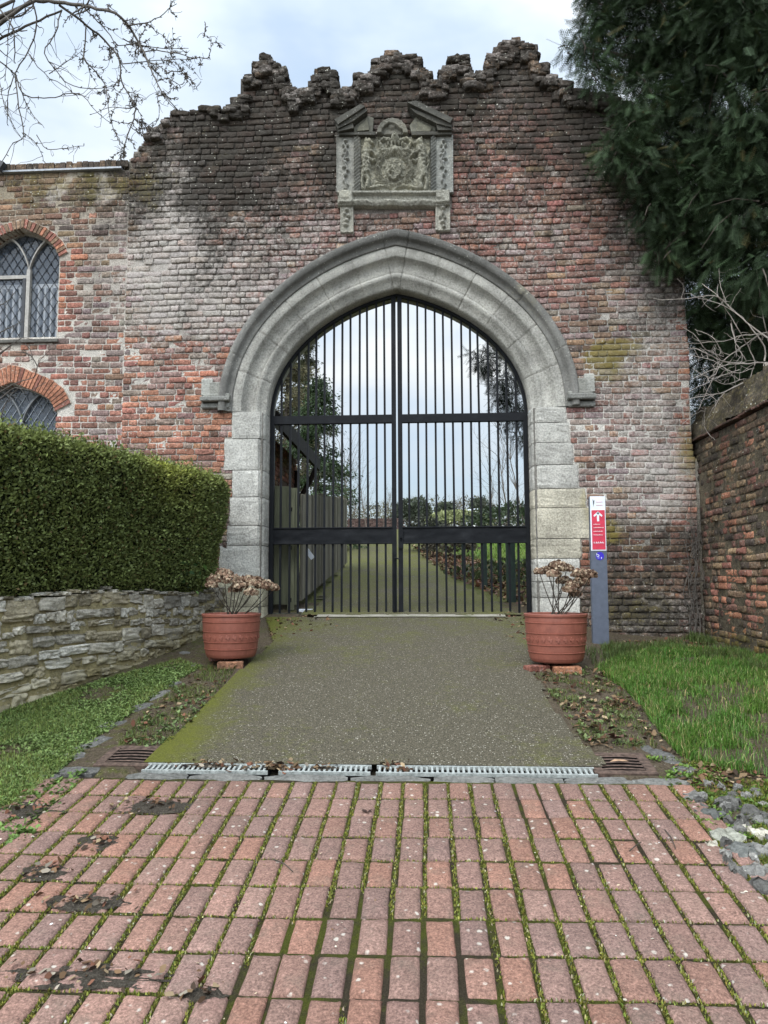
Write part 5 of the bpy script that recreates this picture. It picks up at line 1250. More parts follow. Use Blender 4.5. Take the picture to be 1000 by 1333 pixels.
def bars(lst,name,mat,y=-.0395): 
    mb=MB()
    for x0,x1,z0,z1 in lst: sb(mb,x0,x1,z0,z1,y,y+.0018)
    return mb.out(name,mat,red)
def poly_on(pts,name,mat,par,y=-.0395):
    mb=MB(); V=np.array([(x,y,z) for x,z in pts]); V=np.vstack([V,V+np.array([0,.0018,0])])@Rl.T+np.array([b0[0],YS,zg]); n=len(pts)
    mb.add(V,[tuple(range(n)),tuple(range(2*n-1,n-1,-1))]+[((i+1)%n,i,n+i,n+(i+1)%n) for i in range(n)]); return mb.out(name,mat,par)
zc=sz(671); 
A_=lambda dx,dz:(-.002+dx,zc+dz)
mb=MB()
sb(mb,-.0125,.0085,sz(679),sz(667.5),-.0395,-.0377)
for sg in (-1,1):
    q=np.array([(-.002,-.0395,sz(666.2)),(-.002,-.0395,sz(669.4)),(-.002+sg*.038,-.0395,sz(673.4)),(-.002+sg*.044,-.0395,sz(671.2))]); 
    V=np.vstack([q,q+np.array([0,.0017,0])])@Rl.T+np.array([b0[0],YS,zg]); mb.add(V,[(0,1,2,3),(7,6,5,4),(0,4,5,1),(1,5,6,2),(2,6,7,3),(3,7,4,0)])
mb.out('arrow',M['white'],red)
# four short lines of small lettering (too small to read in the photograph) and a row of pictograms
for (pyy,xe) in ((682.8,.018),(687.2,.052),(692,.040),(696.6,.042)):
    x=-.050; lt=[]
    while x<xe:
        wl=rng.uniform(.006,.011); hgt=.0062 if rng.random()<.7 else .0085; lt.append((x,min(x+wl,xe),sz(pyy)-.0055,sz(pyy)-.0055+hgt*1.25)); x+=wl+.0022
    lt.append((-.050,xe,sz(pyy)-.0055,sz(pyy)-.0035)); bars(lt,'text_line',M['softpink'])
ic=[]
for k,x in enumerate((-.050,-.028,-.006,.014,.036)):
    h=.017; z=sz(707.5); ic+=[(x,x+.006,z,z+h*.62),(x+.0005,x+.0055,z+h*.68,z+h)]
    ic+=[(x+.008,x+.015,z,z+h*(.35+.25*(k%2)))]
bars(ic,'pictograms',M['white'])
mb=MB(); 
V=[];mb2=MB()
for (x0,x1,z0,z1) in ((-.050,-.046,sz(653),sz(650.5)),(-.047,-.040,sz(657.5),sz(652)),(-.041,-.036,sz(656),sz(653)),(-.037,-.033,sz(653.2),sz(651.4)),(-.045,-.042,sz(659.5),sz(657))): sb(mb,x0,x1,z0,z1,-.0365,-.0344)
mb.out('emblem',M['logod'],pan)
for pyy in (654.0,658.2):
    x=-.016; mb=MB()
    while x<.046: wl=rng.uniform(.005,.009); sb(mb,x,min(x+wl,.047),sz(pyy)-.003,sz(pyy)+.004,-.0365,-.0344); x+=wl+.003
    mb.out('small_text_line',M['boxred'],pan)
def disc(cx,cz,r,name,mat,par,y,n=28): return poly_on([(cx+r*math.cos(2*math.pi*k/n),cz+r*math.sin(2*math.pi*k/n)) for k in range(n)],name,mat,par,y)
dsc=disc(.008,sz(724),.041,'blue_disc',M['bluep'],sp,-.0325)
mb=MB()
for k in range(12):
    a=2*math.pi*k/12; a2=2*math.pi*(k+1)/12; cx0,cz0=-.012,sz(723.4)
    q=np.array([(cx0+.008*math.cos(a),-.0345,cz0+.008*math.sin(a)),(cx0+.008*math.cos(a2),-.0345,cz0+.008*math.sin(a2)),(cx0+.0135*math.cos(a2),-.0345,cz0+.0135*math.sin(a2)),(cx0+.0135*math.cos(a),-.0345,cz0+.0135*math.sin(a))]); V=q@Rl.T+np.array([b0[0],YS,zg]); mb.add(V,[(0,1,2,3)])
sb(mb,-.026,-.0195,sz(724),sz(720.6),-.0345,-.033); sb(mb,-.014,.002,sz(726.8),sz(726.3),-.0345,-.033); sb(mb,.020,.026,sz(727.6),sz(725.4),-.0345,-.033)
mb.out('symbol',M['white'],dsc)
# ------------------------------------------------------------------ rubble retaining wall and clipped hedge on the left
LN=np.array([(-3.75,2.6),(-3.32,3.9),(-2.95,5.08),(-2.62,6.15),(-2.40,6.95),(-2.32,7.6),(-2.36,8.46)])
_ls=np.concatenate([[0],np.cumsum(np.hypot(*np.diff(LN,axis=0).T))]); LL=_ls[-1]
def lpt(s): return np.stack([np.interp(s,_ls,LN[:,0]),np.interp(s,_ls,LN[:,1])],-1)
def lnr(s):
    d=lpt(np.minimum(s+.15,LL))-lpt(np.maximum(s-.15,0)); d/=np.linalg.norm(d,axis=-1,keepdims=True); return np.stack([d[...,1],-d[...,0]],-1)
ZWT=1.41
rw=thing('stone_wall','low rubble stone retaining wall, pale and mossy, below the clipped hedge','wall',(-2.9,5.2,.6))
RTV,RTF=rock_template(10)
VV=[];FF=[];CC=[];MK=[];nb=0
z=.15;
while z<ZWT:
    h=min(rng.uniform(.07,.135),ZWT-z+.02); s=rng.uniform(-.3,0)
    while s<LL:
        ln=h*rng.uniform(1.1,3.2) if rng.random()<.8 else h*rng.uniform(.9,1.3); ln=min(max(ln,.09),.42); sc=min(max(s+ln/2,0),LL)
        p=lpt(np.array([sc]))[0]; n=lnr(np.array([sc]))[0]; tdir=np.array([-n[1],n[0]])
        gz=float(hz(p[0]+.05,p[1])); hh=h*rng.uniform(.62,1.12); zc=z+h/2+rng.normal(0,.012)+.02*math.sin(sc*2.3)
        if zc+hh/2>gz-.03:
            T=RTV.copy(); r=np.linalg.norm(T,axis=1)[:,None]; sph=T/r*1.25; T=T*(.84)+sph*.16
            pq=T+rng.normal(0,3,3); wob=np.stack([fbm(pq[:,0]*1.1+k*7,pq[:,2]*1.1+pq[:,1]*.7,k+3)-.5 for k in range(3)],-1); T=T+wob*np.array([.42,.60,.40])
            w2=np.stack([fbm(pq[:,0]*3.1+k*5,pq[:,2]*3.4+pq[:,1]*2,k+9,4)-.5 for k in range(3)],-1); T=T+w2*np.array([.16,.40,.22])
            T[:,1]-=.18*(vnoise(pq[:,0]*2,pq[:,2]*3,3)-.5)
            dep=.075; an=rng.normal(0,.05); ca,sa=math.cos(an),math.sin(an)
            lx=T[:,0]*(ln/2-.006); lz=T[:,2]*(hh/2-.004); lx,lz=lx*ca-lz*sa,lx*sa+lz*ca
            ly=T[:,1]*dep-.0-rng.uniform(-.008,.018)
            V=np.stack([p[0]+tdir[0]*lx-n[0]*(ly+.050),p[1]+tdir[1]*lx-n[1]*(ly+.050),zc+lz],-1)
            t_=rng.random(); c=np.array([.70,.655,.55])*rng.uniform(.55,1.25)
            if t_<.3: c=np.array([.50,.44,.31])*rng.uniform(.6,1.2)
            elif t_<.40: c=np.array([.80,.77,.68])
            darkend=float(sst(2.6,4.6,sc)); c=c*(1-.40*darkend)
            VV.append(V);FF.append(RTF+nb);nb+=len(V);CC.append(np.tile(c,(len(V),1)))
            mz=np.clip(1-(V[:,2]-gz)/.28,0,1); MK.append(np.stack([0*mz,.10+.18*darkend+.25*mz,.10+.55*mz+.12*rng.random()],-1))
        s+=ln
    z+=h
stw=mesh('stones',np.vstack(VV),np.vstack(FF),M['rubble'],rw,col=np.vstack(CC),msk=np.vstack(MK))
ss=np.linspace(0,LL,80); A=lpt(ss)+lnr(ss)*.012; zs=np.linspace(.1,ZWT-.02,16); V=np.array([[ (a[0],a[1],q) for a in A] for q in zs]).reshape(-1,3)
bk=np.array([(a[0]-.35,a[1]+.0,ZWT-.02) for a in A]); i,j=np.meshgrid(np.arange(15),np.arange(79),indexing='ij'); q=i*80+j; Fq=np.stack([q,q+1,q+81,q+80],-1).reshape(-1,4)
V=np.vstack([V,bk]); k=np.arange(79); Fq=np.vstack([Fq,np.stack([15*80+k,15*80+k+1,16*80+k+1,16*80+k],-1)])
mesh('mortar_core',V,Fq,M['rubble'],rw,col=np.tile(np.array([.34,.30,.19]),(len(V),1)),msk=np.tile(np.array([0,.1,.5]),(len(V),1)))
# hedge -------------------------------------------------------------
hd=thing('clipped_hedge','dense clipped evergreen hedge with rounded end, growing above the rubble stone wall','hedge',(-3.2,5.5,ZWT))
ZH=2.60; s1=_ls[-2]+.02
def hsurf(s,v):
    """front face of the hedge: s along the wall, v 0..1 bottom to top; wraps round the far end"""
    s=np.asarray(s,float); v=np.asarray(v,float); over=np.maximum(s-s1,0)
    p=lpt(np.minimum(s,s1)); n=lnr(np.minimum(s,s1)); bul=.03+.15*v-.10*np.clip((v-.90)/.10,0,1)**2-.05*(v<.06)
    bul=bul+.085*sst(LL-2.0,LL-1.0,s)*v+.10*(fbm(s*1.5,v*2.2,14)-.5)+.07*(fbm(s*5,v*6,15)-.5)
    x=p[:,0]+n[:,0]*bul; y=p[:,1]+n[:,1]*bul
    an=np.clip(over/.42,0,math.pi*.62); R=.42; cx=lpt(np.array([s1]))[0]-lnr(np.array([s1]))[0]*R; n0=lnr(np.array([s1]))[0]; a0=math.atan2(n0[1],n0[0])
    xr=cx[0]+np.cos(a0+an)*(R+bul); yr=cx[1]+np.sin(a0+an)*(R+bul); x=np.where(over>0,xr,x); y=np.where(over>0,yr,y)
    nx=np.where(over>0,np.cos(a0+an),n[:,0]); ny=np.where(over>0,np.sin(a0+an),n[:,1])
    z0=ZWT-.02+.05*(fbm(s*2.2,s*0,71)-.3); z=z0+(ZH-z0)*v+.04*(fbm(s*1.2,s*0,72)-.5)*v
    return np.stack([x,y,z],-1),np.stack([nx,ny,.15+0*nx],-1)
SMAX=s1+.42*math.pi*.6
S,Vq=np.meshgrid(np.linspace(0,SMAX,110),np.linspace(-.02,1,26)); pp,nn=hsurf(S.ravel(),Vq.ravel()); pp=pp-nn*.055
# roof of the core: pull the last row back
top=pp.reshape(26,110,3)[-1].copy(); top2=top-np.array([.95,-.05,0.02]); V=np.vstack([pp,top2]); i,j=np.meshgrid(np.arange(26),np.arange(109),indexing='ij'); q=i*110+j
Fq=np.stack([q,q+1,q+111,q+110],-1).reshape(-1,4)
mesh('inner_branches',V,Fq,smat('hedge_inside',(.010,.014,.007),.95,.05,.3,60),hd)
N_=115000; s=rng.uniform(0,SMAX,N_); v=np.where(rng.random(N_)<.9,rng.random(N_),1-.05*rng.random(N_)); pos,nn=hsurf(s,v)
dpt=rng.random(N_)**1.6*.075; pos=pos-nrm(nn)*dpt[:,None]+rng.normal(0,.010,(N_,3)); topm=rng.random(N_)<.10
inw=rng.random(N_)*.5; pos[topm]=np.stack([pos[topm][:,0]-nn[topm][:,0]*inw[topm],pos[topm][:,1]-nn[topm][:,1]*inw[topm],ZH+.02+.03*rng.normal(size=topm.sum())+.03*(fbm(pos[topm][:,1]*3,pos[topm][:,0]*3,5)-.5)],-1)
n_=nrm(nn); n_[topm]=(0,0,1)
ax=nrm(n_*.75+np.array([0,0,.45])+.75*rng.normal(size=(N_,3))); X_,Y_,Z_=frame_from(ax,rdir(N_))
Vv,Fq=scatter(QT,QF,pos,X_,Y_,Z_,.030*(.5+.8*rng.random(N_)))
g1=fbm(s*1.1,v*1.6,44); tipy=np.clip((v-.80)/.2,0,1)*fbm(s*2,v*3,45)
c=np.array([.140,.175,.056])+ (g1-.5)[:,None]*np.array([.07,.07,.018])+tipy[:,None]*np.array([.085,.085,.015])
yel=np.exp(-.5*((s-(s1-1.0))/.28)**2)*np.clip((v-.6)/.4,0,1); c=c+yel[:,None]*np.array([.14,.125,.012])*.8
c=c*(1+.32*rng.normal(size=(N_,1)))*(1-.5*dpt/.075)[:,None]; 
dd=rng.random(N_)<.035; c[dd]=np.array([.16,.12,.05]); c=np.clip(c,.006,.5)
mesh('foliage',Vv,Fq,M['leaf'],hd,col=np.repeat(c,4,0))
# a broad-leaved laurel seedling poking out at the hedge foot
p0=P(212,742,7.0); t=thing('laurel_sprig','sprig of broader glossy leaves poking from the foot of the hedge','plant',p0)
n=260; pos=p0+rng.normal(0,1,(n,3))*np.array([.15,.06,.11]); ax=nrm(np.array([.5,-.7,.2])+.7*rng.normal(size=(n,3))); X_,Y_,Z_=frame_from(ax,np.tile(np.array([[0,0,1.]]),(n,1))+.5*rng.normal(size=(n,3)))
Vv,Fq=scatter(QT,QF,pos,X_,Y_,Z_,.075*(.6+.6*rng.random(n))); c=np.array([.030,.062,.022])*(1+.35*rng.normal(size=(n,1))); c[:14]=(.12,.22,.06); mesh('leaves',Vv,Fq,M['leaf'],t,col=np.repeat(np.clip(c,.008,.4),4,0))
# ------------------------------------------------------------------ yew trees
def spray_template(k=10,L=1.0):
    """a yew shoot: two flat rows of needles"""
    T=[];Fq=[]
    for i in range(k):
        x=L*(i+.5)/k; ln=.19*(1-.55*abs(i/k-.4))
        for sg in (-1,1):
            b=len(T); T+=[(x-.017,0,0),(x+.017,0,0),(x+.085+.012,sg*ln,-.03),(x+.078,sg*ln,-.03)]; Fq.append((b,b+1,b+2,b+3))
    b=len(T); T+=[(0,-.012,0),(0,.012,0),(L*1.04,.008,0),(L*1.04,-.008,0)]; Fq.append((b,b+1,b+2,b+3))
    return np.array(T),np.array(Fq)
YT,YF=spray_template()
def yew(name,label,trunk,blobs,n_per,size,limbs,cat='tree',base_c=(.034,.056,.026)):
    t=thing(name,label,cat,trunk[0]); pos=[];out=[];cl=[]
    for (c,r,wt) in blobs:
        n=int(n_per*wt*(r/.5)**2); d=rdir(n); rad=(.35+.65*rng.random(n)**.6)[:,None]
        p=c+d*rad*r*np.array([1,.8,1.0]); out.append(nrm(d*.8+np.array([0,-.12,-.75])+.45*rng.normal(size=(n,3)))); pos.append(p)
        cl.append(np.tile((.75+.6*rng.random())*np.array(base_c),(n,1)))
    pos=np.vstack(pos); out=np.vstack(out); cl=np.vstack(cl); n=len(pos)
    # gather the shoots into hanging clumps with gaps between them
    g=fbm(pos[:,0]*3.2+pos[:,1]*1.7,pos[:,2]*3.0,23); keep=g+.12*rng.normal(size=n)>.33; pos,out,cl,g=pos[keep],out[keep],cl[keep],g[keep]; n=len(pos)
    X_,Y_,Z_=frame_from(out,np.tile(np.array([[0,0,1.]]),(n,1))+.6*rng.normal(size=(n,3)))
    sz=size*(.55+.8*rng.random(n)); Vv,Fq=scatter(YT,YF,pos,X_,Y_,Z_,sz)
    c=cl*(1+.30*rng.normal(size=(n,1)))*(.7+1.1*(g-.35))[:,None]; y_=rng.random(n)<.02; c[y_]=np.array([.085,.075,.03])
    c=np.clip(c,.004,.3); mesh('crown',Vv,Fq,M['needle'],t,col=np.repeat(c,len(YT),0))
    # inner foliage: coarse darker tufts that close the crown
    q=[]; 
    for (c0,r,wt) in blobs: k_=int(900*wt*(r/.5)**2); q.append(c0+np.array([.03,.2*r,0])+rdir(k_)*r*.9*rng.random((k_,1))**.5)
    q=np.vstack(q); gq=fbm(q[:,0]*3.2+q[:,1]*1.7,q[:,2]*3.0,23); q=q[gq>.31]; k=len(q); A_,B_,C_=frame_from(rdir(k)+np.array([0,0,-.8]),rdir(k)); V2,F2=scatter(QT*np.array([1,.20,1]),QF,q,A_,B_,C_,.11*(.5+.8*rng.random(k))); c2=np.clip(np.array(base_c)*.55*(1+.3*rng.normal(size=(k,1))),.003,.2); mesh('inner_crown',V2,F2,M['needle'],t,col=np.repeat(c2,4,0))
    lines=[(np.array(l),np.linspace(l0,l1,len(l))) for l,l0,l1 in limbs]
    lines.append((np.array(trunk),np.linspace(.26,.16,len(trunk))))
    for (c,r,wt) in blobs:
        for q in range(3):
            a=c+rng.normal(0,.25,3)*r; b=a+nrm(rng.normal(size=3)+np.array([-.5,-.2,-.4]))*r*.9; m_=(a+b)/2+np.array([0,0,.1*r]); lines.append((np.array([a,m_,b]),np.array([.010,.007,.003])))
    Vv,Fq=tubes(lines,6); mesh('trunk',Vv,Fq,M['bark'],t); return t
bl=[]
for (px,py,rp,Y,wt) in [(780,45,34,8.6,.9),(757,64,22,8.4,.9),(737,66,12,8.4,.7),(775,95,26,8.3,.8),(800,10,45,8.6,1),(790,-30,45,8.8,1),(820,55,55,8.5,1),(870,20,70,8.3,1),(880,90,60,8.4,1),(940,50,75,8.0,1),(990,20,75,7.6,1),(1010,110,75,7.4,1),(835,125,40,8.1,.9),(815,165,30,8.0,.7),(800,200,24,8.0,.8),(830,215,38,8.0,.9),(880,170,55,8.1,1),(935,150,65,8.0,1),(985,190,65,7.6,1),(850,265,38,8.0,1),(880,235,45,8.2,1),(925,245,60,8.0,1),(980,270,65,7.6,1),(875,305,32,8.1,1),(862,330,22,8.05,.7),(915,325,45,8.3,1),(960,340,55,7.9,1),(1010,350,60,7.5,1),(912,385,32,8.6,.9),(945,410,48,8.7,1),(990,430,60,8.4,1),(905,415,22,8.6,.8),(930,470,45,9.0,1),(985,490,50,8.9,1),(950,520,40,9.2,.9),(900,-40,80,8.2,1),(985,-50,80,7.8,1),(1050,60,90,7.6,1),(1060,200,90,7.6,1),(1060,330,90,7.6,1),(1060,450,80,8.0,1),(920,300,60,9.2,1.0),(960,230,70,9.2,1),(905,168,40,8.9,1.3),(875,150,30,8.8,1.2),(930,190,40,8.9,1.2),(960,420,60,9.8,1.2),(1010,520,50,9.2,1),(915,540,30,9.4,.9),(890,370,18,8.7,.8)]:
    bl.append((P(px,py,Y),rp*Y/950,wt))
tb=np.array([4.7,8.3,float(hz(4.7,8.3))])
yew('yew_tree','huge dark yew tree overhanging the right end of the gateway wall','' or [tb,tb+np.array([.05,.0,1.5]),tb+np.array([-.1,.1,3.2]),tb+np.array([.1,0,6.5])],bl,900,.19,
  [([tb+np.array([0,0,2.6]),P(960,300,8.2),P(880,230,8.2),P(815,200,8.0)],.09,.012),([tb+np.array([0,0,3.6]),P(950,120,8.2),P(850,80,8.4),P(760,62,8.4)],.09,.010),([tb+np.array([0,0,2.0]),P(985,400,8.6),P(920,400,8.6)],.07,.015),([tb+np.array([0,0,4.8]),P(920,0,8.4),P(820,-10,8.6)],.07,.015),([tb+np.array([0,0,3.0]),P(960,230,7.9),P(905,290,8.0),P(865,325,8.0)],.07,.01)])
# yew behind the wall whose branch hangs into the archway view
bl=[]
for (px,py,rp,Y,wt) in [(630,470,16,11.5,.9),(618,462,9,11.5,.8),(646,480,20,11.6,1),(660,500,22,11.6,1),(668,530,20,11.6,1),(650,520,14,11.5,.8),(640,452,10,11.5,.8),(642,440,9,11.5,.8),(680,470,30,11.8,1),(684,545,18,11.7,1),(655,556,9,11.6,.7),(675,565,13,11.6,.8),(690,575,12,11.6,.7),(720,450,50,12,1),(760,480,60,12.2,1),(740,380,70,12.2,1),(800,420,80,12.5,1),(845,330,80,12.5,.8)]:
    bl.append((P(px,py,Y),rp*Y/950,wt))
tb=np.array([4.0,12.8,float(hz(4.0,12.8))])
yew('yew_tree','dark yew behind the wall, its branch hanging in the upper right of the archway',[tb,tb+np.array([0,0,1.5]),tb+np.array([-.1,0,4.6])],bl,800,.16,[([tb+np.array([0,0,3.2]),P(740,430,12.1),P(690,470,11.8),P(640,465,11.5)],.08,.008),([tb+np.array([0,0,2.8]),P(720,500,12),P(690,560,11.7)],.05,.006)],base_c=(.016,.026,.016))
# ------------------------------------------------------------------ bare branches
def smooth(pts,n=14):
    p=np.array(pts,float); k=len(p)
    if k<3: q=np.linspace(0,1,n)[:,None]; return p[0]*(1-q)+p[-1]*q
    s=np.concatenate([[0],np.cumsum(np.linalg.norm(np.diff(p,axis=0),axis=1))]); t=np.linspace(0,s[-1],max(n,k*3)); m_=np.gradient(p,s,axis=0)
    i=np.clip(np.searchsorted(s,t,'right')-1,0,k-2); h=(s[i+1]-s[i])[:,None]; u=((t-s[i])/(s[i+1]-s[i]))[:,None]
    return (2*u**3-3*u**2+1)*p[i]+(u**3-2*u**2+u)*h*m_[i]+(-2*u**3+3*u**2)*p[i+1]+(u**3-u**2)*h*m_[i+1]
def twiggy(pts,r0,r1,lines,nt,ln,depth=0,down=0.0,buds=True,spread=1.0):
    """a branch with kinked side shoots"""
    q=smooth(pts,12); q=q+rng.normal(0,.0035,q.shape)*min(1,ln*4); lines.append((q,np.linspace(r0,r1,len(q))))
    d=np.gradient(q,axis=0); d=nrm(d)
    for k in range(nt):
        i=int(rng.uniform(.12,1)*(len(q)-1)); rr=(r0+(r1-r0)*i/len(q))*.65; v=nrm(d[i]*.7+spread*.8*rng.normal(size=3)*np.array([1,.6,1])+np.array([0,0,-down]))
        L_=ln*rng.uniform(.35,1.2); m_=5; w_=[q[i]]
        for s_ in range(m_): v=nrm(v+.28*rng.normal(size=3)+np.array([0,0,-.1*down])); w_.append(w_[-1]+v*L_/m_)
        if depth>0: twiggy(w_,max(rr,.0022),.0014,lines,rng.integers(2,5),ln*.45,depth-1,down,buds,spread)
        else: lines.append((np.array(w_),np.linspace(max(rr,.0020),.0013,m_+1)))
    if buds:
        for k in range(int(len(q)*.8)):
            i=rng.integers(1,len(q)); v=nrm(rng.normal(size=3)+d[i]*.8); lines.append((np.array([q[i],q[i]+v*.012,q[i]+v*.024]),np.array([.0022,.004,.0012])))
def cpx(pts,ox,oy,s,Y,dy=.25):
    ys=Y+dy*(np.cumsum(rng.normal(0,1,len(pts)))*.3); return [P(ox+x/s,oy+y/s,yy) for (x,y),yy in zip(pts,ys)]
bt=thing('bare_tree','leafless tree whose thin budded twigs hang into the top left sky','tree',(-5.2,5.6,float(hz(-5.2,5.6))))
BR=[([(150,0),(240,12),(340,25),(430,45),(490,65),(520,100),(550,150),(580,200),(605,260),(635,330),(670,390),(715,440)],.016,.0035,9),
([(240,20),(330,85),(400,140),(450,190),(490,260),(495,330),(540,410),(555,440)],.0105,.004,7),([(340,30),(440,130),(475,180),(560,170)],.006,.003,5),([(490,65),(540,100),(600,90),(660,60),(720,15)],.007,.0028,4),
([(500,160),(580,185),(680,200),(770,195)],.005,.0022,4),([(590,210),(620,205),(700,212),(800,235),(845,235),(858,200),(860,150)],.0045,.0024,2),([(500,260),(600,250),(700,245),(780,240)],.0045,.002,4),([(555,440),(540,500),(510,580),(500,640)],.0065,.003,6),([(560,440),(580,490),(600,530)],.004,.002,3),
([(635,330),(700,325),(733,350),(720,355),(690,325)],.004,.002,1),([(670,300),(720,290),(765,310),(795,350)],.004,.002,3),([(350,100),(345,200),(350,250),(420,330),(440,430),(455,500),(490,580)],.006,.0025,6),
([(-80,190),(0,160),(100,110),(250,40)],.012,.008,5),([(130,0),(150,90),(120,200),(60,300),(30,400),(30,500)],.007,.003,8),([(250,40),(220,150),(180,220),(230,290),(300,350),(400,360),(480,345)],.006,.0025,6),([(-40,240),(0,250),(60,300),(90,380),(110,390),(190,400),(290,380),(350,400),(380,440),(450,500)],.006,.0025,6),
([(60,300),(80,450),(95,540),(40,600),(10,660)],.006,.003,4),([(95,540),(150,590),(180,650)],.004,.002,2),([(150,550),(200,610),(260,605),(340,590)],.004,.002,3),([(90,380),(130,460),(180,520)],.004,.002,2),([(-20,20),(0,40),(60,150),(60,250)],.008,.004,6),([(-30,90),(0,80),(90,60),(150,0)],.009,.006,4),([(60,0),(40,100),(30,230),(20,330)],.005,.0025,6),([(0,330),(20,430),(60,520)],.004,.002,3),([(200,300),(260,260),(330,210)],.004,.002,3),([(120,220),(180,300),(260,350),(320,400)],.004,.002,3),([(560,400),(540,440),(430,440),(370,470)],.004,.002,2),([(640,390),(650,470),(620,520)],.0035,.002,2)]
lines=[]; k_=0
for pts,r0,r1,nt in BR:
    twiggy(cpx(pts,0,0,3.125,5.5),r0,r1,lines,int(nt*1.6)+1,.22,1 if k_<12 else 0,.12); k_+=1
Vv,Fq=tubes(lines,5); mesh('twigs',Vv,Fq,M['barkgrey'],bt)
b0=np.array([-5.2,5.6,float(hz(-5.2,5.6))]); hub=b0+np.array([.1,0,4.6]); lines=[(np.array([b0-np.array([0,0,.1]),b0+np.array([.05,0,1.5]),b0+np.array([-.05,0,3.2]),hub,hub+np.array([0,.1,2.2])]),np.array([.17,.14,.12,.09,.03]))]
for px,py in ((150,0),(-80,190),(-40,240),(-20,20),(-30,90),(130,0),(60,0)):
    e=P(px/3.125,py/3.125,5.5); a=hub+np.array([0,0,rng.uniform(-1,.5)]); lines.append((smooth([a,(a+e)/2+np.array([0,0,.25]),e],10),np.linspace(.05,.012,10)))
lines=[(smooth(l,10),np.interp(np.linspace(0,1,len(smooth(l,10))),np.linspace(0,1,len(r)),r)) for l,r in lines]
Vv,Fq=tubes(lines,8); mesh('trunk',Vv,Fq,M['barkgrey'],bt)
# pale tangled shrub over the garden wall
sh=thing('bare_shrub','tangle of pale bare stems sprawling over the coping of the right garden wall','shrub',(3.9,7.6,float(hz(3.9,7.6))))
BS=[([(800,480),(690,400),(560,290),(430,185),(330,190),(190,212),(0,205)],.010,.003,6),([(340,105),(440,180),(520,300),(600,430),(660,540),(710,650)],.004,.008,5),([(780,640),(780,570),(700,430),(480,250),(310,200)],.009,.003,4),([(800,440),(690,455),(600,465),(500,500),(380,510),(230,510),(180,480)],.007,.003,5),([(800,650),(600,655),(480,640),(380,590),(280,550),(170,580),(60,550)],.010,.003,8),([(190,390),(300,470),(360,550),(490,610)],.0035,.006,5),([(770,440),(620,540),(500,630),(420,760),(350,900),(290,1010),(190,1090),(170,1150)],.008,.0025,7),([(630,790),(500,855),(380,875),(240,905),(60,950)],.0085,.003,5),([(630,790),(510,850),(420,960),(370,1060)],.006,.0025,4),([(710,650),(680,740),(655,840)],.007,.004,4),([(770,650),(770,780),(760,830)],.006,.003,3),([(360,960),(360,1100),(430,1190)],.004,.002,3),([(720,0),(745,200),(780,400),(800,480)],.005,.008,2),([(460,0),(470,120),(510,230)],.003,.005,1),([(590,145),(700,200),(800,205)],.003,.005,1),([(540,380),(580,520),(650,640)],.006,.005,3),([(540,360),(570,480),(580,610)],.005,.004,3),([(260,600),(420,640),(560,720),(700,690)],.004,.005,6),([(280,760),(420,700),(560,660),(660,660)],.003,.005,7),([(270,690),(400,760),(520,800),(640,760)],.003,.005,7),([(250,850),(360,800),(480,740),(600,700)],.003,.005,6),([(290,420),(420,480),(490,600)],.003,.004,4)]
lines=[]
for pts,r0,r1,nt in BS: twiggy(cpx(pts,850,350,5.333,7.55,.3),r0*.9,r1*.8,lines,int(nt*1.5),.20,0,.05,False)
root=np.array([3.9,7.6,float(hz(3.9,7.6))])
for px,py in ((1000,440),(998,472),(996,472),(1000,432)):
    e=P(px,py,7.55); lines.append((smooth([root,(root+e)/2+np.array([.15,0,.2]),e],10),np.linspace(.018,.009,10)))
Vv,Fq=tubes(lines,5); mesh('stems',Vv,Fq,M['barkpale'],sh)
# dead climber in the corner of the two walls
dcl=thing('dead_climber','thin dead climber stems clinging in the corner between gateway wall and garden wall','climber',(3.08,8.4,.9)); lines=[]
for k in range(60):
    x=904+rng.normal(0,5); y=rng.uniform(690,825); p=P(x,y,8.40+rng.random()*.06); w_=[p]; v=nrm(np.array([rng.normal(0,.5)-.25,-.05,rng.normal(.2,.8)]))
    for s_ in range(6): v=nrm(v+.45*rng.normal(size=3)*np.array([1,.15,1])); q=w_[-1]+v*.05; q[0]=min(q[0],3.13); q[1]=np.clip(q[1],8.25,8.47); w_.append(q)
    lines.append((np.array(w_),np.linspace(.004,.0015,7)))
for k in range(6):
    x=905+rng.normal(0,3); w_=[P(x+rng.normal(0,2.5),y,8.44) for y in np.linspace(832,640+rng.uniform(0,60),9)]; lines.append((smooth(w_,20),np.linspace(.009,.003,27)[:len(smooth(w_,20))] if len(smooth(w_,20))<=27 else np.linspace(.009,.003,len(smooth(w_,20)))))
Vv,Fq=tubes(lines,4); mesh('stems',Vv,Fq,M['barkgrey'],dcl)
# bare rose stems in front of the house
rs=thing('bare_climber','bare climbing rose stems straggling across the house windows','climber',(-5.2,8.2,1.2)); lines=[]
for pts in ([(0,460),(20,448),(35,450),(45,476)],[(0,510),(25,497),(45,490),(49,475),(68,452)],[(0,433),(15,425),(30,418)],[(-10,470),(8,455),(30,440),(52,446)],[(0,520),(20,505),(38,508),(60,498)],[(-5,400),(10,392),(20,380)],[(48,476),(40,462),(20,458)],[(0,548),(10,520),(30,500)]):
    twiggy([P(x,y,8.30) for x,y in pts],.008,.003,lines,4,.16,0,0,False,.7)
for x in (-5,0,-12): lines.append((smooth([np.array([-5.3+x*.01,8.25,1.0]),np.array([-5.25,8.2,2.2]),P(x,515,8.30)],10),np.linspace(.016,.008,10)))
Vv,Fq=tubes(lines,5); mesh('stems',Vv,Fq,M['barkgrey'],rs)
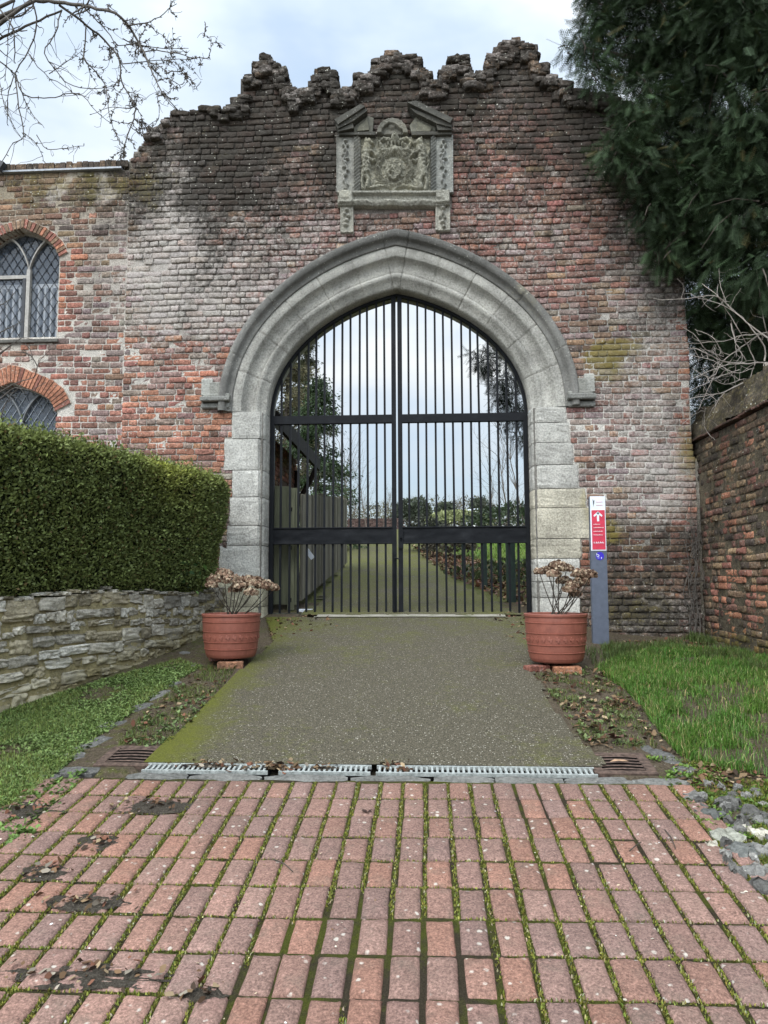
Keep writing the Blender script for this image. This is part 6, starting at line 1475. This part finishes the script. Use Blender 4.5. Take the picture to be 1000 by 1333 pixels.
# ------------------------------------------------------------------ grass, weeds, litter near the walls
PR=[(775,872),(800,862),(870,845),(960,850),(1030,868),(1060,1010),(1000,1012),(940,1005),(885,985),(862,960),(838,925),(815,900)]
x,y=sample_px(PR,52000,dens=lambda x,y: np.clip((fbm(x*3,y*3,61)-.37)*4.2,.05,1))
xe,ye=rng.uniform(1.72,3.1,26000),rng.uniform(.5,6.9,26000); q=(fbm(xe*3,ye*3,61)>.42)&(xe>1.72+.25*fbm(ye*2,ye*0,7)+.1*(ye<4.2)); PRw=[tuple(G(*p)[:2]) for p in PR]; q&=~inpoly(xe,ye,PRw)&(ye<5.2+.9*(xe>2.4)); x=np.concatenate([x,xe[q]]); y=np.concatenate([y,ye[q]])
n=len(x); c=np.array([.085,.175,.028])+(fbm(x*2.2,y*2.2,62)-.5)[:,None]*np.array([.06,.05,.015]); dr=rng.random(n)<.14; c[dr]=np.array([.30,.26,.12])
blades(onground(x,y),.058,.0052,1.1,c,'lawn_grass',M['leaf'],'bright green grass in front of the garden wall on the right','grass')
x,y=sample_px([(760,848),(905,828),(1000,862),(1000,880),(880,850),(780,880)],7000,dens=lambda x,y:(fbm(x*4,y*4,66)>.52)*.9+.1)
blades(onground(x,y),.07,.006,.8,np.array([.075,.105,.03]),'rough_grass',M['leaf'],'thin rough grass and weeds along the foot of the right brick walls','grass')
PL=[(0,928),(120,890),(235,858),(262,868),(235,885),(175,925),(110,975),(70,1010),(40,1040),(0,1075)]
x,y=sample_px(PL,15000,dens=lambda x,y: np.clip((fbm(x*2.5,y*2.5,63)-.3)*3.2,.05,1))
xe,ye=rng.uniform(-3.3,-2.12,9000),rng.uniform(.5,4.2,9000); q=(fbm(xe*3,ye*3,63)>.38)&(xe>np.interp(ye,LN[:,1],LN[:,0])+.05); q&=~inpoly(xe,ye,[tuple(G(*p)[:2]) for p in PL]); x=np.concatenate([x,xe[q]]); y=np.concatenate([y,ye[q]])
n=len(x); c=np.array([.15,.20,.055])+(fbm(x*2.5,y*2.5,64)-.5)[:,None]*np.array([.09,.06,.02])
blades(onground(x,y),.026,.0055,1.0,c,'left_grass',M['leaf'],'short mossy grass on the bank below the stone wall at left','grass')
# small round-leaved weeds / clover
def rosettes(poly,n,size,colr,name,label,dens=None):
    x,y=sample_px(poly,n,dens=dens); k=7; px_=np.repeat(x,k)+rng.normal(0,.012,n*k); py_=np.repeat(y,k)+rng.normal(0,.012,n*k); N=n*k
    an=rng.random(N)*6.283; el=rng.uniform(.1,.8,N); ax=np.stack([np.cos(an)*np.cos(el),np.sin(an)*np.cos(el),np.sin(el)],-1); X_,Y_,Z_=frame_from(ax,np.tile(np.array([[0,0,1.]]),(N,1)))
    T=np.array([(0.0,-.06,0),(.5,-.34,.05),(1,0,0),(.5,.34,.05)]); Vv,Fq=scatter(T,QF,onground(px_,py_,.004),X_,Y_,Z_,size*(.5+.9*rng.random(N)))
    c=np.clip(np.array(colr)*(1+.3*rng.normal(size=(N,1))),.01,.6); fin(mesh(name,Vv,Fq,M['leaf'],col=np.repeat(c,4,0)),label,'weeds',kind='stuff')
rosettes(PL,4600,.021,(.15,.215,.07),'clover','clover and small weeds among the short grass on the left bank',lambda x,y: np.clip((fbm(x*2.0,y*2.0,65)-.35)*3,.02,1))
SL=[(262,868),(318,858),(262,930),(215,975),(150,975),(190,925)]
SR=[(690,872),(780,872),(815,905),(850,955),(860,975),(765,975),(735,930)]
rosettes(SL,80,.030,(.13,.18,.07),'strip_weeds','scattered weeds on the bare strip left of the drive',lambda x,y:(fbm(x*3,y*3,68)>.5)*1.0)
rosettes(SR,90,.030,(.13,.17,.065),'strip_weeds','scattered weeds on the bare strip right of the drive',lambda x,y:(fbm(x*3,y*3,69)>.47)*1.0)
x,y=sample_px(SL,1700,dens=lambda x,y:(fbm(x*4,y*4,73)>.5)*1.0); blades(onground(x,y),.03,.005,.9,np.array([.10,.13,.035]),'strip_grass',M['leaf'],'thin grass on the bare strip left of the drive','grass')
x,y=sample_px(SR,1900,dens=lambda x,y:(fbm(x*4,y*4,74)>.5)*1.0); blades(onground(x,y),.03,.005,.9,np.array([.10,.13,.035]),'strip_grass',M['leaf'],'thin grass on the bare strip right of the drive','grass')
rosettes([(840,985),(1000,1010),(1030,1150),(930,1090)],230,.024,(.12,.20,.04),'cobble_weeds','tiny weeds between the cobbles beside the brick paving',lambda x,y:(fbm(x*4,y*4,70)>.5)*1.0)
x,y=sample_px([(840,985),(1010,1005),(1040,1170),(930,1090)],5200,dens=lambda x,y:(fbm(x*3.2,y*3.2,71)>.44)*1.0)
c=np.where(rng.random((len(x),1))<.5,np.array([[.15,.16,.03]]),np.array([[.09,.13,.03]])); blades(onground(x,y),.022,.005,1.0,c,'cobble_moss',M['litter'],'yellow green moss and grass among the cobbles','moss')
rosettes([(0,1035),(110,1005),(60,1085),(0,1105)],170,.028,(.11,.18,.045),'paving_weeds','weeds at the left edge of the brick paving')
# leaf litter and grit
LT=np.array([(0,-.05,0),(.35,-.28,.10),(.8,-.18,.03),(1,0,.08),(.8,.2,.0),(.35,.28,.12)]); LF=np.array([(0,1,4,5),(1,2,3,4)])
def litter(x,y,size,cols,name,label,off=.012,lift=.35):
    N=len(x); an=rng.random(N)*6.283; el=rng.normal(0,lift,N); ax=np.stack([np.cos(an)*np.cos(el),np.sin(an)*np.cos(el),np.sin(el)],-1); X_,Y_,Z_=frame_from(ax,np.tile(np.array([[0,0,1.]]),(N,1))+.45*rng.normal(size=(N,3)))
    Vv,Fq=scatter(LT,LF,onground(x,y,off),X_,Y_,Z_,size*(.4+.9*rng.random(N))); cols=np.array(cols); c=np.clip(cols[rng.integers(0,len(cols),N)]*(1+.25*rng.normal(size=(N,1))),.01,.7)
    fin(mesh(name,Vv,Fq,M['litter'],col=np.repeat(c,6,0)),label,'leaves',kind='stuff')
BRN=[(.085,.05,.03),(.13,.08,.045),(.19,.13,.075),(.05,.035,.025),(.28,.21,.13),(.15,.07,.045)]
sets=[(SL,170,.04),(SR,420,.042),([(840,890),(905,980),(870,990),(800,905)],160,.045),([(870,990),(1000,1010),(1010,1040),(900,1030)],160,.04),([(780,835),(900,828),(1000,862),(960,862),(820,858)],420,.04),([(345,808),(420,800),(440,818),(352,835)],190,.035),([(640,800),(700,800),(690,835),(650,830)],150,.035),([(350,996),(390,994),(390,1006),(350,1008)],60,.03),([(250,993),(350,993),(350,1006),(255,1006)],60,.03),([(500,994),(540,996),(540,1006),(500,1004)],50,.03)]
xs_=[];ys_=[];zz=[]
for poly,n,s_ in sets:
    x,y=sample_px(poly,n,dens=lambda x,y: .25+.75*(fbm(x*5,y*5,81)>.5)); xs_.append(x);ys_.append(y)
litter(np.concatenate(xs_),np.concatenate(ys_),.042,BRN,'fallen_leaves','brown fallen leaves scattered along the drive edges and wall feet',.014)
# soil and humus that has washed over the paving at the left edge
m=NT('silt',.95,.1); n1=m.noise(120,5,.8); n2=m.noise(26,5,.7); m.col(m.ramp(n1,[(.3,(.035,.030,.024)),(.52,(.10,.086,.068)),(.75,(.24,.21,.17))])); m.bump(m.math('ADD',n1,n2),1.0,.03); M['silt']=m.m
def patch(cpx_,rx,ry,label,seed,h=.02):
    c=G(*cpx_)[:2]; gx=np.linspace(-1.3,1.3,44); X,Y=np.meshgrid(gx,gx); a=np.arctan2(Y,X); R=np.hypot(X,Y); lim=.55+.75*(fbm(np.cos(a)*1.7+seed,np.sin(a)*1.7,seed))+.25*(fbm(X*4,Y*4,seed+1)-.5)
    hgt=np.clip(1-R/lim,0,1)*(.2+1.3*fbm(X*6,Y*6,seed+2))-.30*(fbm(X*5,Y*5,seed+5)>.52)-.12; xw=c[0]+X*rx; yw=c[1]+Y*ry; Z=hz(xw,yw)+.0135+hgt*h*.9
    V=np.stack([xw,yw,Z],-1).reshape(-1,3); n=44; i,j=np.meshgrid(np.arange(n-1),np.arange(n-1),indexing='ij'); q=(i*n+j); ins=(R<lim)[:-1,:-1]; q=q[ins]; Fq=np.stack([q,q+1,q+n+1,q+n],-1)
    us,inv=np.unique(Fq,return_inverse=True); fin(mesh('washed_soil',V[us],inv.reshape(-1,4),M['silt'],smooth=True),label,'soil',kind='stuff')
    return c
spots=[((195,1053),.26,.11,'dark washed soil and debris across the third row of pavers at left'),((130,1100),.16,.09,'thin streak of soil on the pavers at left'),((60,1140),.16,.08,'small heap of soil and leaves on the left pavers'),((110,1180),.22,.08,'soil streak across the pavers, lower left'),((120,1275),.34,.08,'long band of dark soil in a joint near the lower left corner'),((30,1060),.25,.16,'soil and weeds over the left end of the paving'),((262,1330-30),.1,.05,'little patch of soil at the bottom of the paving'),((420,1003),.12,.04,'silt over the drain between two gratings'),((270,1000),.22,.04,'silt over the end of the left drain grating')]
lx=[];ly=[]
for k,(c,rx,ry,lb) in enumerate(spots):
    rx*=.8; ry*=.8; cc=patch(c,rx,ry,lb,100+k*7,.016); n=int(200*rx); lx.append(cc[0]+rng.normal(0,rx*.5,n)); ly.append(cc[1]+rng.normal(0,ry*.5,n))
litter(np.concatenate(lx),np.concatenate(ly),.032,BRN+[(.22,.19,.15)],'soil_litter','bits of leaf and twig lying on the washed soil at the left of the paving',.026)
# loose petals, pale grit and lichen flakes on the bricks
n=260; x=rng.uniform(PX0,PX1,n); y=rng.uniform(1.7,3.85,n); litter(x,y,.011,[(.55,.5,.4),(.4,.33,.22),(.62,.6,.55),(.2,.13,.08)],'paving_litter','pale petals and grit scattered over the brick paving',.020,.2)
# a few individual leaves and twigs
q=G(478,1062); mb=MB(); 
for k in range(5):
    a=rng.random()*6.28; mb.add(np.array([(0,-.008,0),(.014,-.012,.006),(.028,0,.010),(.014,.012,.004)])@np.array([[math.cos(a),math.sin(a),0],[-math.sin(a),math.cos(a),0],[0,0,1]])+np.array([q[0],q[1],float(hz(q[0],q[1]))+.018]),[(0,1,2,3)])
o=mb.out('dead_leaf',smat('dead_leaf_dark',(.045,.028,.024),.8,.1),loc=(q[0],q[1],q[2])); fin(o,'dark curled dead leaf on the second row of pavers near the middle','leaf')
def twig(p,q_,lab):
    a=G(*p)+np.array([0,0,.022]); b=G(*q_)+np.array([0,0,.022]); V,Fq=tubes([(smooth([a,(a+b)/2+np.array([.005,.004,.004]),b],8),np.linspace(.0028,.0018,9)[:len(smooth([a,(a+b)/2,b],8))])],5); fin(mesh('twig',V,Fq,M['bark'],loc=a),lab,'twig')
twig((356,1126),(381,1142),'thin dark twig lying across a moss joint left of the middle of the paving'); twig((820,1115),(835,1103),'short thin twig on the right side of the paving'); twig((866,1087),(880,1112),'pale stick on the pavers near the cobbles')
q=G(806,996); V=np.array([(-.055,-.01,.0),(-.01,-.022,.008),(.055,-.004,.002),(.03,.014,.007),(-.02,.012,.01)])+np.array([q[0],q[1],float(hz(q[0],q[1]))+.02]); fin(mesh('fallen_leaf',V,[(0,1,2,3,4)],smat('dry_leaf_tan',(.34,.22,.14),.8,.1),loc=q),'tan fallen leaf lying on the right rusty gully grate','leaf')
q=G(803,968); mb=MB(); 
for k in range(9):
    a=rng.random()*6.28; s_=rng.uniform(.03,.07); R=np.array([[math.cos(a),math.sin(a),0],[-math.sin(a),math.cos(a),0],[0,0,1]]); mb.add(np.array([(0,-.3,0),(.5,-.45,.35),(1,0,.3),(.5,.45,.5)])*s_@R+np.array([q[0],q[1],float(hz(q[0],q[1]))+.02+.02*rng.random()]),[(0,1,2,3)])
fin(mb.out('leaf_clump',smat('brown_leaf_clump',(.10,.06,.045),.85,.1),loc=q),'clump of curled brown leaves behind the right gully grate','leaf')
# ------------------------------------------------------------------ the garden beyond the gates
def zf(x,y): return float(hz(x,y))
# outbuilding on the left
bd=thing('outbuilding','brick outbuilding with dark overhanging eaves seen through the left leaf of the gate','building',(-3.2,10.5,zf(-3,10.5)))
XB=-2.2; ze=3.52
def b_ok(u,z): return (z<ze+.1)&(z>1.0)&(u>=0)&(u<3.3)&~((np.abs(u-.95)<.28)&(z>2.2)&(z<3.05))
rc=lay(b_ok,0,3.3,1.0,ze+.1); Ob=np.array([XB,12.35,0.]); Ub=np.array([0,-1.,0]); V,Fc,mm=brick_mesh(rc,Ob,Ub,EZ,np.array([1.,0,0])*1.0,.004)
nbk=len(rc); q=np.array([PAL['red'],PAL['orange'],PAL['maroon'],PAL['brown']]); 
Fc=Fc[:,::-1]; mesh('wall',V,Fc,M['brick'],bd,col=np.repeat(q[rng.integers(0,4,nbk)]*(.8+.2*rng.random((nbk,1))),mm,0),msk=np.zeros((len(V),3))+.1)
mb=MB(); mb.box((XB-2.2,9.13,.9),(XB-.015,12.36,ze),(.16,.10,.07)); mb.out('wall_core',smat('dark_brick_core',(.10,.07,.055),.9,.1),bd)
mb=MB(); th=math.radians(40); 
e0=np.array([-1.80,ze]); up=np.array([-math.cos(th),math.sin(th)])*2.9
pts=[(e0[0],9.13,e0[1]),(e0[0]+up[0],9.13,e0[1]+up[1]),(e0[0]+up[0],9.13,e0[1]+up[1]+.12),(e0[0]-.0,9.13,e0[1]+.10)]; mb.prism(pts[::-1],(0,3.35,0)); mb.box((-1.84,9.13,ze-.10),(-1.79,12.48,ze+.11)); mb.out('roof',smat('dark_eaves',(.016,.014,.013),.8,.2,.3,15),bd)
lines=[(np.array([(XB+.02,12.3,2.75),(XB+.12,12.3,2.98),(XB+.26,12.3,3.2),(XB+.36,12.3,3.45)]),np.full(4,.045)),(np.array([(XB+.02,12.3,2.7),(XB+.02,12.3,3.0),(XB+.02,12.3,3.4)]),np.full(3,.05))]; V,Fq=tubes(lines,6); mesh('bracket',V,Fq,smat('eaves_timber',(.03,.022,.018),.8,.2),bd)
# close-boarded fence
m=NT('weathered_boards',.9,.15); n1=m.noise(40,5,.7,sx=(1,1,.06)); n2=m.noise(3,4,.6); c=m.mix(1.0,m.attr('Col'),m.ramp(n1,[(.3,.6),(.7,1.25)]),'MULTIPLY'); c=m.mix(m.ramp(n2,[(.5,0.0),(.75,.5)]),c,(.10,.105,.06)); m.col(c); m.bump(n1,.5,.006); M['boards']=m.m
fe=thing('timber_fence','weathered grey green close-boarded fence behind the left leaf of the gate','fence',(-1.55,11.4,zf(-1.55,11.4)))
fa,fb=np.array([-1.56,9.15]),np.array([-1.47,13.75]); mb=MB(); L_=np.linalg.norm(fb-fa); s=0
while s<L_:
    wv=.118*(1+rng.normal(0,.05)); p=fa+(fb-fa)*(s+wv/2)/L_; zt=np.interp(s/L_,[0,1],[2.62,3.08])+rng.normal(0,.008); c_=np.array([.20,.185,.145])*rng.uniform(.5,1.35)
    y0,y1=p[1]-wv/2+.008,p[1]+wv/2-.006; x=p[0]+rng.normal(0,.003); zb=zf(p[0],p[1])+.10
    mb.box((x-.012,y0,zb),(x+.012,y1,zt),c_,.003); s+=wv
mb.out('board_panel',M['boards'],fe)
mb=MB(); 
for k in (.35,1.1): mb.box((-1.62,9.2,0),(-1.57,13.7,.08),(.1,.09,.07),0,(np.array([[1,0,0],[0,1,0],[0,.128,1]]),np.array([0,0,zf(-1.55,9.2)+k-9.2*.128])))
mb.out('rails',M['boards'],fe)
for yy in (9.16,11.4,13.72):
    xx=np.interp(yy,[9.15,13.75],[-1.56,-1.47]); mb=MB(); mb.box((xx-.14,yy-.05,zf(xx,yy)-.1),(xx-.03,yy+.05,np.interp(yy,[9.15,13.75],[2.66,3.12])),(.13,.125,.09),.006); mb.out('post',M['boards'],fe)
fg=thing('fence_gate','upright boarded panel with slotted posts standing against the outbuilding, just inside the left jamb','fence',(-1.9,9.12,zf(-1.9,9.1))); mb=MB()
for k,x in enumerate(np.arange(-2.02,-1.60,.112)): mb.box((x,9.06,zf(x,9.1)+.05+.03*rng.random()),(x+.100,9.085,2.72+rng.normal(0,.02)-.02*k),np.array([.115,.12,.08])*rng.uniform(.75,1.25),.003)
mb.out('boards',M['boards'],fg); mb=MB(); mb.box((-1.70,9.04,zf(-1.7,9.1)),(-1.615,9.058,2.66),(.13,.135,.09),.004)
for z in (1.25,1.9,2.38): mb.box((-1.668,9.036,z),(-1.648,9.0405,z+.05),(.01,.01,.01))
mb.out('slotted_post',M['boards'],fg)
mb=MB(); a=P(393.5,709,9.6);b=P(407.5,727,9.6); d=nrm(b-a); nn_=np.array([-d[2],0,d[0]])*.030; q=np.array([a+nn_,b+nn_,b-nn_,a-nn_]); mb.prism(q,(0,.02,0)); fin(mb.out('white_notice',M['white'],loc=(a+b)/2),'narrow white slip fixed aslant on the boarded fence below the gate band','notice')
mb=MB(); a=P(388,799,9.02); mb.box((a[0],9.0,a[2]-.0),(a[0]+.18,9.06,a[2]+.058),None,.004); fin(mb.out('white_box',M['white'],loc=a),'small white box on the ground at the foot of the fence','box')
# planting bed with leaf litter, shrubs and green posts on the right of the path
BP=[(1.20,9.3),(3.4,9.3),(3.2,13.2),(1.4,14.4),(-.1,17.5),(-.40,19.5),(.10,14.8),(.50,12)]
def insamp(poly,n):
    poly=np.array(poly); lo,hi=poly.min(0),poly.max(0); o=np.zeros((0,2))
    while len(o)<n:
        p=rng.uniform(lo,hi,(n*2,2)); o=np.vstack([o,p[inpoly(p[:,0],p[:,1],poly)]])
    return o[:n,0],o[:n,1]
x,y=insamp(BP,5200); litter(x,y,.085,BRN+[(.10,.06,.05),(.16,.10,.085)],'bed_litter','brown leaf litter covering the planting bed beyond the gate',.02,.5)
x,y=insamp([(.25,12.0),(2.9,9.2),(3.2,13),(1.5,14)],1500); N=len(x)
ax=nrm(np.array([0,0,.8])+rng.normal(size=(N,3))*.7); X_,Y_,Z_=frame_from(ax,rdir(N)); Vv,Fq=scatter(QT,QF,onground(x,y,.05)+np.array([0,0,.10])*rng.random((N,1)),X_,Y_,Z_,.09*(.5+.8*rng.random(N))); c=np.clip(np.array([.05,.065,.025])*(1+.4*rng.normal(size=(N,1))),.01,.3); fin(mesh('bed_groundcover',Vv,Fq,M['leaf'],col=np.repeat(c,4,0)),'dark evergreen ground cover in the planting bed behind the right gate leaf','ground cover',kind='stuff')
x,y=insamp([(1.2,14.5),(12,12.0),(14,24),(.2,24),(.0,19.5)],22000); c=np.array([.12,.19,.035])+(fbm(x*.8,y*.8,77)-.5)[:,None]*np.array([.08,.06,.01]); blades(onground(x,y),.07,.02,.6,c,'garden_lawn',M['leaf'],'green lawn beyond the planting bed','lawn')
M['greenmetal']=smat('dark_green_metal',(.012,.028,.022),.5,.4,.2,20)
for px,py,Y,wpx,lb in ((631,770,11.0,7,'dark green metal post in the bed, third from the right jamb'),(666,795,9.7,11,'thick dark green metal post in the bed, nearest the right jamb'),(651,760,11.6,5,'thin dark post in the bed between two thicker green posts'),(604,752,12.3,5,'farthest thin dark green post in the bed beside the path')):
    b_=P(px,py,Y); z0=zf(b_[0],Y); zt=P(px,697,Y)[2]; r=wpx*Y/950/2; t=thing('metal_post',lb,'post',(b_[0],Y,z0),'dark green posts in the bed'); mb=MB(); mb.box((b_[0]-r,Y-r,z0-.1),(b_[0]+r,Y+r,zt),None,.005); mb.out('shaft',M['greenmetal'],t); mb=MB(); mb.box((b_[0]-r-.006,Y-r-.006,zt),(b_[0]+r+.006,Y+r+.006,zt+.015),None,.004); mb.out('cap',M['greenmetal'],t)
def bush(name,label,c,rx,rz,n,colr,size,cat='shrub',group=None,lean=.3):
    z0=zf(c[0],c[1]); t=thing(name,label,cat,(c[0],c[1],z0),group); d=rdir(n); d[:,2]=np.abs(d[:,2])*1.0-.15; rad=(.45+.6*rng.random(n)**.5)[:,None]; k=.7+.65*fbm(d[:,0]*2.5+c[0],d[:,2]*2.5+d[:,1]*1.7,5)[:,None]
    pos=np.array([c[0],c[1],z0+rz*.42])+d*rad*k*np.array([rx,rx,rz*.62]); pos[:,2]=np.maximum(pos[:,2],z0+.02); ax=nrm(d+.7*rng.normal(size=(n,3))); X_,Y_,Z_=frame_from(ax,rdir(n))
    Vv,Fq=scatter(QT,QF,pos,X_,Y_,Z_,size*(.5+.8*rng.random(n))); cc=np.clip(np.array(colr)*(1+.35*rng.normal(size=(n,1))),.006,.5); mesh('foliage',Vv,Fq,M['leaf'],t,col=np.repeat(cc,4,0))
    lines=[(np.array([(c[0]+rng.normal(0,.05),c[1],z0-.05),(c[0]+rng.normal(0,.2)*rx,c[1],z0+rz*.3),(c[0]+rng.normal(0,.5)*rx,c[1]+rng.normal(0,.3)*rx,z0+rz*.75)]),np.array([.05,.035,.01])*rz/2) for _ in range(5)]; V,Fq=tubes(lines,5); mesh('stems',V,Fq,M['bark'],t); return t
p=P(545,712,17); bush('bed_shrub','small dark shrub at the far end of the bed beside the path',(p[0]+.25,17),.5,.85,1400,(.045,.05,.035),.09)
p=P(585,720,16); bush('bed_shrub','low brownish shrub in the bed left of the lawn',(p[0],15.6),.55,.55,1300,(.075,.065,.045),.09)
p=P(680,715,19); bush('bed_shrub','dark shrub at the back of the lawn near the right jamb',(p[0],22),1.4,1.0,1500,(.035,.05,.025),.14)
p=P(600,690,28); bush('light_bush','pale yellow green bush in front of the white board',(p[0],28),1.2,.72,2600,(.22,.24,.11),.12)
def pxy(px,Y): return P(px,690,Y)[0]
for px,Y,h,r,lb in ((532,42,3.0,.95,'low dark evergreen just right of the gate centre, the nearer of two'),(548,46,3.6,.9,'taller dark evergreen beside the low one, right of the gate centre'),(582,44,3.0,.75,'slim dark evergreen standing between gate bars, left of the pale bush'),(625,52,4.3,1.0,'dark pine behind the white board')):
    z0=zf(pxy(px,Y),Y); bush('evergreen_tree',lb,(pxy(px,Y),Y),r*.85,h*.56,1500,(.060,.072,.048),.20,'tree','dark evergreens across the garden')
p=P(617,672,33); t=thing('white_board','white board standing among the bushes far beyond the gate','board',(p[0],33,zf(p[0],33))); a=P(609,668.5,33);b=P(626,668.5,33); mb=MB(); mb.box((a[0],32.98,P(617,674,33)[2]-.02),(b[0],33.02,P(617,663,33)[2]+.02),None,.01,(np.array([[1,0,0],[0,1,0],[.06,0,1]]),np.array([0,0,-.06*p[0]]))); mb.out('panel',M['white'],t); mb=MB(); mb.box((p[0]-.05,33.02,zf(p[0],33)),(p[0]+.05,33.1,P(617,665,33)[2])); mb.out('stake',M['boards'],t)
mb=MB(); x=-5; lw=thing('low_wall','low red brown brick wall crossing the far end of the path','wall',(-2,41,zf(-2,41)))
for r_ in range(8):
    x=-4.4+.1*(r_%2)
    while x<-1.25: mb.box((x,41,zf(x,41)+r_*.085),(x+.21,41.2,zf(x,41)+r_*.085+.078),np.array([.085,.055,.048])*rng.uniform(.5,1.3)); x+=.222
Vv=np.vstack(mb.V); mesh('brickwork',Vv,mb.F,M['brick'],lw,col=np.vstack(mb.C),msk=np.zeros((len(Vv),3))+.1)
# trees -------------------------------------------------------------
def conifer(label,c,h,r,n,colr,size,droop=.4,zlow=.1):
    z0=zf(c[0],c[1]); t=thing('conifer_tree',label,'tree',(c[0],c[1],z0)); k=46; pos=[];ax=[]; lines=[(np.array([(c[0],c[1],z0-.1),(c[0],c[1],z0+h*.5),(c[0]+.05,c[1],z0+h)]),np.array([.13,.08,.015])*h/6)]
    for i in range(k):
        f=zlow+(1-zlow)*(i+rng.random())/k; an=rng.random()*6.283; L_=r*(1-f)**.75*rng.uniform(.6,1.25)+.12; d=np.array([math.cos(an),math.sin(an),-droop*.5]); b=np.array([c[0],c[1],z0+h*f]); e=b+d*L_; lines.append((np.array([b,b+d*L_*.5+np.array([0,0,.05]),e]),np.array([.02,.014,.005])*h/6))
        m_=int(n/k); q=rng.random(m_)**.7; p=b+(e-b)*q[:,None]+rng.normal(0,1,(m_,3))*np.array([.16,.16,.12])*r*.55; pos.append(p); ax.append(np.tile(d,(m_,1)))
    pos=np.vstack(pos); ax=nrm(np.vstack(ax)+np.array([0,0,-droop])+.6*rng.normal(size=(len(pos),3))); N=len(pos); X_,Y_,Z_=frame_from(ax,rdir(N)); Vv,Fq=scatter(QT*np.array([1,.7,1]),QF,pos,X_,Y_,Z_,size*(.5+.9*rng.random(N)))
    cc=np.clip(np.array(colr)*(.8+.8*(fbm(pos[:,0]*2,pos[:,2]*2,9)-.4))[:,None]*(1+.3*rng.normal(size=(N,1))),.006,.4); mesh('crown',Vv,Fq,M['leaf'],t,col=np.repeat(cc,4,0)); V,Fq=tubes(lines,5); mesh('trunk',V,Fq,M['bark'],t); return t
conifer('brownish conifer rising above the outbuilding roof, seen at the left of the archway',(pxy(372,19),19),6.2,1.5,17000,(.115,.105,.055),.09,.35)
conifer('dark green conifer just beyond the boarded fence',(pxy(412,17),17),4.2,1.15,15000,(.050,.080,.034),.075,.5)
conifer('tall thin-topped conifer behind the dark green one',(pxy(396,24),24),7.4,1.3,20000,(.085,.09,.05),.10,.4)
def baretree(label,c,h,spread,n1,n2,group,first=None,mat='twigfar',r=.012):
    z0=zf(c[0],c[1])
    t=thing('bare_tree',label,'tree',(c[0],c[1],z0),group); lt=[];lw_=[]
    base=np.array([c[0],c[1],z0-.1]); tr=[base]; v=np.array([0,0,1.])
    for i in range(6): v=nrm(v+rng.normal(0,.08,3)); tr.append(tr[-1]+v*h*.14)
    tr=np.array(tr); lt.append((tr,np.linspace(r*h*1.0,r*h*.35,len(tr))))
    for i in range(n1):
        b=tr[rng.integers(1,len(tr))]; an=rng.random()*6.283; v=nrm(np.array([math.cos(an)*spread,math.sin(an)*spread,1.0])); w_=[b]
        for s_ in range(6): v=nrm(v+.14*rng.normal(size=3)+np.array([0,0,.05])); w_.append(w_[-1]+v*h*.075*rng.uniform(.7,1.2))
        w_=np.array(w_); lt.append((w_,np.linspace(r*h*.35,r*h*.09,7)))
        for j in range(n2):
            k=rng.integers(1,6); v2=nrm(np.diff(w_,axis=0)[k-1]+.55*rng.normal(size=3)*h*.08); u_=[w_[k]]
            for s_ in range(4): v2=nrm(v2+.25*rng.normal(size=3)+np.array([0,0,.10])); u_.append(u_[-1]+v2*h*.045)
            lw_.append((np.array(u_),np.linspace(r*h*.11,r*h*.04,5)))
    V,Fq=tubes(lt,5); mesh('trunk',V,Fq,M[mat],t); V,Fq=tubes(lw_,3); mesh('crown',V,Fq,M[mat],t); return t
for px,Y,h,lb in ((442,24,3.4,'bare twiggy tree beside the dark conifer, above the fence end'),(458,29,4.4,'tall bare tree left of the gate centre'),(478,34,3.3,'thin bare tree between the tall bare tree and the gate centre'),(500,38,2.2,'small bare tree just left of the meeting stiles'),(640,27,2.9,'bare tree right of the white board'),(662,24,3.6,'tall bare sapling cluster near the right jamb'),(684,22,3.6,'bare tree closest to the right jamb')):
    baretree(lb,(pxy(px,Y),Y),h,.50,12,9,'bare trees in the garden',r=.0075)
protos=[]
for k in range(4): protos.append(baretree('leafless tree in the far hedgerow beyond the garden',(-6+k*3.0,62.+k),rng.uniform(2.6,3.6),.6,18,12,'leafless trees of the far hedgerow',r=.0085))
for k in range(26):
    src=protos[k%4]; c=copy_thing(src); x=-13+k*1.05+rng.normal(0,.4); y=58+rng.uniform(0,14); c.location=(x,y,zf(x,y)); c.rotation_euler=(0,0,rng.random()*6.28); s_=rng.uniform(.75,1.2); c.scale=(s_,s_,s_*rng.uniform(.85,1.1))
# far scrub along the field edge
N=16000; x=rng.uniform(-24,24,N); y=rng.uniform(54,60,N); hh=rng.random(N)**1.2*(1.2+1.6*fbm(x*.5,x*0,88)); ax=nrm(np.array([0,0,.7])+.8*rng.normal(size=(N,3))); X_,Y_,Z_=frame_from(ax,rdir(N)); Vv,Fq=scatter(QT*np.array([1,.5,1]),QF,onground(x,y)+np.stack([0*x,0*x,hh],-1),X_,Y_,Z_,.30*(.5+.8*rng.random(N)))
c=np.clip((np.array([.085,.080,.045])+(fbm(x*.35,x*0,89)-.5)[:,None]*np.array([.05,.07,.03]))*(1+.3*rng.normal(size=(N,1))),.01,.4); fin(mesh('field_scrub',Vv,Fq,M['leaf'],col=np.repeat(c,4,0)),'grey green scrub along the far edge of the garden','scrub',kind='stuff')
